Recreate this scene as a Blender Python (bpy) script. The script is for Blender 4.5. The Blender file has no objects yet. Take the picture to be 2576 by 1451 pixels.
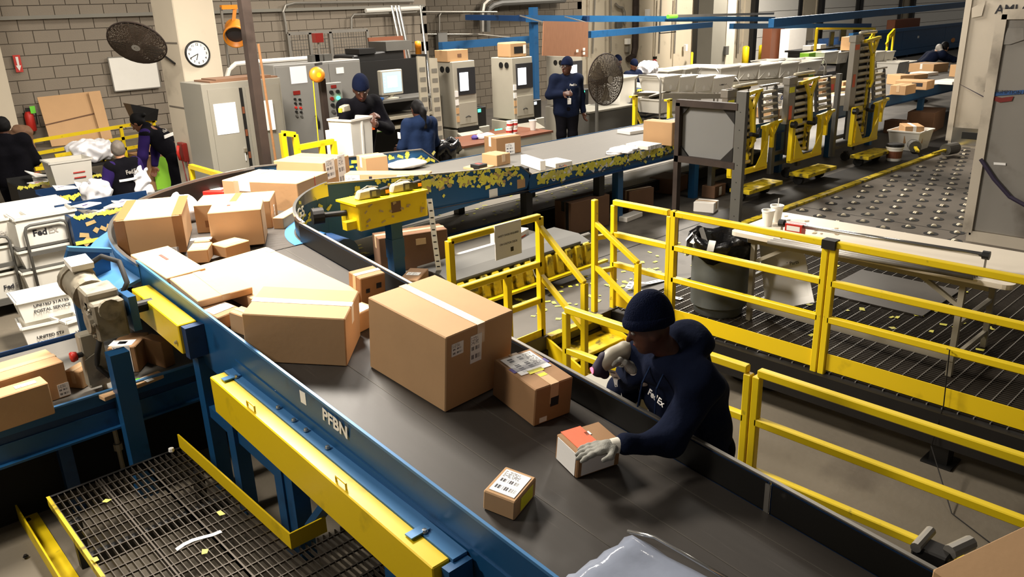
import bpy, bmesh, math, random
import numpy as np
from mathutils import Vector, Matrix
random.seed(7); RNG = np.random.default_rng(7)
SC = bpy.context.scene; COL = SC.collection
# ---------------------------------------------------------------- camera
F = 2010.0; CX, CY = 1288.0, 725.5
TH = math.radians(19.4); ROLL = math.atan(0.0338); AZ = math.radians(42.5); HC = 3.12
HV = Vector((math.sin(AZ), math.cos(AZ), 0)); RV = Vector((math.cos(AZ), -math.sin(AZ), 0)); ZV = Vector((0, 0, 1))
FW = HV*math.cos(TH) - ZV*math.sin(TH); DV = -(HV*math.sin(TH) + ZV*math.cos(TH))
CR = RV*math.cos(ROLL) + DV*math.sin(ROLL); CD = DV*math.cos(ROLL) - RV*math.sin(ROLL)
EYE = Vector((0, 0, HC))
cam = bpy.data.cameras.new('camera'); co = bpy.data.objects.new('camera', cam); COL.objects.link(co)
cam.sensor_width = 36; cam.lens = 36*F/2576; cam.clip_start = .05; cam.clip_end = 200
mw = Matrix.Identity(4)
for i, c in enumerate((CR, -CD, -FW)):
    for j in range(3): mw[j][i] = c[j]
mw.translation = EYE; co.matrix_world = mw; SC.camera = co
# ---------------------------------------------------------------- world, lamps, exposure
w = bpy.data.worlds.new('hall_air'); SC.world = w; w.use_nodes = True
w.node_tree.nodes['Background'].inputs[0].default_value = (1, .93, .84, 1)
w.node_tree.nodes['Background'].inputs[1].default_value = .085
SC.view_settings.view_transform = 'Standard'; SC.view_settings.look = 'None'
SC.view_settings.exposure = 0; SC.view_settings.gamma = 1; SC.view_settings.use_curve_mapping = False
def lamp(name, loc, size, power, col=(1, .925, .82)):
    l = bpy.data.lights.new(name, 'AREA'); l.shape = 'RECTANGLE'; l.size, l.size_y = size
    l.energy = power; l.color = col
    o = bpy.data.objects.new(name, l); COL.objects.link(o); o.location = loc
    return o
lamp('ceiling_lamp', (-1.7, 5.2, 5.3), (1.3, .9), 300)
lamp('ceiling_lamp', (2.9, 6.8, 4.8), (1.4, 1.0), 820)
lamp('ceiling_lamp', (8.2, 9.6, 5.4), (1.4, 1.0), 430)
lamp('ceiling_lamp', (14.5, 9.4, 5.6), (1.5, 1.0), 950)
lamp('ceiling_lamp', (27.0, 14.5, 6.5), (2.0, 1.2), 1900)
lamp('ceiling_lamp', (18.0, 14.0, 6.5), (2.0, 1.2), 520)
lamp('ceiling_lamp', (8.0, 12.8, 6.5), (1.3, .9), 180)
lamp('ceiling_lamp', (1.5, 12.2, 6.5), (1.3, .9), 120)
lamp('ceiling_lamp', (9.0, 3.2, 6.2), (1.3, .9), 80)
# ---------------------------------------------------------------- pixel -> place helpers
def ray(px, py): return FW + CR*((px-CX)/F) + CD*((py-CY)/F)
def U(px, py, z=0.0):
    v = ray(px, py); return EYE + v*((z-HC)/v.z)
def UX(px, py, x):
    v = ray(px, py); return EYE + v*(x/v.x)
def UY(px, py, y):
    v = ray(px, py); return EYE + v*(y/v.y)
def UP(px, py, p0, n):
    v = ray(px, py); return EYE + v*((p0-EYE).dot(n)/v.dot(n))
# ---------------------------------------------------------------- materials
def lin(c):
    if isinstance(c, str):
        c = [int(c[i:i+2], 16)/255 for i in (0, 2, 4)]
        c = [x/12.92 if x <= .04045 else ((x+.055)/1.055)**2.4 for x in c]
    return tuple(c[:3])
MATS = {}
def mat(name, col, rough=.6, metal=0.0, var=.12, scale=6.0, bump=0.0, bscale=60.0, wear=None, emit=None, stretch=None, spec=.5):
    m = bpy.data.materials.new(name); MATS[name] = m; m.use_nodes = True
    nt = m.node_tree; N = nt.nodes; L = nt.links; b = N['Principled BSDF']
    c = lin(col)
    b.inputs['Roughness'].default_value = rough; b.inputs['Metallic'].default_value = metal
    b.inputs['Specular IOR Level'].default_value = spec
    tc = N.new('ShaderNodeTexCoord'); src = tc.outputs['Object']
    if stretch:
        mp = N.new('ShaderNodeMapping'); mp.inputs['Scale'].default_value = stretch
        L.new(src, mp.inputs[0]); src = mp.outputs[0]
    no = N.new('ShaderNodeTexNoise'); no.inputs['Scale'].default_value = scale; no.inputs['Detail'].default_value = 6
    L.new(src, no.inputs['Vector'])
    mx = N.new('ShaderNodeMix'); mx.data_type = 'RGBA'
    mx.inputs[6].default_value = tuple(x*(1-var) for x in c)+(1,); mx.inputs[7].default_value = tuple(min(1, x*(1+var)) for x in c)+(1,)
    L.new(no.outputs['Fac'], mx.inputs[0]); out = mx.outputs[2]
    if wear:
        wc, lo, hi, ws = wear
        n2 = N.new('ShaderNodeTexNoise'); n2.inputs['Scale'].default_value = ws; n2.inputs['Detail'].default_value = 8; L.new(src, n2.inputs['Vector'])
        mr = N.new('ShaderNodeMapRange'); mr.inputs[1].default_value = lo; mr.inputs[2].default_value = hi; L.new(n2.outputs['Fac'], mr.inputs[0])
        m2 = N.new('ShaderNodeMix'); m2.data_type = 'RGBA'; L.new(mr.outputs[0], m2.inputs[0]); L.new(out, m2.inputs[6]); m2.inputs[7].default_value = lin(wc)+(1,); out = m2.outputs[2]
    L.new(out, b.inputs['Base Color'])
    if bump:
        n3 = N.new('ShaderNodeTexNoise'); n3.inputs['Scale'].default_value = bscale; n3.inputs['Detail'].default_value = 4; L.new(src, n3.inputs['Vector'])
        bp = N.new('ShaderNodeBump'); bp.inputs['Strength'].default_value = bump; bp.inputs['Distance'].default_value = .01; L.new(n3.outputs['Fac'], bp.inputs['Height']); L.new(bp.outputs[0], b.inputs['Normal'])
    if emit:
        b.inputs['Emission Color'].default_value = lin(emit[0])+(1,); b.inputs['Emission Strength'].default_value = emit[1]
    return m
mat('concrete', '6f6657', .75, var=.25, scale=.9, bump=.25, bscale=25, wear=('5c5346', .56, .72, 1.7))
mat('deck_plate', '56514a', .55, .3, var=.2, scale=2, wear=('3a362f', .55, .75, 3))
mat('castor_plate', '5f574d', .6, .2, var=.2, scale=1.2, wear=('463f36', .5, .7, 2))
mat('dark_steel', '201d1a', .6, .4, var=.3, scale=5)
mat('grate_steel', '4a433b', .55, .6, var=.3, scale=4)
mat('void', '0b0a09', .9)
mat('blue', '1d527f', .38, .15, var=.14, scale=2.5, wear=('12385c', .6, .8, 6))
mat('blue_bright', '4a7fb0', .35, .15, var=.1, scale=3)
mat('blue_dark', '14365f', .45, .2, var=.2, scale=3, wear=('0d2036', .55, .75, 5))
mat('yellow', 'e8c812', .42, var=.08, scale=4, wear=('8c7a1c', .66, .78, 14))
mat('yellow_clean', 'ecc814', .4, var=.05, scale=2, wear=('c2a312', .62, .8, 5))
mat('yellow_dirty', 'c9ae14', .5, var=.2, scale=9, wear=('4a431d', .52, .66, 11))
mat('belt', '3d3833', .5, var=.12, scale=2.2, bump=.12, bscale=220, stretch=(14, .8, 1), wear=('55504a', .66, .8, 3))
mat('belt_grey_lit', '7d766a', .65, var=.15, scale=2.2, stretch=(.8, 10, 1))  # lighter copy of the grey belt, light on the low slide put into its colour
mat('belt_grey', '5f5b54', .62, var=.12, scale=2.2, bump=.1, bscale=200, stretch=(.8, 10, 1))
mat('belt_black', '15130f', .35, var=.4, scale=4, wear=('4a463e', .68, .78, 5))
mat('cardboard', 'ba9368', .78, var=.08, scale=5, bump=.08, bscale=30)
mat('cardboard_light', 'cba377', .78, var=.07, scale=5, bump=.08, bscale=30)
mat('cardboard_dark', '9a744e', .8, var=.1, scale=5, bump=.08, bscale=30)
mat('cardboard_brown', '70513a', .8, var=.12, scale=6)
mat('tape_clear', 'cfb08a', .22, var=.1, scale=20)
mat('tape_white', 'e8e2d8', .35, var=.05)
mat('tape_brown', '8a5f37', .4, var=.08)
mat('white_box', 'ece6dc', .6, var=.05)
mat('white_plastic', 'f0ece2', .4, var=.04)
mat('paper', 'efece6', .7, var=.03)
mat('poly_bag', 'e6e4e6', .3, var=.08, scale=12, bump=.5, bscale=14)
mat('ink', '1b1a20', .6, var=.1)
mat('ink_purple', '4a3a86', .6, var=.1)
mat('ink_orange', 'e8601c', .6, var=.05)
mat('ink_grey', '9a948c', .6, var=.05)
mat('ink_blue', '4a5a8e', .6)
mat('ink_red', 'c4372c', .6)
mat('label_yellow', 'ece32a', .55)
mat('label_green', '6fd03a', .5)
mat('label_red', 'c93a30', .55)
mat('label_orange', 'e8663a', .55)
mat('scrap_yellow', 'e4dc52', .6, var=.2, scale=9, wear=('c9bd84', .55, .7, 5))
mat('scrap_tan', 'b59a68', .6, var=.2, scale=9)
mat('cream_wall', 'b6aa94', .8, var=.1, scale=1.2, wear=('7d7262', .6, .78, 2))
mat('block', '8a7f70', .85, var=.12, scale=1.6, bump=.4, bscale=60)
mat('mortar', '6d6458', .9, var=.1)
mat('block_unlit', '5f5649', .85, var=.14, scale=1.6, bump=.4, bscale=60)  # same blocks, with the recess's lack of light darkened into the colour
mat('pillar', 'c9bca6', .75, var=.08, scale=1.5, wear=('a39684', .6, .8, 2.2))
mat('grey_paint', '807c71', .5, var=.07, scale=3)
mat('grey_elec', '807e79', .5, var=.07, scale=3)
mat('grey_dark', '56544f', .55, .1, var=.12, scale=4)
mat('cream_metal', 'a59f90', .5, var=.06)
mat('beige_metal', '9c9482', .5, var=.1)
mat('rust_steel', '3a2f29', .65, .4, var=.3, scale=7, wear=('2b211b', .5, .7, 5))
mat('galv', '9a958c', .4, .7, var=.15, scale=5)
mat('chrome', 'c9c6c0', .2, .9, var=.05)
mat('alu', 'cdc2b0', .4, .35, var=.14, scale=1.3, wear=('7d7468', .55, .75, 1.6))
mat('alu_dull', '8f8a82', .45, .3, var=.15, scale=1.4, wear=('645c52', .52, .74, 1.8))
mat('black', '141312', .5, var=.2)
mat('black_bag', '100f10', .25, var=.3, bump=.6, bscale=16)
mat('rubber', '1c1a18', .8, var=.2)
mat('bin_grey', '5b5f5e', .6, var=.08)
mat('navy', '10172b', .95, var=.2, scale=14, bump=.45, bscale=24, spec=.12)
mat('navy_beanie', '0d142a', .95, var=.2, scale=40, bump=.6, bscale=120, spec=.1)
mat('navy_lit', '1b2945', .95, var=.15, scale=14, bump=.4, bscale=26, spec=.12)
mat('black_cloth', '0c0b10', .95, var=.2, scale=14, bump=.4, bscale=26, spec=.1)
mat('purple_cloth', '2a1c50', .95, var=.15, scale=14, spec=.12)
mat('skin_deep', '4a2b1d', .5, var=.1, scale=12)
mat('skin_mid', '7c4d33', .5, var=.1, scale=12)
mat('skin_light', 'b98663', .5, var=.1, scale=12)
mat('hair_black', '080606', .7, var=.3, scale=40, spec=.2)
mat('hair_grey', '6b6157', .6, var=.3, scale=40)
mat('glove', '8f8d84', .85, var=.1, scale=40, bump=.3, bscale=150)
mat('glove_cuff', 'd8d2c4', .85, var=.08)
mat('gearmotor', '8f8674', .55, .2, var=.18, scale=7, wear=('544c40', .52, .7, 9))
mat('fan_wire', '3d3024', .7, .3, var=.2)
mat('strap_purple', '2a2036', .7)
mat('roller', 'c8bda4', .5, .2, var=.12, scale=9, wear=('7c7260', .55, .7, 9))
mat('screen', '8fb0c8', .3, emit=('a9c6e0', 1.1))
mat('screen_win', 'e8eef4', .3, emit=('e8f0f8', 1.5))
mat('screen_dark', '2c2c30', .3)
mat('green_lamp', '2fe08a', .3, emit=('3cf0a0', 5))
mat('red_lamp', 'ff4050', .3, emit=('ff4a5c', 6))
mat('lime', '8cc832', .6, var=.08)
mat('red', 'c22a1f', .45, var=.08)
mat('red_dark', '7d1d16', .4)
mat('orange', 'e08a1e', .4, var=.08)
mat('wood', 'a8784e', .65, var=.2, scale=4, stretch=(1, 1, 8))
mat('wood_ply', '96684a', .65, var=.2, scale=5, stretch=(9, 9, 1.2))
mat('wood_dark', '6b3d26', .5, var=.15, scale=4)
mat('brown_board', '7c4527', .55, var=.08)
mat('table_top', 'e6dac6', .45, var=.04)
mat('tire', '191817', .8)
mat('grey_panel', '6d6c69', .7, var=.05)
mat('bag_plastic', '8f96a6', .12, var=.1, scale=4, bump=.5, bscale=8)
mat('rough_blue', '28558f', .6, var=.12)
mat('tote', 'e6e1d5', .35, var=.05, scale=2)
def tote_translucent():
    m = MATS['tote']; b = m.node_tree.nodes['Principled BSDF']
    b.inputs['Subsurface Weight'].default_value = .0
    b.inputs['Transmission Weight'].default_value = .12; b.inputs['Roughness'].default_value = .45
tote_translucent()
def print_mat(name, paper, ink, sx, sy, dens):
    """flat print on a label: bands of bars and lines in the label's own plane"""
    m = bpy.data.materials.new(name); MATS[name] = m; m.use_nodes = True
    N = m.node_tree.nodes; L = m.node_tree.links; b = N['Principled BSDF']; b.inputs['Roughness'].default_value = .5
    tc = N.new('ShaderNodeTexCoord'); sp = N.new('ShaderNodeSeparateXYZ'); L.new(tc.outputs['Generated'], sp.inputs[0])
    def math_(op, a, bb):
        n = N.new('ShaderNodeMath'); n.operation = op
        for i, x in enumerate((a, bb)):
            if isinstance(x, (int, float)): n.inputs[i].default_value = x
            else: L.new(x, n.inputs[i])
        return n.outputs[0]
    x, y = sp.outputs[0], sp.outputs[1]
    wn = N.new('ShaderNodeTexWhiteNoise'); wn.noise_dimensions = '1D'
    L.new(math_('FLOOR', math_('MULTIPLY', x, sx), 0), wn.inputs['W'])
    bars = math_('GREATER_THAN', wn.outputs['Value'], .42)
    def band(lo, hi, v): return math_('MULTIPLY', math_('GREATER_THAN', v, lo), math_('LESS_THAN', v, hi))
    inx = band(.1, .9, x)
    b1 = math_('MULTIPLY', math_('MULTIPLY', bars, band(.14, .3, y)), inx)
    b2 = math_('MULTIPLY', math_('MULTIPLY', bars, band(.46, .6, y)), band(.1, .8, x))
    wn2 = N.new('ShaderNodeTexWhiteNoise'); wn2.noise_dimensions = '2D'
    cb = N.new('ShaderNodeCombineXYZ'); L.new(math_('FLOOR', math_('MULTIPLY', x, sy), 0), cb.inputs[0]); L.new(math_('FLOOR', math_('MULTIPLY', y, 22), 0), cb.inputs[1]); L.new(cb.outputs[0], wn2.inputs['Vector'])
    tx = math_('MULTIPLY', math_('MULTIPLY', math_('GREATER_THAN', wn2.outputs['Value'], dens), math_('LESS_THAN', math_('FRACT', math_('MULTIPLY', y, 22), 0), .55)), math_('MULTIPLY', band(.66, .94, y), band(.06, .7, x)))
    s = math_('MINIMUM', math_('ADD', math_('ADD', b1, b2), tx), 1)
    mx = N.new('ShaderNodeMix'); mx.data_type = 'RGBA'; mx.inputs[6].default_value = lin(paper)+(1,); mx.inputs[7].default_value = lin(ink)+(1,)
    L.new(s, mx.inputs[0]); L.new(mx.outputs[2], b.inputs['Base Color'])
print_mat('label_print', 'f1eeea', '3c3a40', 64, 30, .45)
print_mat('label_print2', 'ebe6ea', '6a5f8a', 36, 26, .4)
# ---------------------------------------------------------------- mesh building
class MB:
    def __init__(s): s.v = []; s.f = []
    def add(s, vs, fs):
        n = len(s.v); s.v += [tuple(v) for v in vs]; s.f += [tuple(i+n for i in f) for f in fs]; return s
    def box(s, x0, y0, z0, x1, y1, z1):
        x0, x1 = min(x0, x1), max(x0, x1); y0, y1 = min(y0, y1), max(y0, y1); z0, z1 = min(z0, z1), max(z0, z1)
        return s.add([(x0, y0, z0), (x1, y0, z0), (x1, y1, z0), (x0, y1, z0), (x0, y0, z1), (x1, y0, z1), (x1, y1, z1), (x0, y1, z1)],
                     [(3, 2, 1, 0), (4, 5, 6, 7), (0, 1, 5, 4), (1, 2, 6, 5), (2, 3, 7, 6), (3, 0, 4, 7)])
    def hexa(s, b, t):
        """8 corners: bottom loop b and top loop t (both counter-clockwise from above)"""
        return s.add(list(b)+list(t), [(3, 2, 1, 0), (4, 5, 6, 7), (0, 1, 5, 4), (1, 2, 6, 5), (2, 3, 7, 6), (3, 0, 4, 7)])
    def obb(s, c, ux, uy, uz):
        c = Vector(c); ux = Vector(ux); uy = Vector(uy); uz = Vector(uz)
        b = [c-ux-uy-uz, c+ux-uy-uz, c+ux+uy-uz, c-ux+uy-uz]
        return s.hexa(b, [p+uz*2 for p in b])
    def bar(s, p, q, w, h=None, up=(0, 0, 1)):
        p, q = Vector(p), Vector(q); d = q-p; h = h or w
        n = d.normalized(); up = Vector(up)
        if abs(n.dot(up)) > .98: up = Vector((0, 1, 0))
        sd = n.cross(up).normalized(); u2 = sd.cross(n).normalized()
        return s.obb((p+q)/2, d/2, sd*w/2, u2*h/2) if True else s
    def tube(s, pts, r, n=8, r2=None, caps=True):
        pts = [Vector(p) for p in pts]; m = len(pts); base = len(s.v); prev = None
        for i, p in enumerate(pts):
            d = (pts[min(i+1, m-1)]-pts[max(i-1, 0)]).normalized()
            if prev is None:
                a = d.cross(Vector((0, 0, 1)))
                if a.length < .05: a = d.cross(Vector((0, 1, 0)))
            else: a = prev-d*prev.dot(d)
            a.normalize(); prev = a; b = d.cross(a)
            rr = r if r2 is None else r+(r2-r)*i/(m-1)
            for k in range(n):
                t = 2*math.pi*k/n; s.v.append(tuple(p+a*(rr*math.cos(t))+b*(rr*math.sin(t))))
        for i in range(m-1):
            for k in range(n):
                k2 = (k+1) % n; s.f.append((base+i*n+k, base+i*n+k2, base+(i+1)*n+k2, base+(i+1)*n+k))
        if caps:
            s.f.append(tuple(base+k for k in reversed(range(n)))); s.f.append(tuple(base+(m-1)*n+k for k in range(n)))
        return s
    def cyl(s, p, q, r, n=14, r2=None): return s.tube([p, q], r, n, r2)
    def lathe(s, prof, n=20, c=(0, 0, 0), M=None):
        base = len(s.v); c = Vector(c)
        for r, z in prof:
            for k in range(n):
                t = 2*math.pi*k/n; p = Vector((r*math.cos(t), r*math.sin(t), z))
                if M: p = M @ p
                s.v.append(tuple(c+p))
        for i in range(len(prof)-1):
            for k in range(n):
                k2 = (k+1) % n; s.f.append((base+i*n+k, base+i*n+k2, base+(i+1)*n+k2, base+(i+1)*n+k))
        if tuple(prof[0]) == tuple(prof[-1]): return s
        if prof[0][0] > 1e-5: s.f.append(tuple(base+k for k in reversed(range(n))))
        if prof[-1][0] > 1e-5: s.f.append(tuple(base+(len(prof)-1)*n+k for k in range(n)))
        return s
    def prism(s, poly, z0, z1):
        n = len(poly); b = len(s.v)
        s.v += [(x, y, z0) for x, y in poly]+[(x, y, z1) for x, y in poly]
        s.f.append(tuple(b+i for i in reversed(range(n)))); s.f.append(tuple(b+n+i for i in range(n)))
        for i in range(n): j = (i+1) % n; s.f.append((b+i, b+j, b+n+j, b+n+i))
        return s
    def plate(s, pts, th, nrm=None):
        """thick sheet from a planar outline"""
        pts = [Vector(p) for p in pts]; n = len(pts)
        if nrm is None: nrm = (pts[1]-pts[0]).cross(pts[2]-pts[0]).normalized()
        nrm = Vector(nrm)*th; b = len(s.v)
        s.v += [tuple(p) for p in pts]+[tuple(p+nrm) for p in pts]
        s.f.append(tuple(b+i for i in reversed(range(n)))); s.f.append(tuple(b+n+i for i in range(n)))
        for i in range(n): j = (i+1) % n; s.f.append((b+i, b+j, b+n+j, b+n+i))
        return s
    def sweep(s, secs, closed=True):
        """list of cross-sections (same count) joined to a skin, ends capped"""
        n = len(secs[0]); b = len(s.v)
        for sec in secs: s.v += [tuple(p) for p in sec]
        for i in range(len(secs)-1):
            for k in range(n if closed else n-1):
                k2 = (k+1) % n; s.f.append((b+i*n+k, b+i*n+k2, b+(i+1)*n+k2, b+(i+1)*n+k))
        if closed:
            s.f.append(tuple(b+k for k in reversed(range(n)))); s.f.append(tuple(b+(len(secs)-1)*n+k for k in range(n)))
        return s
    def mesh(s, name, smooth=False, bevel=0):
        me = bpy.data.meshes.new(name); me.from_pydata(s.v, [], s.f)
        bm = bmesh.new(); bm.from_mesh(me); bmesh.ops.recalc_face_normals(bm, faces=bm.faces)
        if bevel: bmesh.ops.bevel(bm, geom=list(bm.edges), offset=bevel, segments=1, affect='EDGES', profile=.5)
        bm.to_mesh(me); bm.free()
        if smooth: me.polygons.foreach_set('use_smooth', [True]*len(me.polygons))
        return me
    def obj(s, name, m, parent=None, smooth=False, bevel=0, kind=None): return link(name, s.mesh(name, smooth, bevel), m, parent, kind)
WORLD = {}
def link(name, me, m, parent=None, kind=None):
    if m is not None and not me.materials: me.materials.append(MATS[m] if isinstance(m, str) else m)
    o = bpy.data.objects.new(name, me); COL.objects.link(o)
    if parent is not None:
        o.parent = parent
        if parent.name in WORLD: o.matrix_parent_inverse = Matrix.Translation(-WORLD[parent.name])
    if kind: o['kind'] = kind
    return o
def smooth_angle(o, ang=40):
    me = o.data; me.polygons.foreach_set('use_smooth', [True]*len(me.polygons))
    try: me.set_sharp_from_angle(angle=math.radians(ang))
    except Exception: pass
def tag(o, label, cat, group=None):
    o['label'] = label; o['category'] = cat
    if group: o['group'] = group
    return o
def thing(name, label, cat, loc=(0, 0, 0), rotz=0, group=None, world=False):
    o = bpy.data.objects.new(name, None); COL.objects.link(o); o.location = loc; o.rotation_euler = (0, 0, rotz)
    o.empty_display_size = .1
    if label: tag(o, label, cat, group)
    if world: WORLD[o.name] = Vector(loc)
    return o
def struct(name, loc=(0, 0, 0)):
    o = thing(name, None, None, loc, world=True); o['kind'] = 'structure'; return o
def copy_tree(root, loc, rotz=0, label=None, group=None):
    def cp(o, par):
        c = o.copy(); COL.objects.link(c); c.parent = par
        for ch in o.children: cp(ch, c)
        return c
    r = cp(root, None); r.location = loc; r.rotation_euler = (0, 0, rotz)
    if label: r['label'] = label
    if group: r['group'] = group
    return r
# ---------------------------------------------------------------- lettering (built-in font, turned to mesh)
_TXT = {}
def text_mesh(s, bold=.0):
    k = (s, bold)
    if k in _TXT: return _TXT[k]
    cu = bpy.data.curves.new('t', 'FONT'); cu.body = s; cu.size = 1; cu.align_x = 'CENTER'; cu.align_y = 'CENTER'; cu.offset = bold; cu.resolution_u = 3; cu.extrude = .004
    o = bpy.data.objects.new('t', cu); COL.objects.link(o)
    dg = bpy.context.evaluated_depsgraph_get(); me = bpy.data.meshes.new_from_object(o.evaluated_get(dg))
    bpy.data.objects.remove(o); bpy.data.curves.remove(cu); _TXT[k] = me; return me
for _s, _b in (('FedEx', 0), ('Fed', .03), ('Ex', .02), ('PFBN', .03), ('AMJ 66', .02), ('SAFETY SHOES REQUIRED', 0), ('ON CASTOR DECK', 0), ('UNITED STATES', .02), ('POSTAL SERVICE', .02), ('G5', .02), ('dr', .03), ('PORT &', .02), ('COMPANY', .0), ('G1', .02), ('EXPRESS', 0), ('HOT MAIL', 0), ('CONSUMPTION DATE', .01), ('Leno', 0), ('NOT Parts', 0), ('SAFETY SHOES REQUIRED', .015), ('ON CASTOR DECK', .015)) + tuple((str(i), .02) for i in range(1, 13)):
    text_mesh(_s, _b)
def frame(o, xdir, ydir):
    x = Vector(xdir).normalized(); y = Vector(ydir); y = (y-x*y.dot(x)).normalized(); z = x.cross(y)
    M = Matrix.Identity(4)
    for i, c in enumerate((x, y, z)):
        for j in range(3): M[j][i] = c[j]
    M.translation = Vector(o); return M
def lettering(s, o, xdir, ydir, size, m, parent, bold=.0, name='lettering', sx=1.0):
    me = text_mesh(s, bold).copy(); me.materials.clear()
    M = frame(o, xdir, ydir) @ Matrix.Diagonal((size*sx, size, size, 1))
    me.transform(M); return link(name, me, m, parent)
def logo(o, xdir, ydir, size, parent, ex='ink_grey', fed='ink'):
    """two-tone word: dark first half, pale second half"""
    x = Vector(xdir).normalized()
    lettering('Fed', Vector(o)-x*size*.62, xdir, ydir, size, fed, parent, .03)
    lettering('Ex', Vector(o)+x*size*.72, xdir, ydir, size, ex, parent, .02)
# ---------------------------------------------------------------- distance-field bodies
def smin(a, b, k):
    h = np.maximum(k-np.abs(a-b), 0)/k
    return np.minimum(a, b)-h*h*k*.25
def sdf_mesh(name, prims, res=.012, k=.03, cuts=(), fold=0.0, fscale=14.0):
    lo = np.full(3, 1e9); hi = -lo
    for p in prims:
        if p[0] == 'c': pts = np.array([p[1], p[2]], float); r = max(p[3], p[4])
        else: pts = np.array([p[1]], float); r = max(p[2])
        lo = np.minimum(lo, pts.min(0)-r); hi = np.maximum(hi, pts.max(0)+r)
    lo -= 3*res+k*.3; hi += 3*res+k*.3
    n = np.ceil((hi-lo)/res).astype(int)+1
    G = [lo[i]+res*np.arange(n[i]) for i in range(3)]
    Fd = np.full(tuple(n), 9.0, np.float32)
    for p in prims:
        if p[0] == 'c': pts = np.array([p[1], p[2]], float); r = max(p[3], p[4])
        else: pts = np.array([p[1]], float); r = max(p[2])
        a0 = pts.min(0)-r-k-2*res; a1 = pts.max(0)+r+k+2*res
        i0 = np.maximum(((a0-lo)/res).astype(int), 0); i1 = np.minimum(((a1-lo)/res).astype(int)+2, n)
        sl = tuple(slice(i0[i], i1[i]) for i in range(3))
        X = G[0][sl[0]][:, None, None]; Y = G[1][sl[1]][None, :, None]; Z = G[2][sl[2]][None, None, :]
        if p[0] == 'c':
            a, b = pts; ba = b-a; L2 = max(ba.dot(ba), 1e-9)
            t = np.clip(((X-a[0])*ba[0]+(Y-a[1])*ba[1]+(Z-a[2])*ba[2])/L2, 0, 1)
            d = np.sqrt((X-a[0]-t*ba[0])**2+(Y-a[1]-t*ba[1])**2+(Z-a[2]-t*ba[2])**2)-(p[3]+(p[4]-p[3])*t)
        else:
            c = pts[0]; rr = p[2]; R = p[3] if len(p) > 3 else np.eye(3)
            dx, dy, dz = X-c[0], Y-c[1], Z-c[2]
            q = [R[0][i]*dx+R[1][i]*dy+R[2][i]*dz for i in range(3)]
            k0 = np.sqrt(sum((q[i]/rr[i])**2 for i in range(3)))+1e-6; k1 = np.sqrt(sum((q[i]/rr[i]**2)**2 for i in range(3)))+1e-6
            d = k0*(k0-1)/k1
        Fd[sl] = smin(Fd[sl], d.astype(np.float32), k)
    X = G[0][:, None, None]; Y = G[1][None, :, None]; Z = G[2][None, None, :]
    if fold:
        s = fscale
        Fd = Fd+fold*(np.sin(s*X+1.7*np.sin(s*.7*Z+2*Y))*np.sin(s*.8*Y+1.3*np.sin(s*.6*X))+.8*np.sin(s*1.3*Z+2.2*np.sin(s*.5*X+1)+1.5*np.sin(s*.6*Y))).astype(np.float32)
    for pt, nr in cuts:
        nr = np.array(nr, float); nr /= np.linalg.norm(nr)
        Fd = np.maximum(Fd, ((X-pt[0])*nr[0]+(Y-pt[1])*nr[1]+(Z-pt[2])*nr[2]).astype(np.float32))
    S = Fd < 0
    c = np.zeros(tuple(n-1), np.int8)
    offs = [(i, j, l) for i in (0, 1) for j in (0, 1) for l in (0, 1)]
    for i, j, l in offs: c += S[i:n[0]-1+i, j:n[1]-1+j, l:n[2]-1+l]
    mask = (c > 0) & (c < 8); idx = np.argwhere(mask)
    acc = np.zeros((len(idx), 3)); cnt = np.zeros(len(idx))
    for a in offs:
        for ax in range(3):
            if a[ax]: continue
            b = list(a); b[ax] = 1
            fa = Fd[idx[:, 0]+a[0], idx[:, 1]+a[1], idx[:, 2]+a[2]]; fb = Fd[idx[:, 0]+b[0], idx[:, 1]+b[1], idx[:, 2]+b[2]]
            cr = (fa < 0) != (fb < 0); t = np.where(cr, fa/np.where(cr, fa-fb, 1), 0)
            pos = np.tile(np.array(a, float), (len(idx), 1)); pos[:, ax] += t
            acc += pos*cr[:, None]; cnt += cr
    P = lo+res*(idx+acc/cnt[:, None])
    I = np.full(tuple(n-1), -1, np.int64); I[mask] = np.arange(len(idx))
    quads = []
    for ax in range(3):
        u, v = (ax+1) % 3, (ax+2) % 3
        s0 = [slice(0, n[i]) for i in range(3)]; s1 = list(s0); s0[ax] = slice(0, n[ax]-1); s1[ax] = slice(1, n[ax])
        A = S[tuple(s0)]; Bq = S[tuple(s1)]
        E = np.argwhere(A != Bq); E = E[(E[:, u] > 0) & (E[:, v] > 0) & (E[:, u] < n[u]-1) & (E[:, v] < n[v]-1)]
        fl = A[E[:, 0], E[:, 1], E[:, 2]]
        def g(du, dv):
            q = E.copy(); q[:, u] -= du; q[:, v] -= dv; return I[q[:, 0], q[:, 1], q[:, 2]]
        Q = np.stack([g(1, 1), g(0, 1), g(0, 0), g(1, 0)], 1); Q[~fl] = Q[~fl][:, ::-1]; quads.append(Q)
    Q = np.concatenate(quads); Q = Q[(Q >= 0).all(1)]
    me = bpy.data.meshes.new(name); me.vertices.add(len(P)); me.vertices.foreach_set('co', P.astype(np.float32).ravel())
    me.loops.add(len(Q)*4); me.loops.foreach_set('vertex_index', Q.ravel().astype(np.int32))
    me.polygons.add(len(Q)); me.polygons.foreach_set('loop_start', np.arange(0, len(Q)*4, 4, dtype=np.int32))
    me.polygons.foreach_set('use_smooth', np.ones(len(Q), bool)); me.update(calc_edges=True); me.validate()
    return me
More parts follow.
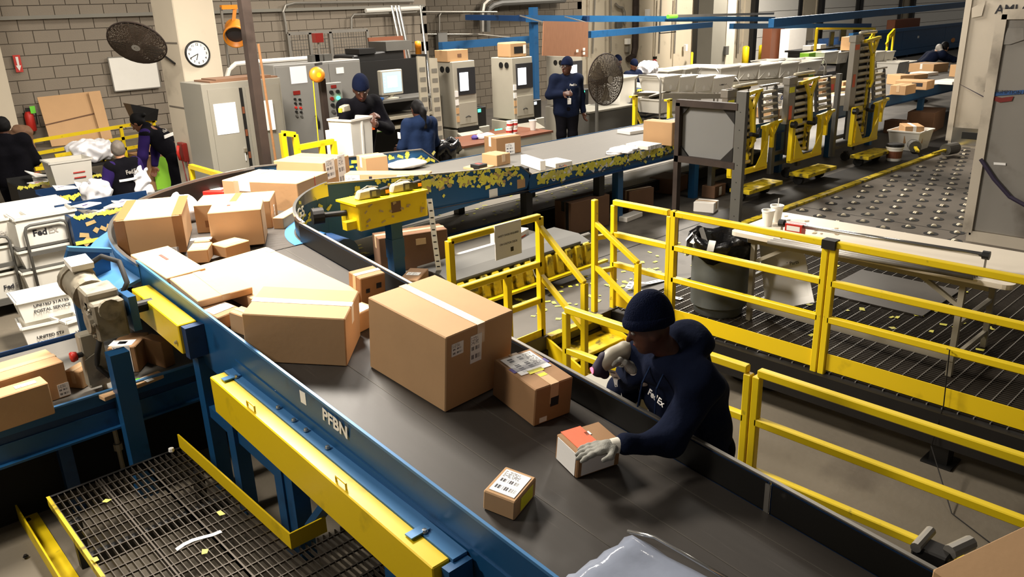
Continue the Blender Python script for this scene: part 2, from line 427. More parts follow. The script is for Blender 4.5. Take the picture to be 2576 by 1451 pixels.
# ================================================================ the setting
DK = .45                                                          # height of the raised deck
o = MB().box(-10, -6, -.12, 48, 21, 0).obj('floor', 'concrete'); o['kind'] = 'structure'
rd = struct('raised_deck', (3.35, 4.47, 0))
MB().box(3.35, 4.47, .33, 8.6, 17, DK).box(8.6, 5.22, .33, 48, 21, DK).obj('deck_sheet', 'deck_plate', rd)
fb = MB()
for i in range(9): fb.box(3.4+i*.6, 4.5, 0, 3.48+i*.6, 4.58, .33)
fb.box(3.35, 4.45, .2, 5.35, 4.5, .33).obj('deck_beam', 'dark_steel', rd)
for x0, y0, x1, y1 in ((5.4, 5.6, 8.4, 5.615), (3.6, 7.15, 8.55, 7.165), (6.4, 4.5, 6.41, 5.6)):
    MB().box(x0, y0, DK, x1, y1, DK+.003).obj('seam', 'dark_steel', rd)
# open grating beside the castor deck
gr = struct('grating_deck', (5.35, 2, 0))
g = MB(); x = 5.42
while x < 8.58: g.box(x, -2, DK-.032, x+.006, 4.45, DK); x += .034
g.obj('bearing_bars', 'grate_steel', gr, kind='stuff')
g = MB(); y = -2
while y < 4.45: g.box(5.4, y, DK-.012, 8.6, y+.007, DK+.001); y += .1
g.obj('cross_rods', 'alu_dull', gr, kind='stuff')
MB().box(5.33, -2, .2, 5.42, 4.47, .44).obj('edge_beam', 'dark_steel', gr)
for y in (-1.2, 2.85): MB().box(6.9, y, .25, 6.98, y+.08, .41).box(5.42, y, .27, 8.6, y+.08, .4).obj('joist', 'dark_steel', gr)
p = U(2365, 1160, 0)
MB().box(5.44, p.y-.06, 0, 5.56, p.y+.06, .41).box(5.40, p.y-.1, 0, 5.6, p.y+.1, .015).obj('deck_leg', 'black', gr)
MB().box(5.44, 3.9, 0, 5.56, 4.02, .41).obj('deck_leg', 'black', gr)
# castor deck with its rollers
cd_ = struct('castor_deck', (12, 3, 0))
MB().box(8.6, -3, .3, 18, 5.12, DK).obj('deck_sheet', 'castor_plate', cd_)
for x in (10.0, 12.4, 14.8): MB().box(x, -3, DK, x+.012, 5.1, DK+.002).obj('seam', 'dark_steel', cd_)
for y in (3.05,): MB().box(8.6, y, DK, 18, y+.012, DK+.002).obj('seam', 'dark_steel', cd_)
MB().box(8.6, 5.12, .3, 48, 5.22, DK+.03).obj('edge_trim', 'yellow_dirty', cd_)
MB().box(8.6, 5.22, DK, 30, 5.75, DK+.012).obj('channel', 'dark_steel', cd_)
disc = MB().lathe([(.08, 0), (.08, .004)], 18).mesh('castor'); disc.materials.append(MATS['void'])  # raised black disc paints in the dark of the recess round the roller
rl = MB()
for s in (-1, 1): rl.cyl((s*.003, 0, 0), (s*.022, 0, 0), .036, 14)
rl = rl.mesh('roller'); rl.materials.append(MATS['roller'])
def prj(p):
    d = Vector(p)-EYE; f = d.dot(FW); return CX+F*d.dot(CR)/f, CY+F*d.dot(CD)/f
for i in range(-40, 50):
    for j in range(-40, 50):
        x = 9.6+i*.228+j*.135; y = 3.0+i*-.21+j*.31
        if not (8.7 < x < 17.5 and 1.0 < y < 5.02): continue
        px, py = prj((x, y, DK))
        if px > 2500 or px < 1880 or py < 368 or py > 720: continue
        c = bpy.data.objects.new('castor', disc); COL.objects.link(c); c.parent = cd_
        c.matrix_parent_inverse = Matrix.Translation(-WORLD[cd_.name]); c.location = (x, y, DK)
        r = bpy.data.objects.new('roller', rl); COL.objects.link(r); r.parent = c
        r.rotation_euler = (0, 0, random.uniform(-.7, .9)+.6); r.location = (0, 0, -.012)
# block walls
def block_wall(name, y, x0, x1, z1, m, keep, jitter=.004):
    wl = struct(name, (x0, y, 0))
    MB().box(x0, y, 0, x1, y+.2, z1).obj('mortar_bed', 'mortar', wl)
    bx = MB().box(.005, -.018, .005, .392, .02, .192).mesh('block'); bx.materials.append(MATS[m])
    rest = MB(); nn = 0
    for r in range(int(z1/.2)):
        xs = x0-(.2 if r % 2 else 0)
        for c in range(int((x1-x0)/.4)+1):
            X = xs+c*.4; Zb = r*.2
            if X < x0-.01 or X+.4 > x1+.01: continue
            if keep(X, Zb) and nn < 300:
                o = bpy.data.objects.new('block', bx); COL.objects.link(o); o.parent = wl
                o.matrix_parent_inverse = Matrix.Translation(-WORLD[wl.name]); o.location = (X, y+random.uniform(-jitter, jitter), Zb); nn += 1
            else: rest.box(X+.005, y-.018, Zb+.005, X+.392, y+.02, Zb+.192)
    rest.obj('far_blocks', m, wl, kind='stuff'); return wl
block_wall('wall_back', 16, -1.0, 12.2, 5.0, 'block', lambda x, z: 1.9 < x and z < 3.6 and (z > .9 if x < 6.2 else z > 2.2))
block_wall('wall_recess', 17.2, 12.2, 19.0, 5.0, 'block_unlit', lambda x, z: z > 1.9 and z < 3.7)
o = MB().box(12.0, 16, 0, 12.2, 17.4, 5).obj('wall_return', 'block_unlit'); o['kind'] = 'structure'
ledge = MB().box(-1, 15.9, 3.18, 12.1, 16, 3.24).obj('trim_1', 'grey_paint'); ledge['kind'] = 'structure'
# dock wall with its roll doors
dw = struct('wall_dock', (30, 19.5, 0))
MB().box(19, 19.5, 0, 60, 19.8, 6).box(18.8, 17.2, 0, 19, 19.8, 6).obj('wall_sheet', 'cream_wall', dw)
for i in range(30):
    x = 19.3+i*1.25; MB().box(x, 19.46, 0, x+.05, 19.5, 6).obj('siding_rib', 'cream_wall', dw)
n = 0
for a, b in ((1757, 1795), (1900, 2003), (2066, 2147), (2163, 2255), (2295, 2440)):
    n += 1; xa, xb = UY(a, 30, 19.4).x, UY(b, 30, 19.4).x
    d = struct('door_%d' % n, (xa, 19.4, DK))
    for s, xx in ((0, xa-.28), (1, xb)): MB().box(xx, 19.25, DK, xx+.28, 19.45, 4.2).obj('dock_seal', 'black', d)
    z = DK; k = 0
    while z < 4.4:
        MB().box(xa, 19.32, z+.01, xb, 19.42, z+.52).obj('door_panel', 'white_plastic', d); z += .53
for px, top in ((1765, 131), (1877, 115), (1918, 112)):
    q = UY(px, top, 18.6)
    bo = thing('bollard', None, None, (q.x, 18.6, DK)); tag(bo, {1765: 'yellow steel bollard left of the grey dock column', 1877: 'yellow bollard just right of the dock column, left of a pair', 1918: 'yellow bollard with a slanted top, right of a pair at the dock doors'}[px], 'bollard', 'dock bollards')
    MB().lathe([(.14, 0), (.14, q.z-DK-.06), (.1, q.z-DK-.02), (.0, q.z-DK)], 16).obj('post', 'yellow', bo, smooth=True)
    MB().lathe([(.2, 0), (.2, .03)], 16).obj('base_plate', 'dark_steel', bo)
# white pillar
pc = UY(432, 0, 11.0).x; pr = UY(535, 0, 11.0).x
pl = struct('pillar', (pc, 11, 0))
MB().box(pc, 11.0, 0, pr, 11.75, 6).obj('pillar_body', 'pillar', pl, bevel=.012)
MB().box(pc-.004, 11.05, 1.95, pc, 11.7, 1.97).box(pc-.004, 11.05, 2.8, pc, 11.7, 2.82).obj('pour_line', 'mortar', pl)
gc = struct('pillar', (28, 16, 0)); xa, xb = UY(1793, 60, 16.5).x, UY(1827, 60, 16.5).x
MB().box(xa, 16.5, 0, xb, 17.1, 6).obj('pillar_body', 'grey_paint', gc)
gc = struct('pillar', (28, 16, 0)); xa, xb = UY(1829, 60, 16.5).x, UY(1850, 60, 16.5).x
MB().box(xa, 16.5, 0, xb, 17.1, 6).obj('pillar_body', 'pillar', gc)
gc = struct('pillar', (2.2, 15.2, 0)); xb = UY(8, 150, 15.2).x
MB().box(xb-.6, 15.2, 0, xb, 15.7, 6).obj('pillar_body', 'pillar', gc)
# ================================================================ conveyors
def zb(y): return .674+.111*y                                     # belt surface of the inclined conveyor
N1 = Vector((0, -.111, 1)).normalized(); P1 = Vector((2.4, 3, zb(3)))
def xn(y): return 1.83-.0184*(y-1.83)                             # near side sheet
def xf(y): return 3.0+.0102*(y-1.0)                               # far side sheet
YE = 5.9
def strip(mb, a, b):
    """closed skin along y between stations a and b from a section function"""
    mb.sweep([a, b])
C1 = thing('inclined_belt_conveyor', 'blue steel belt conveyor with black belt sloping down past the worker', 'conveyor', (2.4, 3, 0), world=True)
bl = MB(); Y0 = -1.2
st = [Y0+i*(YE-Y0)/14 for i in range(15)]
bl.sweep([[(xn(y)+.01, y, zb(y)), (xf(y)-.01, y, zb(y)), (xf(y)-.01, y, zb(y)-.03), (xn(y)+.01, y, zb(y)-.03)] for y in st]).obj('belt', 'belt', C1)
sm = MB()
for t in (.36, .62, .86):
    sm.sweep([[(xn(y)+(xf(y)-xn(y))*t, y, zb(y)+.0015), (xn(y)+(xf(y)-xn(y))*t+.006, y, zb(y)+.0015), (xn(y)+(xf(y)-xn(y))*t+.006, y, zb(y)), (xn(y)+(xf(y)-xn(y))*t, y, zb(y))] for y in (Y0, YE)])
sm.obj('belt_rib', 'deck_plate', C1)
def rail(side, y0, y1, top, bot, th, m, name, par=C1, off=0):
    f = xn if side < 0 else xf
    return MB().sweep([[(f(y)+off, y, zb(y)+top), (f(y)+off+side*th, y, zb(y)+top), (f(y)+off+side*th, y, zb(y)+bot), (f(y)+off, y, zb(y)+bot)] for y in (y0, y1)]).obj(name, m, par)
rail(-1, Y0, 5.02, .15, -.26, .012, 'blue', 'side_sheet')
rail(-1, 5.02, YE, .15, -.26, .012, 'blue', 'side_sheet')
rail(-1, Y0, YE, .158, .142, .016, 'blue_bright', 'top_lip')  # brighter blue paints in the highlight along the near lip
rail(-1, Y0, 4.45, -.02, -.1, .02, 'blue', 'side_stiffener')
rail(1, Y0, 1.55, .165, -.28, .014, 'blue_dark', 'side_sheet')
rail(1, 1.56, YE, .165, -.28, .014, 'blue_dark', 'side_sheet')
rail(1, Y0, 1.54, .155, .0, -.004, 'belt_black', 'rubber_skirt', off=-.001)
rail(1, 1.57, YE, .155, .0, -.004, 'belt_black', 'rubber_skirt', off=-.001)
rail(1, Y0, YE, .172, .160, .022, 'galv', 'top_lip')  # pale metal colour paints in the thin highlight on the dark rail top
rail(1, 1.55, 1.575, .15, .0, -.008, 'galv', 'joint_cover', off=-.002)
# slider bed and legs
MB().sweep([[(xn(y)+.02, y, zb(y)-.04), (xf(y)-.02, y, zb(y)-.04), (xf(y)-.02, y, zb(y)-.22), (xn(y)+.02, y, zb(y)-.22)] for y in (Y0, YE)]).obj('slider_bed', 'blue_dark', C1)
for y in (5.0, 3.9, 2.9, 1.2):
    for f, s in ((xn, -1), (xf, 1)):
        MB().box(f(y)-.05, y-.05, 0, f(y)+.05, y+.05, zb(y)-.22).obj('leg', 'blue', C1)
    MB().bar((xn(y), y, .5), (xf(y), y, .5), .06, .08).obj('cross_tie', 'blue', C1)
for y in (4.6, 4.0): MB().box(xn(y)-.06, y-.05, 0, xn(y)+.03, y+.05, zb(y)-.2).obj('leg', 'blue', C1)
MB().bar((xn(5)-.0, 5.0, .62), (xn(4)-.0, 4.0, .52), .07, .08).obj('leg_rail', 'blue', C1)
MB().bar((xn(3.3)-.02, 3.3, .8), (xn(2.9)-.02, 3.75, .3), .04, .09, up=(1, 0, 0)).obj('knee_brace', 'blue', C1)
# long yellow guard on the near side: pixel corners give its ends
g0 = UX(527, 947, 1.62); g1 = UX(1088, 1430, 1.62)
def guard(name, y0, y1, xo, xi, top0, top1, hgt, m='yellow_clean'):
    return MB().hexa([(xo, y1, top1-hgt), (xi, y1, top1-hgt), (xi, y0, top0-hgt), (xo, y0, top0-hgt)], [(xo, y1, top1), (xi, y1, top1), (xi, y0, top0), (xo, y0, top0)]).obj(name, m, C1, bevel=.006)
ya, yb_ = g0.y, g1.y
G1 = guard('drive_guard', ya, yb_, 1.62, 1.715, g0.z, g1.z, .24)
def gz(y): return g0.z+(g1.z-g0.z)*(y-ya)/(yb_-ya)
MB().hexa([(1.715, yb_-.02, gz(yb_-.02)-.05), (1.795, yb_-.02, gz(yb_-.02)-.05), (1.795, ya, gz(ya)-.05), (1.715, ya, gz(ya)-.05)],
          [(1.715, yb_-.02, gz(yb_-.02)+.006), (1.795, yb_-.02, gz(yb_-.02)+.006), (1.795, ya, gz(ya)+.006), (1.715, ya, gz(ya)+.006)]).obj('guard_shelf', 'blue_bright', C1)
MB().box(1.66, yb_-.06, .2, 1.79, yb_-.01, gz(yb_)-.01).obj('guard_end_plate', 'blue', C1)
L_ = (ya-yb_)
for t in (.23, .66):
    y = ya-L_*t; z = gz(y)
    MB().tube([(1.64, y+.045, z-.005), (1.64, y+.045, z+.035), (1.64, y-.045, z+.028), (1.64, y-.045, z-.01)], .006, 6).obj('handle', 'yellow_clean', G1)
for t in (.05, .9):
    y = ya-L_*t; z = gz(y)+.008
    MB().box(1.655, y-.025, z-.002, 1.76, y+.025, z+.006).obj('latch_tab', 'blue_bright', G1)
bolt = MB().lathe([(.017, 0), (.017, .004), (.011, .004), (.011, .014), (0, .015)], 10)
def bolt_at(p, par, nx=None, m='chrome'):
    b = MB(); M = None
    if nx is not None:
        M = Vector((0, 0, 1)).rotation_difference(Vector(nx)).to_matrix()
    b.lathe([(.016, 0), (.016, .004), (.011, .004), (.011, .014), (0, .015)], 8, p, M).obj('bolt', m, par)
for t in (.06, .28, .36, .42, .52, .91):
    y = ya-L_*t; bolt_at((1.75 if t not in (.06, .91) else 1.73, y, gz(y)+.01), C1)
for px, py in ((620, 925), (643, 942), (672, 965), (697, 984)):
    q = UX(px, py, 1.79); bolt_at(q, C1, (-1, 0, 0))
for px, py in ((541, 888), (567, 903), (607, 912)):
    q = UX(px, py, 1.785); bolt_at(q, C1, (-1, 0, 0), 'blue_dark')
# upper small guard
h0 = UX(330, 726, 1.62); h1 = UX(446, 819, 1.62)
G2 = guard('roller_guard', h0.y, h1.y, 1.62, 1.745, h0.z, h1.z, .2)
MB().box(1.64, h1.y-.07, h1.z-.22, 1.76, h1.y-.003, h1.z-.01).obj('bearing_plate', 'blue_dark', C1)
for yy in (h0.y-.04, h1.y+.06): bolt_at((1.618, yy, h0.z-.11+(.111*(yy-h0.y))), G2, (-1, 0, 0))
lettering('PFBN', UX(842, 1066, 1.784), (0, -1, -.111), (0, -.111, 1), .1, 'paper', C1, .03, sx=1.05)
MB().box(1.783, 3.62, zb(3.62)+.05, 1.789, 3.68, zb(3.65)+.12).obj('sticker', 'paper', C1)
# gear motor hung on the side of the head end
gm = U(240, 745, 1.2); MX = UX(258, 780, 1.36)
GM = MX.copy()
a = Vector((1, 0, 0)); yv = Vector((0, 1, 0))
def at_(dx, dy, dz): return GM+Vector((dx, dy, dz))
T = C1
mo = MB().cyl(at_(-.02, .38, .13), at_(-.02, .12, .08), .105, 18).cyl(at_(-.02, .42, .138), at_(-.02, .36, .126), .118, 18).obj('motor', 'gearmotor', T); smooth_angle(mo)
MB().cyl(at_(-.02, .16, .088), at_(-.02, .12, .08), .112, 18).obj('motor_flange', 'gearmotor', mo)
MB().obb(at_(-.0, .33, .26), (.07, 0, 0), (0, .08, .015), (0, -.003, .02)).obj('terminal_lid', 'white_plastic', mo)
MB().obb(at_(.0, .33, .225), (.06, 0, 0), (0, .07, .013), (0, -.006, .03)).obj('terminal_box', 'gearmotor', mo)
gb = MB().obb(at_(.0, .02, .06), (.1, 0, 0), (0, .09, .01), (0, -.01, .1)).obj('gearbox', 'gearmotor', T, bevel=.012)
MB().obb(at_(-.0, -.08, -.03), (.1, 0, 0), (0, .085, 0), (0, 0, .13)).obj('gearbox_lower', 'gearmotor', gb, bevel=.014)
MB().cyl(at_(-.1, -.08, -.03), at_(-.125, -.08, -.03), .075, 14).obj('gearbox_cover', 'gearmotor', gb)
MB().cyl(at_(.0, -.16, .05), at_(.0, -.19, .05), .07, 14).obj('gearbox_cap', 'gearmotor', gb)
for k in range(6):
    t = k*math.pi/3; bolt_at(at_(-.103, -.08+.088*math.cos(t), -.03+.1*math.sin(t)), gb, (-1, 0, 0), 'gearmotor')
MB().cyl(at_(.1, -.06, -.02), at_(.3, -.06, -.02), .04, 14).obj('drive_shaft', 'dark_steel', T)
MB().box(GM.x+.12, GM.y-.18, GM.z-.14, GM.x+.17, GM.y+.04, GM.z+.1).obj('flange_bearing', 'blue', T)
MB().tube([at_(.05, .36, .22), at_(.14, .3, .28), at_(.2, .14, .26), at_(.19, .02, .14), at_(.12, -.02, .06)], .018, 8).obj('motor_conduit', 'rubber', T, smooth=True)
MB().tube([at_(-.08, -.12, -.14), at_(-.1, -.06, -.26), at_(-.11, -.02, -.36), at_(-.06, -.08, -.44)], .018, 8).obj('motor_conduit', 'rubber', T, smooth=True)
# stop button box on its pole beside the lower conveyor
EB = UX(235, 900, 1.25)
es = thing('stop_button_station', 'grey steel stop station with a red mushroom button on a thin pole', 'control box', (EB.x, EB.y, 0), world=True)
MB().obb((EB.x, EB.y, EB.z), (.07, 0, 0), (0, .05, 0), (0, 0, .19)).obj('enclosure', 'beige_metal', es, bevel=.01)
MB().plate([(EB.x-.07, EB.y-.056, EB.z-.16), (EB.x+.06, EB.y-.056, EB.z-.13), (EB.x+.07, EB.y-.056, EB.z-.02), (EB.x+.02, EB.y-.056, EB.z+.06), (EB.x-.07, EB.y-.056, EB.z+.02)], .006).obj('cover_plate', 'gearmotor', es)
rb = UX(182, 898, 1.12)
MB().cyl((EB.x-.07, rb.y, rb.z), (rb.x+.02, rb.y, rb.z), .018, 12).obj('button_stem', 'black', es)
MB().lathe([(.0, -.03), (.028, -.028), (.036, 0), (.03, .012), (0, .014)], 14, rb, Matrix.Rotation(-math.pi/2, 3, 'Y')).obj('push_button', 'red', es, smooth=True)
pq = UX(298, 1120, 1.28); MB().cyl((EB.x+.03, EB.y, EB.z-.18), (EB.x+.03, EB.y, 0), .016, 8).cyl((EB.x+.03, EB.y, .28), (EB.x+.03, EB.y, .33), .03, 8).obj('pole', 'beige_metal', es)
# blue frame leg under the head end and back plate
MB().box(UY(283, 950, 5.3).x, 5.25, 0, UY(334, 950, 5.3).x, 5.36, 1.08).obj('leg', 'blue', C1)
MB().plate([UY(172, 628, 6.3), UY(276, 632, 6.3), UY(285, 760, 6.3), UY(240, 840, 6.3), UY(205, 840, 6.3), UY(165, 652, 6.3)], .05, (0, 1, 0)).obj('head_plate', 'blue', C1)
MB().bar(UY(170, 625, 6.3), UY(278, 629, 6.3), .06, .03).obj('head_plate_flange', 'blue_bright', C1)
# junction at the tail, lower right corner of the view
jb = UX(2345, 1400, 3.12)
MB().obb(jb, (.05, 0, 0), (0, .07, 0), (0, 0, .05)).obj('tail_bracket', 'dark_steel', C1, bevel=.008)
MB().cyl(jb+Vector((-.06, .05, .05)), jb+Vector((.1, .05, .05)), .022, 10).obj('tail_clamp', 'galv', C1)
MB().cyl(jb+Vector((0, -.06, .055)), jb+Vector((.12, -.1, .06)), .03, 10).obj('tail_clamp', 'galv', C1)

# ---------------------------------------------------------------- curve
CC = Vector((3.65, 5.86, 0)); RI, RO = .58, 1.9
CV = thing('belt_curve_conveyor', 'blue steel belt curve joining the sloping belt to the long rear belt', 'conveyor', (3.65, 5.9, 0), world=True)
def carc(r, t, ry=None):  # t 0..1 from the inclined belt (west) to the rear belt (north)
    a = math.pi-(math.pi/2)*t; ry = ry or r; e = .78 if r > 1 else 1.0
    return CC.x-r*abs(math.cos(a))**e, CC.y+ry*abs(math.sin(a))**e
def zc(t): return zb(5.9)+.03*math.sin(math.pi*min(t, 1)/2)+.03*t
NT = 20; RYO = 2.02
bel = MB(); secs = []
for i in range(NT+1):
    t = i/NT; xo, yo = carc(RO, t, RYO); xi, yi = carc(RI, t); z = zc(t)
    secs.append([(xi, yi, z), (xo, yo, z), (xo, yo, z-.03), (xi, yi, z-.03)])
bel.sweep(secs).obj('belt', 'belt', CV, smooth=False)
def arc_wall(r, ry, tops, bot, th, m, name, t0=0, t1=1, n=NT, par=CV):
    ss = []
    for i in range(n+1):
        t = t0+(t1-t0)*i/n; xo, yo = carc(r, t, ry); x2, y2 = carc(r+th, t, ry+th); z = zc(t)
        tp = z+tops[0]+(tops[1]-tops[0])*t
        ss.append([(xo, yo, tp), (x2, y2, tp), (x2, y2, z+bot), (xo, yo, z+bot)])
    o = MB().sweep(ss).obj(name, m, par); smooth_angle(o, 50); return o
arc_wall(RO, RYO, (.13, .24), -.1, .012, 'blue', 'outer_rail')
arc_wall(RO-.004, RYO-.004, (.12, .23), 0, -.003, 'belt_black', 'outer_skirt')
arc_wall(RO-.004, RYO-.004, (.14, .252), .118, .026, 'chrome', 'outer_lip')
def flange(r0, r1, z0, z1, m, name, t0=0, t1=1):
    ss = []
    for i in range(NT+1):
        t = t0+(t1-t0)*i/NT; a = carc(r0, t, r0+(RYO-RO if r0 > 1 else 0)); b = carc(r1, t, r1+(RYO-RO if r0 > 1 else 0)); z = zc(t)
        ss.append([(a[0], a[1], z+z0), (b[0], b[1], z+z1), (b[0], b[1], z+z1-.02), (a[0], a[1], z+z0-.02)])
    return MB().sweep(ss).obj(name, m, CV)
flange(RO+.012, RO+.2, .03, -.02, 'blue_bright', 'outer_flange', 0, .75)
arc_wall(RO+.19, RYO+.19, (-.02, -.02), -.3, .012, 'blue', 'outer_apron', 0, .6)
flange(RI+.02, RI+.1, .004, .003, 'blue_bright', 'inner_flange', .0, .8)
arc_wall(RI, RI, (.165, .27), -.42, -.012, 'blue', 'inner_rail')
arc_wall(RI+.003, RI+.003, (.155, .26), 0, .003, 'belt_black', 'inner_skirt')
arc_wall(RI-.016, RI-.016, (.175, .282), .15, .026, 'chrome', 'inner_lip')
lettering('G5', UX(740, 553, 3.04)+Vector((.06, -.02, .05)), (.75, .6, 0), (0, 0, 1), .12, 'paper', CV, .02)
for (x, y) in ((2.0, 6.6), (2.5, 7.4), (3.3, 7.85)): MB().box(x-.05, y-.05, 0, x+.05, y+.05, 1.25).obj('leg', 'blue', CV)
MB().box(3.3, 6.1, DK, 3.4, 6.2, 1.3).obj('leg', 'blue', CV)
# blue end drum cover under the curve
MB().tube([UY(870, 640, 5.9)+Vector((0, .3, 0)), UY(870, 640, 5.9)], .14, 16).obj('pulley_cover', 'blue_dark', CV)

# ---------------------------------------------------------------- rear belt
ZB2 = 1.32; YN, YF = 6.44, 7.9
C2 = thing('rear_belt_conveyor', 'long blue belt conveyor with grey belt running off to the right', 'conveyor', (9, 7.1, DK), world=True)
XK = 6.15; XEND = 24.0
def z2(x): return ZB2 if x > XK else ZB2+(XK-x)*.03
MB().sweep([[(x, YN+.01, z2(x)), (x, YF-.01, z2(x)), (x, YF-.01, z2(x)-.03), (x, YN+.01, z2(x)-.03)] for x in (3.65, XK, XEND)]).obj('belt', 'belt_grey', C2)
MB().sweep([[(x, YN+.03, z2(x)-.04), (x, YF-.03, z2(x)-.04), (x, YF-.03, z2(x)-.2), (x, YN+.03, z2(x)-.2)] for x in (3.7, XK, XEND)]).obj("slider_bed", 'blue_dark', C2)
tl_ = UY(862, 455, YN).z; tr_ = UY(1308, 419, YN).z; xr_ = UY(1308, 419, YN).x
MB().plate([(3.62, YN, z2(3.65)-.34), (XK+.02, YN, ZB2-.14), (XK+.08, YN, ZB2+.0), (xr_, YN, tr_), (3.62, YN, tl_)], .014, (0, -1, 0)).obj('high_side_sheet', 'blue', C2)
MB().bar((3.62, YN-.005, tl_+.004), (xr_, YN-.005, tr_+.004), .026, .014).bar((xr_, YN-.005, tr_+.004), (XK+.1, YN-.005, ZB2+.005), .026, .014).obj('top_lip', 'galv', C2)
for xa, xb in ((XK+.06, 7.85), (7.86, 11.0), (11.02, 14.5), (14.52, XEND)):
    MB().box(xa, YN-.014, ZB2-.2, xb, YN, ZB2+.004).obj('side_sheet', 'blue', C2)
    MB().box(xa, YN-.05, ZB2-.2, xb, YN, ZB2-.188).obj('bottom_flange', 'blue_dark', C2)
MB().box(XK+.06, YN-.008, ZB2, XEND, YN+.008, ZB2+.008).obj('edge_trim', 'scrap_tan', C2)
MB().box(3.65, YF, ZB2-.2, XEND, YF+.014, ZB2+.006).obj('far_side_sheet', 'blue', C2)
q0, q1 = UY(985, 383, YF), UY(1060, 376, YF)
MB().plate([(3.62, YF, z2(3.65)+.24), (q1.x, YF, q1.z), (UY(1105, 405, YF).x, YF, ZB2), (3.62, YF, z2(3.65))], .012, (0, 1, 0)).obj('high_far_sheet', 'blue', C2)
MB().bar((3.62, YF, z2(3.65)+.245), (q1.x, YF, q1.z+.004), .026, .012).bar((q1.x, YF, q1.z+.004), (UY(1105, 405, YF).x, YF, ZB2+.004), .026, .012).obj('far_top_lip', 'galv', C2)
for px, m in ((1325, 'black'), (1508, 'black'), (1555, 'blue'), (1745, 'blue')):
    x = UY(px, 470, YN+.06).x
    if m == 'black': MB().box(x-.05, YF-.2, DK, x+.05, YF-.1, ZB2-.2).obj('leg', 'black', C2)
    MB().box(x-.05, YN+.02, DK, x+.05, YN+.12, ZB2-.2).obj('leg', m, C2)
for x in (11.9, 13.6, 15.2, 17.5): MB().box(x-.05, YN+.02, DK, x+.05, YN+.12, ZB2-.2).obj('leg', 'blue', C2)
MB().tube([(3.9, YN-.03, 1.22), (6.3, YN-.03, 1.15), (8, YN-.03, 1.2), (11, YN-.03, 1.17)], .005, 5).obj('pull_cord', 'rust_steel', C2)
# stickers built up on the rails
def stickers(name, fn, n, m, par, smin_=.02, smax=.06):
    b = MB()
    for _ in range(n):
        p, ex, ey, nr = fn(); a = random.uniform(-.8, .8); w, h = random.uniform(smin_, smax), random.uniform(smin_*.7, smax*.55)
        ux = (Vector(ex)*math.cos(a)+Vector(ey)*math.sin(a))*w/2; uy = (Vector(ey)*math.cos(a)-Vector(ex)*math.sin(a))*h/2
        nn = Vector(nr)*random.uniform(.001, .006); p = Vector(p)
        k = random.uniform(.5, 1)
        b.plate([p-ux-uy, p+ux-uy*k, p+ux*.8+uy, p-ux+uy], .0012, Vector(nr)) if False else b.add([p-ux-uy+nn, p+ux-uy*k+nn, p+ux*.8+uy+nn, p-ux+uy+nn], [(0, 1, 2, 3)])
    return b.obj(name, m, par, kind='stuff')
def on_low():
    x = random.choice((random.uniform(6.35, 7.7), random.uniform(6.35, 8.6), random.uniform(8.0, 9.6))); return (x, YN-.016, ZB2-.02-abs(random.gauss(0, .05))), (1, 0, 0), (0, 0, 1), (0, -1, 0)
def on_high():
    x = random.choice((random.uniform(4.3, 5.1), random.uniform(5.2, 6.0), random.uniform(3.8, 6.1))); zt = tl_+(tr_-tl_)*(x-3.62)/(xr_-3.62); return (x, YN-.016, zt-.05-abs(random.gauss(0, .06))), (1, 0, 0), (0, 0, 1), (0, -1, 0)
def on_lip():
    x = random.uniform(4.0, 6.05); zt = tl_+(tr_-tl_)*(x-3.62)/(xr_-3.62); return (x, YN-.019, zt-random.uniform(0, .025)), (1, 0, 0), (0, 0, 1), (0, -1, 0)
stickers('stuck_labels', on_low, 330, 'scrap_yellow', C2, .03, .09)
stickers('stuck_labels', on_low, 50, 'paper', C2, .03, .09)
stickers('stuck_labels', on_high, 210, 'scrap_yellow', C2, .03, .08)
stickers('stuck_labels', on_high, 40, 'scrap_tan', C2, .03, .1)
stickers('stuck_labels', on_lip, 90, 'scrap_yellow', C2, .02, .06)
stickers('stuck_labels', lambda: ((random.uniform(4.2, 6.0), YF-.004, random.uniform(ZB2+.04, ZB2+.2)), (1, 0, 0), (0, 0, 1), (0, -1, 0)), 40, 'scrap_yellow', C2, .04, .1)
MB().box(5.6, YN-.018, 1.17, 5.72, YN-.015, 1.26).obj('rail_label', 'paper', C2)
MB().box(4.72, YN-.018, 1.14, 4.80, YN-.015, 1.22).obj('rail_label', 'cardboard_brown', C2)
MB().box(6.02, YN-.018, 1.2, 6.14, YN-.015, 1.3).obj('rail_label', 'cardboard', C2)
lettering('G1', (6.62, YN-.02, ZB2-.1), (1, 0, 0), (0, 0, 1), .09, 'paper', C2, .02)
def on_arc():
    t = random.uniform(.3, 1); a = math.pi-(math.pi/2)*t; r = RI-.014
    return (CC.x+r*math.cos(a), CC.y+r*math.sin(a), zc(t)+random.uniform(-.02, .2)), (math.sin(a), -math.cos(a), 0), (0, 0, 1), (-math.cos(a), -math.sin(a), 0)
stickers('stuck_labels', on_arc, 34, 'scrap_yellow', CV, .03, .06)

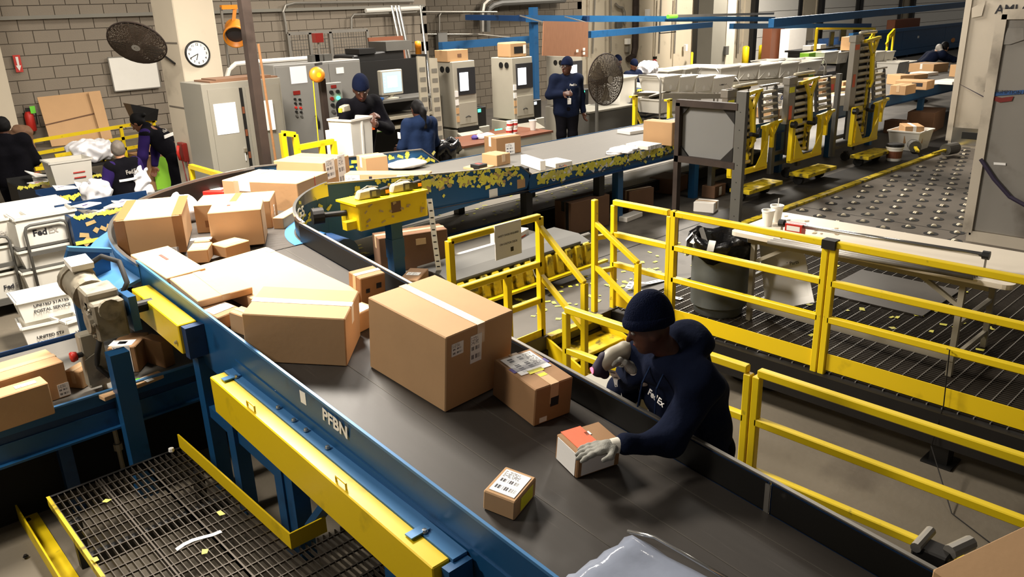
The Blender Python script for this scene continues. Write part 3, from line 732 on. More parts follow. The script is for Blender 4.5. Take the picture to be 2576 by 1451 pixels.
# ---------------------------------------------------------------- lower conveyor crossing under the inclined one
ZL = .76; LY0, LY1 = 5.4, 6.7
C3 = thing('lower_belt_conveyor', 'low blue belt conveyor passing under the sloping belt at left', 'conveyor', (0, 6, 0), world=True)
MB().box(-3, LY0+.02, ZL-.04, 6.0, LY1-.02, ZL).obj('belt', 'belt_grey', C3)
MB().box(-3, LY0-.014, ZL-.05, 3.3, LY0, ZL+.03).box(-3, LY0-.014, ZL-.24, 3.3, LY0, ZL-.1).box(-3, LY0-.05, ZL-.24, 3.3, LY0, ZL-.225).obj('side_sheet', 'blue', C3)
MB().box(-3, LY0-.006, ZL-.1, 3.3, LY0+.006, ZL-.05).obj('side_web', 'blue_dark', C3)
MB().box(-3, LY0-.02, ZL+.03, 3.3, LY0+.006, ZL+.042).obj('top_lip', 'blue_bright', C3)
MB().box(-3, LY1, ZL-.24, 6.0, LY1+.014, ZL+.03).obj('far_side_sheet', 'blue_dark', C3)
MB().box(-3, LY0+.2, .0, 3.0, LY1-.1, .5).obj('under_belt_shade', 'void', C3)  # near-black block stands in for the shade under the belt
for x in (-.6, .9, 2.3): MB().box(x, LY0+.02, 0, x+.08, LY0+.1, ZL-.2).obj('leg', 'blue_dark', C3)
# yellow ribbed bumper round its right end
rbm = MB(); x = 4.2
cover = MB()
cover.sweep([[(xx, LY0-.02, ZL+.02), (xx, LY0+.14, ZL+.075), (xx, LY0+.5, ZL+.08), (xx, LY0+.5, ZL), (xx, LY0, ZL-.02)] for xx in (4.2, 6.06)]).obj('roller_cover', 'grey_dark', C3)
for i in range(13):
    xx = 4.22+i*.142
    MB().hexa([(xx, LY0-.1, ZL-.2), (xx+.105, LY0-.1, ZL-.2), (xx+.105, LY0-.02, ZL-.2), (xx, LY0-.02, ZL-.2)], [(xx+.01, LY0-.06, ZL+.02), (xx+.1, LY0-.06, ZL+.02), (xx+.1, LY0-.02, ZL+.03), (xx+.01, LY0-.02, ZL+.03)]).obj('bumper_rib', 'yellow_dirty', C3, bevel=.012)
MB().box(4.2, LY0-.04, ZL-.22, 6.08, LY0-.02, ZL).obj('bumper_back', 'yellow_dirty', C3)
MB().bar((4.15, LY0-.13, ZL-.2), (6.2, LY0-.13, ZL-.2), .05, .025).obj('bumper_edge', 'yellow', C3)
MB().tube([(4.2, LY0-.02, ZL+.04), (5.9, LY0-.02, ZL+.04)], .02, 8).obj('bumper_roller', 'grey_dark', C3)
MB().cyl((6.06, LY0+.12, ZL+.03), (6.2, LY0+.12, ZL+.03), .03, 10).obj('roller_end', 'galv', C3)
# low slide belt lying under the rear belt
C4 = thing('under_belt_slide', 'wide grey return belt lying low under the rear conveyor', 'conveyor', (7, 7.6, DK), world=True)
MB().box(4.3, 7.1, .62, 12.5, 9.4, .66).obj('belt', 'belt_grey_lit', C4)
MB().box(4.3, 7.05, .5, 12.5, 7.1, .65).obj('side_sheet', 'dark_steel', C4)
MB().box(4.4, 7.12, DK, 12.4, 9.3, .62).obj('shaded_base', 'void', C4)  # near-black fill, the shadow below the slide put into its colour
MB().box(4.2, 7.75, .66, 12.5, 7.76, .664).obj('belt_seam', 'dark_steel', C4)
stickers('loose_labels', lambda: ((random.uniform(4.4, 8.8), random.uniform(7.12, 8.8), .662), (1, 0, 0), (0, 1, 0), (0, 0, 1)), 170, 'scrap_yellow', C4, .03, .085)
# yellow sensor housing on a blue post inside the curve
SY = 5.72
s0, s1 = UY(900, 505, SY), UY(1074, 488, SY)
SB = thing('yellow_reader_housing', 'yellow steel housing on a blue post carrying two hand scanners', 'housing', (3.85, SY, 0), world=True)
zt = (s0.z+s1.z)/2; zbm = zt-.235
MB().box(s0.x, SY, zbm, s1.x, SY+.3, zt).obj('housing', 'yellow', SB, bevel=.008)
MB().box(s0.x-.03, SY-.01, zt-.012, s1.x+.01, SY+.31, zt+.006).obj('lid', 'yellow', SB)
MB().box(s0.x-.1, SY+.05, zbm+.02, s0.x, SY+.12, zbm+.09).obj('lug', 'yellow', SB)
pw = UY(990, 600, SY+.15).x
MB().box(pw-.05, SY+.1, DK, pw+.07, SY+.2, zbm).obj('post', 'blue', SB)
MB().box(pw-.055, SY+.095, 1.0, pw+.075, SY+.205, 1.18).obj('post_sleeve', 'blue', SB)
MB().cyl((s0.x, SY+.2, zt-.1), (s0.x-.25, SY+.3, zt-.1), .025, 10).cyl((s0.x-.18, SY+.28, zt-.1), (s0.x-.27, SY+.31, zt-.1), .07, 14).obj('rotary_arm', 'dark_steel', SB)
MB().box(s0.x+.33, SY-.003, zbm+.1, s0.x+.43, SY, zt-.04).obj('worn_sticker', 'cardboard_brown', SB)
stickers('stuck_labels', lambda: ((random.uniform(s0.x+.02, s1.x-.02), SY-.002, random.uniform(zbm+.03, zt-.02)), (1, 0, 0), (0, 0, 1), (0, -1, 0)), 16, 'scrap_tan', SB, .02, .05)
for i, (px, lab) in enumerate(((930, 'grey hand scanner lying on the yellow housing, left of two'), (1015, 'grey hand scanner lying on the yellow housing, right of two'))):
    q = UY(px, 493, SY+.12); hs = thing('hand_scanner', lab, 'scanner', (q.x, SY+.13, zt+.006), -.15, 'scanners on the yellow housing')
    MB().hexa([(-.13, -.045, 0), (.09, -.045, 0), (.09, .045, 0), (-.13, .045, 0)], [(-.1, -.035, .075), (.07, -.045, .085), (.07, .045, .085), (-.1, .035, .075)]).obj('body', 'beige_metal', hs, bevel=.012)
    MB().box(-.01, -.052, .01, .085, -.044, .075).obj('bezel', 'screen_dark', hs); MB().box(.005, -.0535, .02, .045, -.052, .065).obj('display', 'grey_panel', hs)
    MB().hexa([(.1, -.01, 0), (.19, -.02, 0), (.19, .03, 0), (.1, .03, 0)], [(.1, -.01, .06), (.19, -.02, .075), (.19, .03, .075), (.1, .03, .06)]).obj('print_head', 'black', hs, bevel=.006)
    MB().box(.15, -.023, .02, .185, -.019, .05).obj('button', 'orange', hs); MB().tube([(-.09, 0, .07), (0, .02, .1), (.1, .02, .08)], .006, 6).obj('hand_strap', 'beige_metal', hs)
# ================================================================ parcels
UPV = Vector((0, 0, 1))
def level(z): return (Vector((0, 0, z)), UPV)
INC = (P1+N1*.001, N1)
CARTONS = []
def carton(label, t, tl, tr, b=None, h=None, plane=INC, m='cardboard', tape='long', tm='tape_clear', labels=(), group=None, name='cardboard_box', cat='box', flap=True, lift=0.0):
    """a box from its near top corner t, the left and right ends of the two near top edges, and its foot b (or height h)"""
    p0, n = plane; p0 = p0+n*(lift+.001)
    if b is not None:
        B = UP(*b, p0, n); v = ray(*t).normalized(); w0 = EYE-B
        a_, b_, c_, d_, e_ = 1.0, v.dot(n), 1.0, v.dot(w0), n.dot(w0)
        den = a_*c_-b_*b_; h = (a_*e_-b_*d_)/den; T = B+n*h
    else: T = UP(*t, p0+n*h, n)
    ptop = p0+n*h
    A = UP(*tl, ptop, n)-T; C = UP(*tr, ptop, n)-T
    la, lc = A.length, C.length; ua, uc = A.normalized(), C.normalized()
    bis = (ua+uc).normalized(); pp = n.cross(bis).normalized()
    if ua.dot(pp) < 0: pp = -pp
    ua = (bis+pp).normalized(); uc = (bis-pp).normalized()
    base = T-n*h
    th = thing(name, label, cat, base+ua*la/2+uc*lc/2, group=group, world=True)
    # body with its four top flaps meeting at the seam
    bm_ = MB().hexa([base, base+uc*lc, base+uc*lc+ua*la, base+ua*la], [T, T+uc*lc, T+uc*lc+ua*la, T+ua*la])
    body = bm_.obj('box_body', m, th, bevel=min(.006, h*.1, la*.05, lc*.05))
    fr = (T, ua, uc, n, la, lc, h)
    if tape:
        along, across, L1, L2 = (ua, uc, la, lc) if ((tape == 'long') == (la >= lc)) else (uc, ua, lc, la)
        wd = min(.028, L2*.12)
        c = T+across*L2/2
        MB().obb(c+along*L1/2+n*.0008, along*L1/2*1.001, across*wd, n*.0012).obj('tape', tm, th)
        MB().obb(c-along*.0008-n*min(.06, h*.35), along*.0012, across*wd, n*min(.06, h*.35)).obj('tape', tm, th)
    if flap and tape:
        along, across, L1, L2 = (ua, uc, la, lc) if ((tape == 'long') == (la >= lc)) else (uc, ua, lc, la)
    for lb in labels:
        face, u, v_, w_, h_ = lb[:5]; mm = lb[5] if len(lb) > 5 else 'label_print'
        face_label(th, fr, face, u, v_, w_, h_, mm)
    CARTONS.append((th, fr)); return th, fr
def face_label(th, fr, face, u, v, w_, h_, mm='label_print', name='shipping_label'):
    T, ua, uc, n, la, lc, h = fr
    if face == 'top': o, ex, ey, Lx, Ly, nr = T+ua*la, -ua, uc, la, lc, n
    elif face == 'L': o, ex, ey, Lx, Ly, nr = T+ua*la-n*h, -ua, n, la, h, -uc
    else: o, ex, ey, Lx, Ly, nr = T-n*h, uc, n, lc, h, -ua
    me = MB().box(-.5, -.5, 0, .5, .5, .0025).mesh(name); me.materials.append(MATS[mm])
    ob = bpy.data.objects.new(name, me); COL.objects.link(ob); ob.parent = th
    ob.matrix_parent_inverse = Matrix.Translation(-WORLD[th.name])
    c = o+ex*(u*Lx)+ey*(v*Ly)+nr*.0005
    M = frame(c, ex, ey)
    if M.col[2].to_3d().dot(nr) < 0: M = frame(c, -ex, ey)
    ob.matrix_basis = M @ Matrix.Diagonal((w_, h_, 1, 1))
    return ob
def face_text(th, fr, face, u, v, s, size, mm, bold=0):
    T, ua, uc, n, la, lc, h = fr
    if face == 'top': o, ex, ey, Lx, Ly, nr = T+ua*la, -ua, uc, la, lc, n
    elif face == 'L': o, ex, ey, Lx, Ly, nr = T+ua*la-n*h, -ua, n, la, h, -uc
    else: o, ex, ey, Lx, Ly, nr = T-n*h, uc, n, lc, h, -ua
    lettering(s, o+ex*(u*Lx)+ey*(v*Ly)+nr*.001, ex, ey, size, mm, th, bold)
GI = 'parcels on the sloping belt'
carton('largest brown carton in the middle of the sloping belt, two labels on its right face', (1123, 850), (925, 747), (1292, 780), b=(1120, 1038), labels=(('R', .16, .80, .085, .075), ('R', .43, .70, .085, .17)), tape='long', tm='tape_clear', group=GI)
t_, f_ = carton('worn brown box with white and purple label on top, beside the worker', (1344, 981), (1241, 905), (1443, 948), b=(1342, 1074), m='cardboard_dark', tape='long', labels=(('top', .33, .5, .2, .21, 'label_print'), ('R', .24, .12, .05, .03, 'paper')), group=GI)
face_label(t_, f_, 'top', .42, .5, .05, .25, 'ink_purple', 'label_band'); face_label(t_, f_, 'top', .58, .48, .035, .1, 'label_yellow', 'label_band'); face_label(t_, f_, 'top', .72, .5, .03, .05, 'label_yellow', 'label_band')
face_label(t_, f_, 'R', .52, .52, .055, .055, 'ink', 'print_mark')
t_, f_ = carton('small box with an orange-red label on top, gripped by the gloved hand', (1452, 1143), (1404, 1090), (1560, 1105), b=(1450, 1205), m='cardboard_dark', tape=None, labels=(('L', .5, .5, .16, .13, 'paper'), ('R', .48, .5, .2, .12, 'paper')), group=GI)
face_label(t_, f_, 'top', .5, .33, .2, .12, 'label_orange'); face_label(t_, f_, 'top', .35, .55, .03, .03, 'paper', 'label_band')
t_, f_ = carton('small taped box with a big white barcode label on top, nearest the camera', (1296, 1264), (1217, 1232), (1347, 1199), b=(1293, 1311), m='cardboard', tape=None, labels=(('top', .5, .5, .13, .17, 'label_print'),), group=GI)
face_label(t_, f_, 'R', .55, .5, .12, .07, 'label_yellow')
carton('wide brown carton with clear tape along its top, against the near rail', (862, 803), (612, 784), (895, 731), b=(873, 922), m='cardboard', tape='long', tm='tape_white', group=GI)
carton('huge flat carton lying mid belt, pale blown-out top', (724, 800), (540, 658), (890, 724), h=.1, m='cardboard_light', tape=None, labels=(('top', .07, .95, .1, .05, 'paper'),), group=GI)
carton('flat carton with a bent open flap, against the near rail', (498, 758), (419, 702), (638, 724), h=.05, lift=.101, m='cardboard_light', tape='long', tm='tape_clear', group=GI)
t_, f_ = carton('flat pale carton lying on others beside the motor', (419, 700), (328, 640), (517, 674), h=.04, lift=.101, m='cardboard_light', tape=None, group=GI)
face_label(t_, f_, 'top', .35, .55, .12, .02, 'ink_red', 'print_mark')
carton('small box with a white barcode label, tucked under the wide taped carton', (548, 800), (508, 772), (600, 772), h=.1, m='cardboard_dark', tape=None, labels=(('top', .5, .5, .1, .16),), group=GI)
carton('small brown box wedged between near rail parcels and the wide taped carton', (622, 800), (590, 778), (645, 782), h=.14, m='cardboard', tape='long', group=GI)
carton('small cube box with round print behind the largest carton', (904, 702), (871, 684), (973, 688), b=(909, 770), m='cardboard_dark', tape='long', labels=(('R', .72, .6, .04, .04, 'ink'), ('R', .28, .5, .03, .03, 'ink')), group=GI)
carton('little box with a white top hidden between the two big cartons', (905, 790), (885, 772), (924, 766), b=(905, 838), m='cardboard', tape=None, labels=(('top', .5, .5, .1, .1, 'paper'),), group=GI)
# curve
ZCV = level(1.36); GC = 'parcels on the belt curve'
t_, f_ = carton('big carton with brown paper tape edges, leftmost on the belt curve', (458, 540), (290, 555), (461, 492), b=(468, 634), plane=ZCV, m='cardboard', tape=None, group=GC)
for u in (.05, .95): face_label(t_, f_, 'L', u, .5, .075, f_[6]*.98, 'tape_brown', 'tape'); face_label(t_, f_, 'top', u, .5, .075, f_[5]*.98, 'tape_brown', 'tape')
face_label(t_, f_, 'L', .8, .09, .09, .05)
carton('tall carton standing in front of its twin on the belt curve', (657, 525), (521, 536), (661, 500), b=(668, 614), plane=ZCV, m='cardboard', tape=None, labels=(('top', .35, .6, .025, .03, 'label_red'),), group=GC)
carton('carton with dark tape band standing behind its twin on the curve', (672, 505), (489, 514), (683, 480), b=(687, 574), plane=ZCV, m='cardboard', tape='short', tm='tape_brown', labels=(('L', .5, .32, .48, .06, 'tape_brown'), ('R', .5, .4, .06, .12)), group=GC)
carton('small square box in front of the tall cartons, left of two', (527, 626), (470, 630), (531, 608), b=(527, 660), plane=ZCV, m='cardboard', tape=None, labels=(('top', .5, .5, .12, .09, 'paper'),), group=GC)
carton('small box with pale top paper, right of two before the tall cartons', (570, 621), (533, 612), (624, 603), b=(570, 650), plane=ZCV, m='cardboard', tape=None, labels=(('top', .5, .5, .1, .16, 'paper'),), group=GC)
carton('flat small box with a white label behind the small square box', (527, 605), (487, 608), (532, 594), h=.1, plane=ZCV, m='cardboard', tape=None, labels=(('top', .4, .5, .16, .07),), group=GC)
t_, f_ = carton('bright red shoe box against the outer rail of the curve', (560, 482), (514, 478), (577, 469), h=.13, plane=ZCV, m='red', tape=None, labels=(('top', .45, .5, .14, .1, 'paper'), ('L', .3, .55, .1, .03, 'paper')), group=GC)
carton('carton with a white label on its front edge, behind the red box', (629, 457), (573, 449), (690, 428), h=.28, plane=ZCV, m='cardboard_light', tape='long', labels=(('L', .8, .84, .14, .1, 'paper'),), group=GC)
carton('broad low carton with red stitched seam, centre of the curve exit', (747, 461), (634, 454), (812, 431), b=(756, 538), plane=ZCV, m='cardboard', tape=None, labels=(('R', .55, .5, .008, .3, 'label_red'),), group=GC)
carton('large carton with two white labels on its right face, above the curve', (812, 410), (696, 402), (868, 389), b=(820, 482), plane=ZCV, m='cardboard', tape='long', labels=(('R', .25, .72, .16, .2), ('R', .68, .55, .14, .32)), group=GC)
carton('brown box with a white tape tee on top, at the start of the rear belt', (918, 398), (882, 392), (979, 393), h=.26, plane=ZCV, m='cardboard', tape='long', tm='tape_white', group=GC)
t_, f_ = carton('long low carton with letters on its side behind the curve rail', (1075, 438), (878, 432), (1080, 429), h=.19, plane=level(1.35), m='cardboard', tape=None, tm='tape_white', labels=(('L', .1, .5, .16, .17), ('L', .75, .75, .2, .07, 'paper')), group=GC)
face_text(t_, f_, 'L', .33, .4, 'dr', .22, 'ink', .03)
carton('half-hidden tan carton lying low beside the inner rail', (712, 548), (692, 545), (716, 520), h=.1, plane=ZCV, m='cardboard', tape=None, group=GC)
# rear belt
P2 = level(ZB2); GR = 'parcels on the rear belt'
carton('carton with a white label low on its front, far edge of the rear belt', (1248, 348), (1215, 342), (1312, 340), b=(1249, 392), plane=P2, m='cardboard_dark', tape='long', tm='tape_white', labels=(('R', .55, .3, .14, .14),), group=GR)
carton('plain cube box at the near rail of the rear belt', (1250, 391), (1210, 386), (1285, 384), b=(1250, 419), plane=P2, m='cardboard', tape='long', group=GR)
carton('long plain white box lying on the rear belt', (1359, 405), (1286, 393), (1374, 404), b=(1359, 430), plane=P2, m='white_box', tape=None, name='white_box', group=GR)
t_, f_ = carton('flat white printed carton at the right end of the long white box', (1397, 411), (1362, 402), (1437, 403), b=(1397, 424), plane=P2, m='white_box', tape=None, name='white_box', group=GR)
logo(f_[0]+f_[2]*.12-f_[3]*.05, f_[2], f_[3], .045, t_, 'ink_orange', 'ink_purple')
carton('black flat box under the long white box', (1300, 428), (1284, 421), (1320, 420), h=.08, plane=P2, m='black', tape=None, name='flat_black_box', group=GR)
carton('thin dark box with a red strip beside the cube box', (1204, 416), (1194, 411), (1214, 410), h=.07, plane=P2, m='black', tape=None, name='flat_dark_box', labels=(('top', .5, .5, .08, .05, 'label_red'),), group=GR)
carton('tan padded mailer lying in front of the cube box', (1215, 425), (1165, 420), (1245, 416), h=.03, plane=P2, m='cardboard_light', tape=None, name='padded_mailer', cat='mailer', group=GR)
carton('square carton standing near the grey panel stand on the rear belt', (1688, 309), (1623, 302), (1710, 304), b=(1689, 368), plane=P2, m='cardboard', tape='long', labels=(('R', .5, .4, .12, .06, 'tape_clear'),), group=GR)
t_, f_ = carton('white printed carton in front of the square carton', (1631, 368), (1575, 361), (1664, 360), b=(1630, 378), plane=P2, m='white_box', tape=None, name='white_box', labels=(('R', .55, .5, .25, .05, 'label_print'),), group=GR)
face_label(t_, f_, 'L', .3, .5, .12, .03, 'ink_orange', 'print_mark')
carton('flat white printed pack behind the square carton', (1585, 331), (1562, 325), (1622, 322), h=.05, plane=P2, m='white_box', tape=None, name='white_box', labels=(('top', .5, .5, .1, .02, 'ink_orange'),), group=GR)
GF = 'far parcels on the rear belt'
t_, f_ = carton('brown box with two red round stickers', (2067, 199), (2032, 195), (2096, 193), b=(2067, 244), plane=P2, m='cardboard_dark', tape='long', tm='tape_white', group=GF)
for fc in 'LR': face_label(t_, f_, fc, .5, .48, .17, .11, 'label_red', 'sticker')
t_, f_ = carton('white carton with blue lettering', (1928, 238), (1887, 232), (1970, 235), h=.2, lift=.16, plane=P2, m='white_box', tape=None, group=GF, name='printed_carton')
for fc in 'LR': face_text(t_, f_, fc, .5, .66, 'PORT &', .1, 'ink_blue', .02); face_text(t_, f_, fc, .5, .3, 'COMPANY', .06, 'ink_blue')
carton('brown box carrying the white carton with blue lettering', (1954, 275), (1905, 269), (1971, 271), h=.155, plane=P2, m='cardboard', tape='long', tm='tape_white', group=GF)
carton('white carton with a yellow hazard label', (2100, 241), (2094, 238), (2142, 229), b=(2101, 268), plane=P2, m='white_box', tape=None, labels=(('R', .35, .45, .14, .14, 'label_yellow'),), group=GF, name='white_carton')
carton('brown box left of the white carton with yellow label', (2092, 238), (2076, 236), (2110, 231), b=(2092, 258), plane=P2, m='cardboard', tape=None, group=GF)
carton('box at the far edge behind the tall roller stand', (2120, 206), (2112, 204), (2142, 200), b=(2120, 222), plane=P2, m='cardboard', tape='long', group=GF)
carton('low box right of the red-sticker box', (2105, 222), (2094, 219), (2131, 216), b=(2105, 230), plane=P2, m='cardboard', tape=None, group=GF)
carton('cube carton next to the belt edge beyond the tall roller stand', (2277, 216), (2242, 214), (2299, 210), b=(2277, 240), plane=P2, m='cardboard', tape='long', group=GF)
carton('long carton with dark print behind the cube carton', (2329, 205), (2259, 201), (2341, 200), b=(2330, 227), plane=P2, m='cardboard', tape='long', labels=(('L', .7, .6, .2, .07, 'ink'),), group=GF)
carton('small brown box behind the long carton, left of its neighbour', (2266, 190), (2247, 186), (2289, 187), h=.2, plane=P2, m='cardboard', tape=None, group=GF)
carton('small brown box with a yellow tag beside the white flat carton', (2298, 189), (2283, 187), (2310, 184), h=.1, plane=P2, m='cardboard', tape=None, group=GF)
carton('white flat carton near the reaching worker', (2335, 184), (2298, 181), (2346, 180), h=.07, plane=P2, m='white_box', tape=None, group=GF, name='white_carton')
carton('brown carton with shiny tape next to the reaching worker', (2350, 162), (2309, 158), (2356, 157), h=.2, plane=P2, m='cardboard', tape='long', tm='tape_white', group=GF)
carton('long white printed carton at the edge by the metal container', (2395, 206), (2354, 202), (2406, 199), b=(2395, 214), plane=P2, m='white_box', tape=None, group=GF, name='white_carton')
carton('brown box at the hands of the reaching worker', (2412, 164), (2406, 162), (2424, 160), h=.26, plane=P2, m='cardboard', tape=None, group=GF)
# lower conveyor, left
PL = level(ZL); GL = 'parcels on the low conveyor'
carton('big carton with a taped seam at the left edge, rear of two', (159, 908), (-60, 973), (112, 878), h=.25, plane=PL, m='cardboard', tape='long', labels=(('L', .93, .22, .07, .09),), group=GL)
carton('carton with white papers on top at the left edge, front of two', (121, 962), (-60, 1014), (97, 946), h=.22, plane=PL, m='cardboard', tape=None, labels=(('top', .72, .5, .12, .05),), group=GL)
t_, f_ = carton('upright box with white labels behind the blue frame leg', (348, 870), (266, 879), (385, 834), b=(352, 936), plane=PL, m='cardboard_dark', tape=None, labels=(('L', .5, .55, .12, .2), ('top', .4, .3, .16, .1, 'paper')), group=GL)
face_label(t_, f_, 'top', .4, .3, .06, .05, 'ink', 'print_mark')
carton('brown box half behind the upright labelled box', (404, 862), (388, 838), (420, 850), h=.2, plane=PL, m='cardboard_dark', tape=None, group=GL)
carton('thin flat carton with a green sticker on the low conveyor', (262, 1000), (246, 991), (412, 938), h=.03, plane=PL, m='cardboard_light', tape=None, labels=(('top', .75, .72, .1, .05), ('top', .35, .62, .06, .04, 'label_green')), group=GL)
carton('small tan box beside the stop button', (200, 935), (165, 930), (232, 912), h=.13, plane=PL, m='cardboard', tape='long', group=GL)
# under the conveyors
PD = level(DK); GU = 'boxes stored under the belts'
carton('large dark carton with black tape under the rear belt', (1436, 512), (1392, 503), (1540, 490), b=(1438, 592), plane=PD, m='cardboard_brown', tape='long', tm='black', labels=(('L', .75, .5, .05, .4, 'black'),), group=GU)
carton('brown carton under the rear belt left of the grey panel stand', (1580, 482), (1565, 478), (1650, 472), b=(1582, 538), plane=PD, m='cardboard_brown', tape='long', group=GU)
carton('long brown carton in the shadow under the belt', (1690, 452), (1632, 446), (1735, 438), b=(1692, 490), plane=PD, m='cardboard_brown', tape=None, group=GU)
carton('white box on the deck beside the blue belt leg', (1795, 512), (1744, 508), (1811, 503), b=(1795, 537), plane=PD, m='white_box', tape='long', group=GU, name='white_box')
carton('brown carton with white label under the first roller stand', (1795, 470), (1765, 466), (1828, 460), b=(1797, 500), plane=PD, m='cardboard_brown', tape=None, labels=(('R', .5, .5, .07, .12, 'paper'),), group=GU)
carton('white envelope box on the floor by the blue leg', (1577, 548), (1563, 542), (1585, 530), b=(1577, 560), plane=PD, m='white_box', tape=None, group=GU, name='white_box')
carton('big open dark carton in front of the blue sensor post', (952, 600), (940, 585), (1120, 572), b=(960, 690), plane=level(ZL), m='cardboard_brown', tape='long', labels=(('R', .6, .75, .1, .06, 'tape_clear'),), group=GU)
carton('brown box with papers behind the largest carton', (1050, 705), (1000, 712), (1120, 680), h=.12, plane=level(ZL), m='cardboard_dark', tape=None, labels=(('top', .5, .5, .12, .08),), group=GU)
carton('white flat carton on the end of the low conveyor', (1180, 655), (1135, 640), (1290, 620), h=.06, plane=level(ZL), m='white_box', tape=None, group=GU, name='white_carton')
carton('white printed carton behind the safety sign', (1300, 590), (1225, 588), (1345, 575), h=.14, plane=level(ZL), m='white_box', tape=None, labels=(('R', .5, .5, .12, .04, 'ink_orange'),), group=GU, name='white_carton')
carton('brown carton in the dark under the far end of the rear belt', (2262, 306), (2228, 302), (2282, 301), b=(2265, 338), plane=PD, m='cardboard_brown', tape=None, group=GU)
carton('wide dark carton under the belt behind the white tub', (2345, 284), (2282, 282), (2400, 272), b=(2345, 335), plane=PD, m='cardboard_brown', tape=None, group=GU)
# the box flap right in front of the camera
q = UX(2576, 1330, 1.25)
nb = thing('cardboard_box', 'brown carton corner cut off by the lower right edge of the picture', 'box', (1.55, .45, 0), world=True)
c0 = U(2345, 1430, 1.95); c1 = U(2640, 1290, 1.95)
d = (c1-c0).normalized(); nn = Vector((d.y, -d.x, 0))
MB().hexa([c0-Vector((0, 0, .45)), c0+nn*.5-Vector((0, 0, .45)), c1+d*.3+nn*.5-Vector((0, 0, .45)), c1+d*.3-Vector((0, 0, .45))], [c0, c0+nn*.5, c1+d*.3+nn*.5, c1+d*.3]).obj('box_body', 'cardboard', nb, bevel=.005)
MB().obb(c0+nn*.25+d*.2+Vector((0, 0, .002)), d*.25, nn*.03, (0, 0, .001)).obj('tape', 'tape_clear', nb)
ns = MB(); pp_ = [c0+nn*.05+d*.05, c0+nn*.45+d*.05, c1+d*.25+nn*.45, c1+d*.25+nn*.05]
st_ = thing('parcel_stand', 'grey stand under the carton at the lower right edge of the picture', 'stand', pp_[0]*1.0, world=True)
for p_ in pp_: MB().bar((p_.x, p_.y, 0), (p_.x, p_.y, c0.z-.47), .04, .04).obj('leg', 'grey_dark', st_)
MB().hexa([(p_.x, p_.y, c0.z-.48) for p_ in pp_], [(p_.x, p_.y, c0.z-.451) for p_ in pp_]).obj('stand_top', 'grey_dark', st_)
# soft parcels
def soft(name, label, cat, c, dims, rot, m, group=None, fold=.006, parent=None):
    rx, ry, rz = dims; cs, sn = math.cos(rot), math.sin(rot)
    pr = []
    for i in (-.55, 0, .55):
        for j in (-.55, 0, .55):
            pr.append(('e', (c[0]+cs*i*rx-sn*j*ry, c[1]+sn*i*rx+cs*j*ry, c[2]+rz), (rx*.5, ry*.5, rz*(1.0-.2*abs(i)))))
    me = sdf_mesh(name, pr, max(.008, rx/26), .05, (((0, 0, c[2]), (0, 0, -1)),), fold, 34)
    o = link(name, me, m, parent)
    if label: tag(o, label, cat, group)
    return o
q = UY(1145, 430, 6.75); soft('poly_mailer', 'crumpled white poly mailer on the rear belt before the tan mailer', 'mailer', (q.x, 6.75, ZB2), (.34, .2, .035), .1, 'poly_bag', GR)
q = U(1567, 381, ZB2); soft('poly_mailer', 'white plastic mailer lying flat near the white printed carton', 'mailer', (q.x, q.y, ZB2), (.22, .14, .016), .3, 'poly_bag', GR)
q = U(1020, 418, 1.36); soft('poly_mailer', 'flat white pack before the blue far rail', 'mailer', (q.x, q.y, 1.36), (.22, .18, .03), .1, 'white_box', GR, .002)
q = U(478, 560, 1.36); soft('poly_mailer', 'grey and white plastic mailer standing between the big cartons', 'mailer', (q.x, q.y+.1, 1.36), (.07, .16, .12), .3, 'poly_bag', GC)
q = U(2078, 262, ZB2); soft('poly_mailer', 'white plastic bag parcel before the brown box at the roller stands', 'mailer', (q.x, q.y, ZB2), (.3, .2, .05), .3, 'poly_bag', GF)
q = U(1608, 330, ZB2)
# clear plastic bag at the bottom edge
pb = thing('plastic_wrapped_pack', 'grey pack in shiny clear plastic at the bottom edge of the sloping belt', 'parcel', (2.4, 1.2, 0), world=True)
a_, b_, c_ = UP(1585, 1352, *INC), UP(1800, 1470, *INC), UP(1395, 1480, *INC)
u = (b_-a_); v = (c_-a_)
g = MB(); nu, nv = 14, 14; g_v = []
for i in range(nu+1):
    for j in range(nv+1):
        s, t = i/nu, j/nv; e = min(s, 1-s, t, 1-t)
        z = .012+.07*min(1, e*6)**.6+.006*math.sin(9*s+4*t)+.004*math.sin(23*t+11*s)
        if s < .06: z += .012*math.sin(31*t)
        g_v.append(a_+u*s*1.25+v*t*1.3+N1*z)
fs = [(i*(nv+1)+j, (i+1)*(nv+1)+j, (i+1)*(nv+1)+j+1, i*(nv+1)+j+1) for i in range(nu) for j in range(nv)]
g.add(g_v, fs); o = g.obj('plastic_wrap', 'bag_plastic', pb, smooth=True)
edge = MB().tube([a_+v*.05+N1*.05, a_+u*.3+N1*.085+v*.03, a_+u*.65+N1*.08+v*.03, a_+u*1.2+N1*.07+v*.03], .009, 6).obj('wrap_seam', 'chrome', pb, smooth=True)
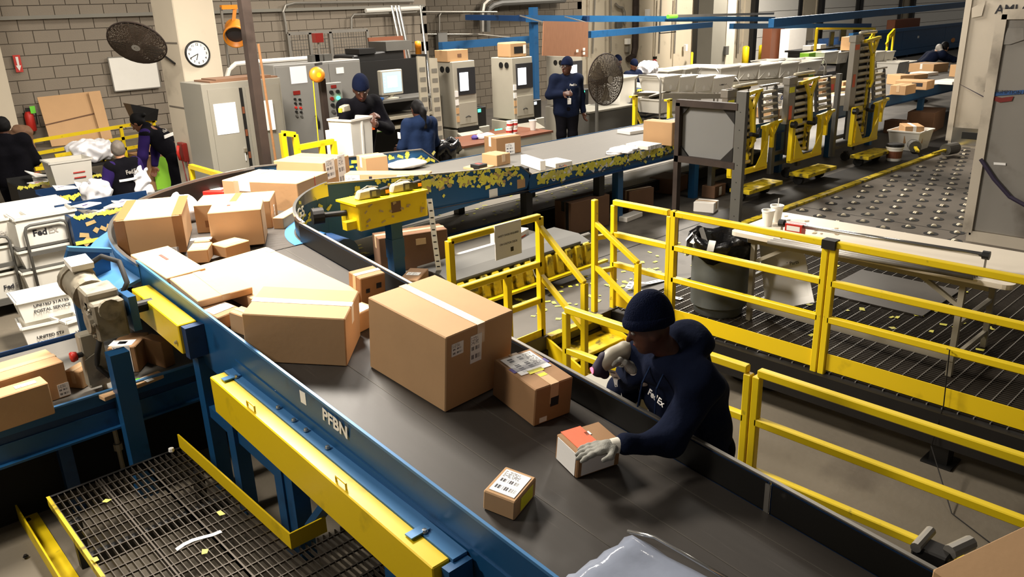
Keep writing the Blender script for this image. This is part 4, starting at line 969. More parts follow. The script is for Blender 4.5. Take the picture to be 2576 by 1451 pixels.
# ================================================================ guard rails and stairs
def fence(label, X, y0, y1, zrails, posts, zfoot, kick=None, w=.05, m='yellow', axis='y', ext=True):
    f = thing('guard_rail', label, 'railing', (X, (y0+y1)/2, 0) if axis == 'y' else ((y0+y1)/2, X, 0), world=True)
    def pt(t, z): return (X, t, z) if axis == 'y' else (t, X, z)
    for k, z in enumerate(zrails):
        MB().bar(pt(y0, z-w/2), pt(y1, z-w/2), w, w).obj('top_rail' if k == 0 else 'mid_rail', m, f, bevel=.006)
    for p in posts: MB().bar(pt(p, zfoot), pt(p, zrails[0]-w), w, w).obj('post', m, f, bevel=.006)
    if kick: MB().bar(pt(y0, kick[0]), pt(y1, kick[0]), .008, kick[1]).obj('kick_plate', 'yellow_clean', f)
    return f
XF = 3.95
zt1, zm1, zl1 = UX(1905, 925, XF).z, UX(1917, 1055, XF).z, UX(1901, 1179, XF).z
ys = UX(1897, 925, XF).y
ya_ = UX(1424, 770, XF).y
fence('yellow guard rail behind the worker, from the stairs to the middle joint', XF, ya_, ys+.035, (zt1, zm1, zl1), (ya_, ys+.03), 0)
fence('yellow guard rail beyond the worker, running to the lower right corner', XF, ys-.035, .2, (zt1, zm1, zl1), (ys-.03, .25), 0)
XG = 5.4
zr = [UX(2104, y, XG).z for y in (606, 706, 800)]; kz = (UX(2075, 891, XG).z+UX(2075, 926, XG).z)/2; kh = UX(2075, 888, XG).z-UX(2075, 930, XG).z
y1_, y2_, y3_ = UX(1545, 492, XG).y, UX(1692, 525, XG).y, UX(2092, 600, XG).y
fence('short yellow guard rail section at the head of the stairs', XG, y1_, y2_+.03, zr, (y1_, y2_+.02), .42, (kz, kh))
gB = fence('long yellow guard rail section in front of the dark waste bin', XG, y2_-.02, y3_+.035, zr, (y3_+.03,), .25, (kz, kh))
MB().bar((XG, y2_-.02, .3), (XG, y2_-.02, zr[0]), .05, .05).obj('post', 'yellow', gB)
gC = fence('yellow guard rail section in front of the long table', XG, y3_-.035, .1, zr, (y3_-.03, .6), .25, (kz, kh))
MB().box(XG-.045, y3_-.05, zr[0]-.06, XG+.03, y3_+.05, zr[0]+.006).obj('clamp', 'dark_steel', gC)
MB().tube([(XG-.04, 1.62, zr[2]), (XG-.045, 1.6, .9), (XG-.05, 1.58, .5), (5.3, 1.6, .2), (4.9, 1.3, .01), (4.4, .4, .01)], .004, 5).obj('loose_wire', 'dark_steel', gC)
# rails around the stairs
fl = thing('guard_rail', 'yellow guard rail with a white safety sign left of the stairs', 'railing', (4.4, 4.5, DK), world=True)
a, b = UY(1130, 605, 4.52), UY(1360, 545, 4.52); ztop = (a.z+b.z)/2
xa, xb = a.x, 4.47
for k, z in enumerate((ztop, ztop-.4, ztop-.72)): MB().bar((xa, 4.52, z), (xb, 4.52, z), .05, .05).obj('top_rail' if k == 0 else 'mid_rail', 'yellow', fl, bevel=.006)
MB().bar((xa, 4.52, DK), (xa, 4.52, ztop), .05, .05).obj('post', 'yellow', fl); MB().bar((xb, 4.52, .1), (xb, 4.52, ztop), .05, .05).obj('post', 'yellow', fl)
xm = UY(1275, 680, 4.52).x; MB().bar((xm, 4.52, DK), (xm, 4.52, ztop-.4), .05, .05).obj('post', 'yellow', fl)
e = UX(1470, 712, 4.47); MB().bar((4.47, 4.52, ztop-.08), (4.47, e.y, e.z), .045, .045).obj('stair_handrail', 'yellow', fl, bevel=.006)
MB().bar((4.47, e.y, .1), (4.47, e.y, e.z), .045, .045).obj('post', 'yellow', fl)
MB().bar((4.47, 4.52, ztop-.5), (4.47, e.y, e.z-.4), .04, .04).obj('stair_midrail', 'yellow', fl)
MB().bar((xa, 4.5, DK+.0), (xb, 4.5, DK+.0), .01, .13).obj('kick_plate', 'yellow_clean', fl)
sg = MB(); s0_, s1_ = UY(1244, 575, 4.49), UY(1310, 635, 4.49)
sn = thing('safety_sign', 'white safety notice hung on the yellow rail by the stairs', 'sign', ((s0_.x+s1_.x)/2, 4.49, 0), world=True)
zc_ = (s0_.z+s1_.z)/2+.02; xc_ = (s0_.x+s1_.x)/2
MB().box(xc_-.14, 4.482, zc_-.15, xc_+.14, 4.49, zc_+.13).obj('sign_sheet', 'paper', sn)
lettering('SAFETY SHOES REQUIRED', (xc_, 4.481, zc_+.035), (1, 0, 0), (0, 0, 1), .0205, 'ink', sn, .015, sx=.95)
lettering('ON CASTOR DECK', (xc_, 4.481, zc_-.035), (1, 0, 0), (0, 0, 1), .022, 'ink', sn, .015)
MB().box(xc_+.02, 4.4805, zc_-.11, xc_+.05, 4.482, zc_-.075).obj('printed_mark', 'ink', sn)
fr_ = thing('guard_rail', 'yellow stair handrail on the right of the stairs', 'railing', (5.2, 4.4, 0), world=True)
p3 = UX(1497, 502, 5.2); MB().bar((5.2, 4.56, .1), (5.2, 4.56, p3.z), .05, .05).obj('post', 'yellow', fr_, bevel=.006)
ds = UX(1500, 560, 5.2).z; e = UX(1605, 662, 5.2)
MB().bar((5.2, 4.56, ds), (5.2, e.y, e.z), .045, .045).obj('stair_handrail', 'yellow', fr_, bevel=.006); MB().bar((5.2, e.y, .1), (5.2, e.y, e.z), .045, .045).obj('post', 'yellow', fr_)
MB().bar((5.2, 4.56, ds-.4), (5.2, e.y-.05, e.z-.44), .04, .04).obj('stair_midrail', 'yellow', fr_)
for z in (1.15, .83): MB().bar((5.2, 4.56, z), (XG, 4.5, z), .04, .04).obj('stub_rail', 'yellow', fr_)
stp = thing('steel_steps', 'short yellow steel steps with worn treads down to the worker', 'stairs', (4.83, 4.2, 0), world=True)
for i, (z, y) in enumerate(((.3, 4.2), (.15, 3.94))):
    MB().box(4.5, y-.02, z-.03, 5.17, y+.26, z).obj('tread', 'yellow_dirty', stp, bevel=.005)
MB().box(4.5, 4.43, DK-.03, 5.17, 4.5, DK+.003).obj('landing_edge', 'yellow_dirty', stp)
for x in (4.475, 5.175): MB().plate([(x, 4.5, DK), (x, 4.5, .15), (x, 3.98, 0), (x, 3.9, 0), (x, 3.88, .2)], .02, (1, 0, 0)).obj('stringer', 'yellow_clean', stp)
# scraps of label backing lying about
def scraps(label, fn, n, m='scrap_yellow', mn=.015, mx=.045):
    b = MB()
    for _ in range(n):
        x, y, z = fn(); a = random.uniform(0, 6.3); w, h = random.uniform(mn, mx)/1.6, random.uniform(mn, mx)/2.4
        c, s = math.cos(a), math.sin(a)
        P = [(-w, -h), (w, -h*.7), (w*.9, h), (-w*.8, h)]
        b.add([(x+c*u-s*v, y+s*u+c*v, z+.003+random.uniform(0, .004)) for u, v in P], [(0, 1, 2, 3)])
    o = b.obj('label_scraps', m, None, kind='stuff'); tag(o, label, 'paper scraps'); return o
scraps('yellow label scraps scattered over the steel deck beside the stairs', lambda: (random.uniform(4.5, 7.6), random.uniform(4.55, 5.35), DK), 85, mn=.025, mx=.06)
scraps('yellow label scraps fallen on the open grating under the table', lambda: (random.gauss(7.1, .45), random.gauss(2.6, .5), DK), 30, mn=.03, mx=.07)
scraps('yellow scraps on the concrete floor at the lower left', lambda: (random.uniform(.5, 1.6), random.uniform(3.6, 5.2), .36), 5, mn=.03, mx=.05)
# paper strips of label backing
def paper_strip(label, pts, w=.05):
    b = MB(); pts = [Vector(p) for p in pts]; L = []
    for i, p in enumerate(pts):
        d = (pts[min(i+1, len(pts)-1)]-pts[max(i-1, 0)]).normalized(); sd = d.cross(ZV)
        if sd.length < .2: sd = Vector((.8, -.6, 0))
        sd.normalize(); L.append([p-sd*w/2, p+sd*w/2, p+sd*w/2+Vector((0, 0, .001)), p-sd*w/2+Vector((0, 0, .001))])
    t = thing('label_strip', label, 'paper strip', pts[0], world=True); b.sweep(L).obj('paper_web', 'paper', t)
    m = MB(); acc = 0
    for i in range(len(pts)-1):
        d = pts[i+1]-pts[i]; n = max(1, int(d.length/.05)); sd = d.normalized().cross(ZV)
        if sd.length < .2: sd = Vector((.8, -.6, 0))
        sd.normalize(); nr = sd.cross(d.normalized())
        for k in range(n):
            c = pts[i]+d*((k+.5)/n)
            for sg_ in (1, -1): m.add([c-sd*w*.28-d.normalized()*.006+nr*.002*sg_, c+sd*w*.28-d.normalized()*.006+nr*.002*sg_, c+sd*w*.28+d.normalized()*.006+nr*.002*sg_, c-sd*w*.28+d.normalized()*.006+nr*.002*sg_], [(0, 1, 2, 3)])
    m.obj('index_marks', 'ink', t, kind='stuff'); return t
paper_strip('long white label strip hanging from the yellow housing', [UY(1080, 500, 5.7), UY(1086, 540, 5.68), UY(1093, 600, 5.66), UY(1100, 650, 5.66), UY(1106, 690, 5.66)], .05)
paper_strip('white label strip hanging over the yellow ribbed bumper', [UY(1332, 650, 5.28), UY(1345, 690, 5.25), UY(1362, 722, 5.2), U(1400, 735, DK+.004)], .06)
paper_strip('white label strip curled on the deck below the ribbed bumper', [U(1385, 700, DK+.01), U(1392, 690, DK+.05), U(1430, 685, DK+.02), U(1480, 668, DK+.006)], .06)
paper_strip('white label strip lying on the grating by the waste bin', [U(1580, 725, DK+.03), U(1590, 710, DK+.06), U(1630, 712, DK+.02), U(1685, 700, DK+.006)], .07)
paper_strip('white label strip lying flat before the waste bin', [U(1600, 730, DK+.006), U(1660, 740, DK+.006), U(1715, 752, DK+.01)], .06)
# ---------------------------------------------------------------- waste bin
tc = U(1797, 795, DK); TB = thing('waste_bin', 'grey round waste bin lined with a black bag behind the yellow rail', 'bin', (tc.x+.13, tc.y+.05, DK))
hb = .68
o = MB().lathe([(.2, 0), (.215, .02), (.255, hb-.06), (.275, hb-.05), (.275, hb), (.255, hb), (.25, .1), (0, .1)], 28).obj('bin_body', 'bin_grey', TB); smooth_angle(o)
def bag(n=36, r=.27, hb=.68):
    b = MB(); prof = [(-.05, hb-.1, 1), (0.018, hb-.12, 2.2), (.02, hb+.0, 1), (.0, hb+.05, 1.4), (-.02, hb-.0, 1), (-.06, hb-.25, 1), (-.1, .2, 1)]
    for dr, z, am in prof:
        for k in range(n):
            t = 2*math.pi*k/n; rr = r+dr+.012*am*math.sin(7*t+z*9)+.008*am*math.sin(13*t+1); b.v.append((rr*math.cos(t), rr*math.sin(t), z+.02*am*math.sin(5*t)))
    for i in range(len(prof)-1):
        for k in range(n): k2 = (k+1) % n; b.f.append((i*n+k, i*n+k2, (i+1)*n+k2, (i+1)*n+k))
    b.f.append(tuple((len(prof)-1)*n+k for k in range(n))); return b
bag().obj('bin_bag', 'black_bag', TB, smooth=True)
for a0, dz in ((2.2, 0), (2.75, .02), (3.4, -.01), (1.4, .01)):
    c, s = math.cos(a0), math.sin(a0)
    MB().sweep([[Vector((c*r-s*w, s*r+c*w, z)) for w, z in ((-.03, zz), (.03, zz), (.03, zz+.002), (-.03, zz+.002))] for r, zz in ((.16, hb-.14+dz), (.255, hb+.05), (.31, hb-.02+dz))]).obj('label_strip_end', 'paper', TB)
# ---------------------------------------------------------------- grey panel in a rusty stand
PS = thing('panel_stand', 'grey eight-sided panel in a rusty steel frame on the deck', 'stand', (6.5, 4.3, DK), world=True)
yl, yr = UX(1708, 300, 6.5).y, UX(1858, 300, 6.5).y; z0, z1 = UX(1706, 398, 6.5).z, UX(1713, 258, 6.5).z
MB().bar((6.5, yr-.03, DK), (6.5, yr-.03, UX(1868, 230, 6.5).z), .05, .1).obj('channel_post', 'grey_dark', PS)
MB().bar((6.5, yl, DK), (6.5, yl, z1), .06, .05).obj('frame_post', 'rust_steel', PS)
for z in (z0, z1): MB().bar((6.5, yl+.02, z), (6.5, yr, z), .06, .06).obj('frame_bar', 'rust_steel', PS)
MB().bar((6.52, yr+.03, z0), (6.52, yr+.03, z1), .03, .03).obj('frame_bar', 'rust_steel', PS)
MB().box(6.53, yr+.02, z0+.02, 6.55, yl-.02, z1-.02).obj('panel', 'grey_panel', PS)
cy, cz = .2, .2
for sy, sz in ((0, 0), (0, 1), (1, 0), (1, 1)):
    y, dy = (yl-.02, -1) if sy == 0 else (yr+.02, 1); z, dz = (z0+.02, 1) if sz == 0 else (z1-.02, -1)
    k = .7 if sy == 0 else 1.1
    MB().plate([(6.505, y, z), (6.505, y+dy*.15*k, z), (6.505, y, z+dz*.15*k)], .012, (1, 0, 0)).obj('corner_gusset', 'dark_steel', PS)
for i in range(7): MB().cyl((6.474, yr-.03, 1.2+i*.16), (6.478, yr-.03, 1.2+i*.16), .006, 6).obj('punched_hole', 'black', PS)
# ---------------------------------------------------------------- long table with its roller
ZT = 1.24
tx0, tx1, ty0, ty1 = 5.88, 6.76, 1.44, 3.62
TB2 = thing('folding_table', 'long cream folding table with steel legs behind the yellow rail', 'table', (6.3, 2.5, DK), world=True)
r = .06; poly = []
for cx_, cy_, a0 in ((tx1-r, ty1-r, 0), (tx0+r, ty1-r, 90), (tx0+r, ty0+r, 180), (tx1-r, ty0+r, 270)):
    for k in range(5): t = math.radians(a0+k*22.5); poly.append((cx_+r*math.cos(t), cy_+r*math.sin(t)))
MB().prism(poly, ZT-.035, ZT).obj('table_top', 'table_top', TB2)
MB().box(tx0+.05, ty0+.15, ZT-.085, tx0+.08, ty1-.15, ZT-.035).box(tx1-.08, ty0+.15, ZT-.085, tx1-.05, ty1-.15, ZT-.035).obj('apron', 'beige_metal', TB2)
for y in (ty0+.32, ty1-.2):
    for x in (tx0+.08, tx1-.08): MB().bar((x, y, DK), (x, y, ZT-.04), .04, .04).obj('leg', 'beige_metal', TB2)
    for z in (.58, .85): MB().bar((tx0+.08, y, z), (tx1-.08, y, z), .03, .03).obj('leg_tie', 'beige_metal', TB2)
    MB().bar((tx0+.1, y, .98), (tx0+.1, y+(.35 if y < 2.5 else -.35), ZT-.05), .03, .03).obj('leg_brace', 'beige_metal', TB2)
MB().bar((tx0+.06, ty0+.3, .62), (tx0+.06, ty1-.2, .62), .012, .1).obj('foot_board', 'beige_metal', TB2)
RR = thing('roll_cutter', 'long chrome roller with black end caps mounted on the table', 'roller', (6.1, 2.6, ZT), world=True)
ra, rb_ = UX(1968, 561, 6.1), UX(2482, 642, 6.1)
ra = U(1968, 561, ZT+.13); rb_ = U(2482, 642, ZT+.13)
MB().cyl(ra, rb_, .018, 12).obj('rod', 'chrome', RR, smooth=True)
for p in (ra, rb_): MB().cyl(p-(rb_-ra).normalized()*.025, p+(rb_-ra).normalized()*.02, .032, 12).obj('end_cap', 'black', RR); MB().bar((p.x, p.y, ZT), (p.x, p.y, p.z), .025, .008).obj('bracket', 'galv', RR)
bxp = ra+(rb_-ra)*.075; dirv = (rb_-ra).normalized()
MB().obb(bxp-Vector((0, 0, .03)), dirv*.07, dirv.cross(ZV)*.04, (0, 0, .045)).obj('cutter_block', 'red', RR); MB().obb(bxp-Vector((0, 0, .02)), dirv*.055, dirv.cross(ZV)*.042, (0, 0, .02)).obj('block_label', 'paper', RR)
off = Vector((-.12, 0, -.115))
for k in range(3):
    o2 = off+Vector((-.045*k, 0, 0)); MB().cyl(ra+o2, rb_+o2, .016, 8).obj('base_tube', 'alu_dull', RR, smooth=True)
def cup(label, p, s=1.0, straw=False, group='foam cups on the table'):
    c = thing('foam_cup', label, 'cup', p, 0, group)
    o = MB().lathe([(.032*s, 0), (.046*s, .11*s), (.05*s, .112*s), (.05*s, .125*s), (.043*s, .125*s), (.03*s, .01), (0, .01)], 18).obj('cup_body', 'white_plastic', c); smooth_angle(o)
    if straw: MB().cyl((.01, 0, .02), (.02, .0, .125*s+.06), .004, 6).obj('straw', 'paper', c)
    return c
cup('white foam cup with a stir stick on the table corner', U(1952, 557, ZT), 1.2, True); cup('white foam cup without stick, left on the table corner', U(1930, 568, ZT), 1.15)
b = MB()
for _ in range(14):
    x, y = random.uniform(6.25, 6.65), random.uniform(2.6, 3.55); a = random.uniform(0, 3); w = random.uniform(.015, .04)
    b.add([(x+w*math.cos(a+t), y+w*.6*math.sin(a+t), ZT+.003) for t in (0, 1.6, 3.1, 4.7)], [(0, 1, 2, 3)])
tag(b.obj('label_scraps', 'scrap_tan', None, kind='stuff'), 'faint tan scraps on the white table top', 'paper scraps')
# board with hand sketches leaning under the table
hb_ = thing('sketch_board', 'white board with hand-drawn notes leaning under the table', 'board', (6.5, 3.4, DK), world=True)
A, B, C, D = U(1925, 785, DK), U(2050, 762, DK), UY(2015, 640, 3.2), UY(1912, 612, 3.75)
A = Vector((6.1, 3.35, DK)); pts = [UX(1928, 783, 6.15), UX(2050, 760, 6.15), UX(2025, 640, 6.3), UX(1910, 600, 6.3)]
MB().plate(pts, .008).obj('sheet', 'paper', hb_)
ex = (pts[1]-pts[0]).normalized(); ey = (pts[3]-pts[0]).normalized(); nr = ex.cross(ey).normalized()
if nr.x > 0: nr = -nr
c = (pts[0]+pts[1]+pts[2]+pts[3])/4
for s, du, dv, sz, mm in (('NOT Parts', .04, .1, .045, 'ink'), ('Leno', -.1, .2, .045, 'ink')): lettering(s, c+ex*du+ey*dv+nr*.003, ex, ey, sz, mm, hb_)
for dv, mm in ((-.02, 'label_green'), (-.1, 'ink_red')): MB().obb(c+ex*.02+ey*dv+nr*.004, ex*.13, ey*.003, nr*.001).obj('pen_line', mm, hb_)
tag(MB().box(7.0, 2.35, DK, 7.9, 3.3, DK+.012).obj('cardboard_sheet', 'deck_plate'), 'grey flat sheet lying on the grating behind the table', 'sheet')
tag(MB().hexa([(6.9, 1.2, DK), (7.3, 1.2, DK), (7.3, 1.5, DK), (6.9, 1.5, DK)], [(6.93, 1.23, DK+.2), (7.27, 1.23, DK+.2), (7.27, 1.47, DK+.2), (6.93, 1.47, DK+.2)]).obj('steel_block', 'dark_steel', bevel=.01), 'dark steel block on the grating at the right edge', 'block')
for px, py, lb in ((1935, 950, 'black round weight on the concrete below the deck, nearer of two'), (1880, 930, 'black round weight on the concrete below the deck, further of two')):
    q = U(px, py+15, 0); tag(MB().lathe([(.1, 0), (.14, .01), (.14, .07), (.11, .085), (.05, .085), (.05, .05), (0, .05)], 20, q).obj('rubber_weight', 'rubber', None, smooth=False), lb, 'weight', 'rubber weights under the deck')
# ---------------------------------------------------------------- air cargo containers
def container(label, X, y0, y1, ztop, m, cut=.5, depth=1.5, name='cargo_container'):
    t = thing(name, label, 'container', (X, (y0+y1)/2, DK), world=True)
    MB().plate([(X, y0, DK+.12), (X, y1, DK+.12), (X, y1, ztop), (X, y0-.0, ztop)], depth, (1, 0, 0)).obj('shell', m, t, bevel=.01)
    MB().box(X-.03, y1, DK, X+depth, y0, DK+.12).obj('base', 'alu', t)
    for y in (y0, y1): MB().bar((X-.01, y, DK+.1), (X-.01, y, ztop), .05, .1).obj('corner_post', 'alu', t)
    MB().bar((X-.01, y0, ztop), (X-.01, y1, ztop), .05, .1).obj('top_edge', 'alu', t)
    return t
XB = 15.9; yB = UX(2385, 365, XB).y; zB = 3.6
cb = container('tall aluminium air cargo container with black stencilled letters, rear of two', XB, yB, yB-2.6, zB, 'alu')
sk0 = UX(2395, 350, XB-.03); MB().box(XB-.04, yB-1.2, DK+.05, XB-.02, yB-.05, DK+.35).obj('skirt_plate', 'chrome', cb)
MB().box(XB-.05, yB-.5, DK+.16, XB-.04, yB-.22, DK+.28).obj('punched_vent', 'black', cb)
lettering('AMJ 66', UX(2553, 24, XB-.02), (0, -1, 0), (0, 0, 1), .2, 'ink', cb, .02)
MB().plate([UX(2412, 210, XB-.03), UX(2418, 214, XB-.03), UX(2484, 250, XB-.03), UX(2482, 246, XB-.03)], .006, (-1, 0, 0)).obj('strap', 'strap_purple', cb)
gp = [(UX(2445, 20, XB-.02)), (UX(2480, 2, XB-.02)), (UX(2470, 40, XB-.02)), (UX(2445, 45, XB-.02))]
MB().plate(gp, .01, (-1, 0, 0)).obj('corner_gusset', 'alu', cb)
XA = 9.72; yA = UX(2432, 598, XA).y; zA = UX(2528, 41, XA).z
ca = container('dull grey aluminium cargo container with red handling label, nearer of two', XA, yA, yA-2.2, zA+.02, 'alu_dull')
MB().plate([UX(2495, 232, XA-.012), UX(2576, 226, XA-.012), UX(2576, 236, XA-.012), UX(2495, 242, XA-.012)], .003, (-1, 0, 0)).obj('blue_tape', 'rough_blue', ca)
lettering('CONSUMPTION DATE', UX(2540, 232, XA-.018), (0, -1, 0), (0, 0, 1), .05, 'ink', ca)
MB().plate([UX(2490, 240, XA-.012), UX(2520, 246, XA-.012), UX(2550, 242, XA-.012), UX(2545, 254, XA-.012), UX(2515, 258, XA-.012), UX(2492, 250, XA-.012)], .003, (-1, 0, 0)).obj('red_label', 'red_dark', ca)
MB().plate([UX(2500, 408, XA-.012), UX(2530, 410, XA-.012), UX(2530, 416, XA-.012), UX(2500, 414, XA-.012)], .004, (-1, 0, 0)).obj('nameplate', 'paper', ca)
MB().tube([UX(2467, 400, XA-.03), UX(2500, 450, XA-.04), UX(2540, 495, XA-.04), UX(2585, 520, XA-.04)], .022, 8).obj('strap', 'strap_purple', ca)
MB().bar(UX(2440, 590, XA-.02), UX(2476, 300, XA-.02), .02, .02).obj('seam_bar', 'alu', ca)
MB().plate([UX(2536, 70, XA-.012), UX(2576, 70, XA-.012), UX(2576, 100, XA-.012), UX(2540, 112, XA-.012), UX(2520, 112, XA-.012)], .006, (-1, 0, 0)).obj('gusset', 'alu_dull', ca)
# ---------------------------------------------------------------- standing roller stands
def roller_stand(label, loc, H, rot=0, group='standing roller stands'):
    t = thing('roller_stand', label, 'roller stand', loc, rot, group)
    MB().hexa([(-.42, -.5, .14), (.36, -.5, .14), (.36, -.22, .14), (-.42, -.22, .14)], [(-.42, -.5, .19), (.36, -.5, .19), (.36, -.22, .19), (-.42, -.22, .19)]).obj('base_plate', 'yellow_dirty', t)
    for x, y in ((-.3, -.3), (.25, -.3), (0, .05)):
        w = MB().cyl((x-.03, y, .07), (x+.03, y, .07), .07, 14).obj('wheel', 'tire', t)
        MB().box(x-.04, y-.02, .09, x+.04, y+.02, .16).obj('wheel_fork', 'dark_steel', w)
    for x in (-.36, .36): MB().bar((x, .1, .12), (x, .1, max(1.05, H*.72)), .08, .06).obj('rear_channel', 'grey_dark', t)
    for z in (.25, .42): MB().bar((-.36, .1, z), (.36, .1, z), .05, .05).obj('cross_bar', 'grey_dark', t)
    # yellow cradle
    for x in (-.4, .36): MB().bar((x, -.2, .36), (x, -.2, .95), .07, .06).obj('cradle_upright', 'yellow', t)
    MB().bar((-.42, -.2, .36), (.4, -.2, .36), .07, .06).obj('cradle_bar', 'yellow', t); MB().bar((-.42, -.2, .93), (-.2, -.2, .93), .06, .06).obj('cradle_bar', 'yellow', t)
    for s in (-1, 1):
        x = .36*s-.02; MB().plate([(x, -.24, .38), (x-s*.26, -.24, .38), (x, -.24, .74)], .014, (0, -1, 0)).obj('cradle_gusset', 'yellow', t)
    MB().cyl((-.42, -.26, .9), (-.42, -.2, .9), .05, 12).obj('pivot', 'black', t)
    # roller column
    n = int((H-.42)/.1)
    for i in range(n):
        z = .45+i*.1; MB().cyl((-.2, -.08, z), (.2, -.08, z), .03, 10).obj('roller', 'roller', t, smooth=True)
    MB().box(-.26, -.11, .4, -.22, -.04, H).obj('roller_side', 'grey_dark', t); MB().box(.22, -.11, .4, .26, -.04, H*.9).obj('roller_side', 'grey_dark', t)
    MB().box(-.24, -.03, .4, .24, .0, H*.95).obj('back_sheet', 'black', t)
    MB().box(-.44, -.13, .9, -.27, -.05, H+.02).obj('mast', 'galv', t)
    tg = MB().box(-.4, -.135, H*.62, -.33, -.131, H*.62+.2).obj('red_tag', 'label_orange', t); MB().box(-.42, -.135, H-.2, -.3, -.131, H-.12).obj('yellow_tag', 'label_yellow' if H < 1.8 else 'label_orange', t)
    MB().box(-.46, -.14, H-.08, -.25, -.04, H+.02).obj('mast_head', 'galv', t)
    MB().cyl((-.3, -.12, H+.05), (.2, -.12, H+.05), .025, 10).obj('top_roller', 'roller', t, smooth=True)
    MB().cyl((-.25, -.05, H+.0), (.15, -.05, H+.0), .025, 10).obj('top_roller', 'dark_steel', t)
    # forked arm
    MB().bar((-.2, -.16, H-.08), (.26, -.16, H-.04), .05, .04).obj('fork_bar', 'yellow', t)
    MB().bar((-.08, -.17, H-.09), (.06, -.17, H-.3), .035, .05).obj('fork_leg', 'yellow', t); MB().bar((.18, -.17, H-.06), (.06, -.17, H-.3), .035, .05).obj('fork_leg', 'yellow', t)
    MB().bar((.06, -.17, H-.28), (.13, -.17, H-.75), .04, .06).obj('fork_stem', 'yellow', t); MB().bar((.12, -.19, H-.72), (.05, -.19, H-.82), .03, .03).obj('fork_hook', 'yellow', t)
    MB().bar((.05, -.15, .5), (.05, -.15, H-.7), .03, .03).obj('pull_rod', 'yellow_dirty', t)
    # tilted small roller bed on the right
    zb_ = .98; bd = []
    for s in (.0, .36):
        MB().plate([(.32+s, -.12, zb_), (.40+s, -.12, zb_), (.5+s, -.02, zb_+.46), (.46+s, -.02, zb_+.5), (.38+s, -.02, zb_+.42)], .02, (0, -1, 0)).obj('bed_side', 'grey_dark', t)
    for i in range(5):
        f = .12+i*.19; MB().cyl((.36+f*.1, -.12+f*.1, zb_+f*.46), (.74+f*.1, -.12+f*.1, zb_+f*.46), .026, 10).obj('bed_roller', 'roller', t, smooth=True)
    MB().bar((.44, -.04, zb_+.5), (.86, -.04, zb_+.5), .05, .025).obj('bed_edge', 'galv', t)
    MB().bar((.34, -.16, zb_-.06), (.8, -.16, zb_-.02), .045, .04).obj('bed_bar', 'yellow', t); MB().bar((.58, -.17, zb_-.04), (.58, -.17, zb_-.38), .04, .05).obj('bed_stem', 'yellow', t)
    for dx in (-.12, .12): MB().bar((.58+dx, -.17, zb_-.04), (.58, -.17, zb_-.22), .03, .04).obj('bed_fork', 'yellow', t)
    MB().tube([(.2, -.2, .92), (.1, -.24, .85), (-.02, -.22, .88)], .03, 8).obj('drive_link', 'dark_steel', t)
    return t
for (px, py, H, lb) in ((1880, 492, 1.5, 'yellow and grey roller stand directly behind the grey panel'), (2022, 452, 1.55, 'yellow and grey roller stand in the middle of three'), (2168, 408, 2.05, 'tallest yellow and grey roller stand, rightmost of three')):
    q = U(px, py, DK); roller_stand(lb, (q.x, q.y+.24, DK), H, 0).scale = (1.14, 1.1, 1)
# pail, tub, chain rollers on the far deck
q = U(2247, 405, DK); pa = thing('plastic_pail', 'white plastic pail with a black lid on the far deck', 'pail', q)
o = MB().lathe([(.1, 0), (.115, .02), (.13, .22), (.14, .225), (.14, .25), (0, .25)], 20).obj('pail_body', 'white_plastic', pa); smooth_angle(o)
MB().lathe([(.142, .25), (.142, .29), (.1, .3), (0, .3)], 20).obj('lid', 'black', pa); MB().lathe([(.1205, .06), (.1285, .18)], 20).obj('pail_label', 'wood_dark', pa)
def tub(label, loc, rot, w, d, h, m='tote', group=None, name='plastic_tub', taper=.82, cat='tub'):
    t = thing(name, label, cat, loc, rot, group); a, b_ = w/2, d/2; k = taper
    def ring(s, z): return [(-a*s, -b_*s, z), (a*s, -b_*s, z), (a*s, b_*s, z), (-a*s, b_*s, z)]
    m_ = MB(); R = [ring(k, 0), ring(1, h), ring(.96, h), ring(k*.96, .012)]
    for r_ in R: m_.v += r_
    for i in range(3):
        for j in range(4): m_.f.append((i*4+j, i*4+(j+1) % 4, (i+1)*4+(j+1) % 4, (i+1)*4+j))
    m_.f.append((0, 3, 2, 1)); m_.f.append((12, 13, 14, 15)); m_.obj('tub_body', m, t)
    rim = MB(); pts = ring(1.02, h-.012)
    for j in range(4): rim.bar(pts[j], pts[(j+1) % 4], .022, .024)
    rim.obj('rim', m, t); return t
q = U(2315, 372, DK); tub('white plastic tub holding an open box on the far deck', (q.x-.22, q.y+.12, DK), .0, .62, .56, .36, 'white_plastic')
carton('brown open-topped box standing in the white tub', (2326, 318), (2288, 321), (2340, 310), h=.3, lift=.12, plane=level(DK+.02), m='cardboard', tape='long', tm='paper', group=GU)
for px, py, lb, r in ((2300, 388, 'yellow and grey drum roller lying at the deck edge, left of two', .5), (2375, 396, 'yellow and grey drum roller lying at the deck edge, right of two', -.2)):
    q = U(px, py, DK); t = thing('drum_roller', lb, 'roller', (q.x, q.y, DK+.03), r, 'drum rollers on the deck')
    MB().cyl((0, 0, .1), (.3, 0, .1), .1, 16).obj('drum', 'grey_dark', t); MB().cyl((.28, 0, .1), (.31, 0, .1), .07, 14).obj('drum_core', 'yellow_dirty', t); MB().bar((-.35, 0, .08), (.05, 0, .1), .05, .03).obj('handle', 'yellow_dirty', t)
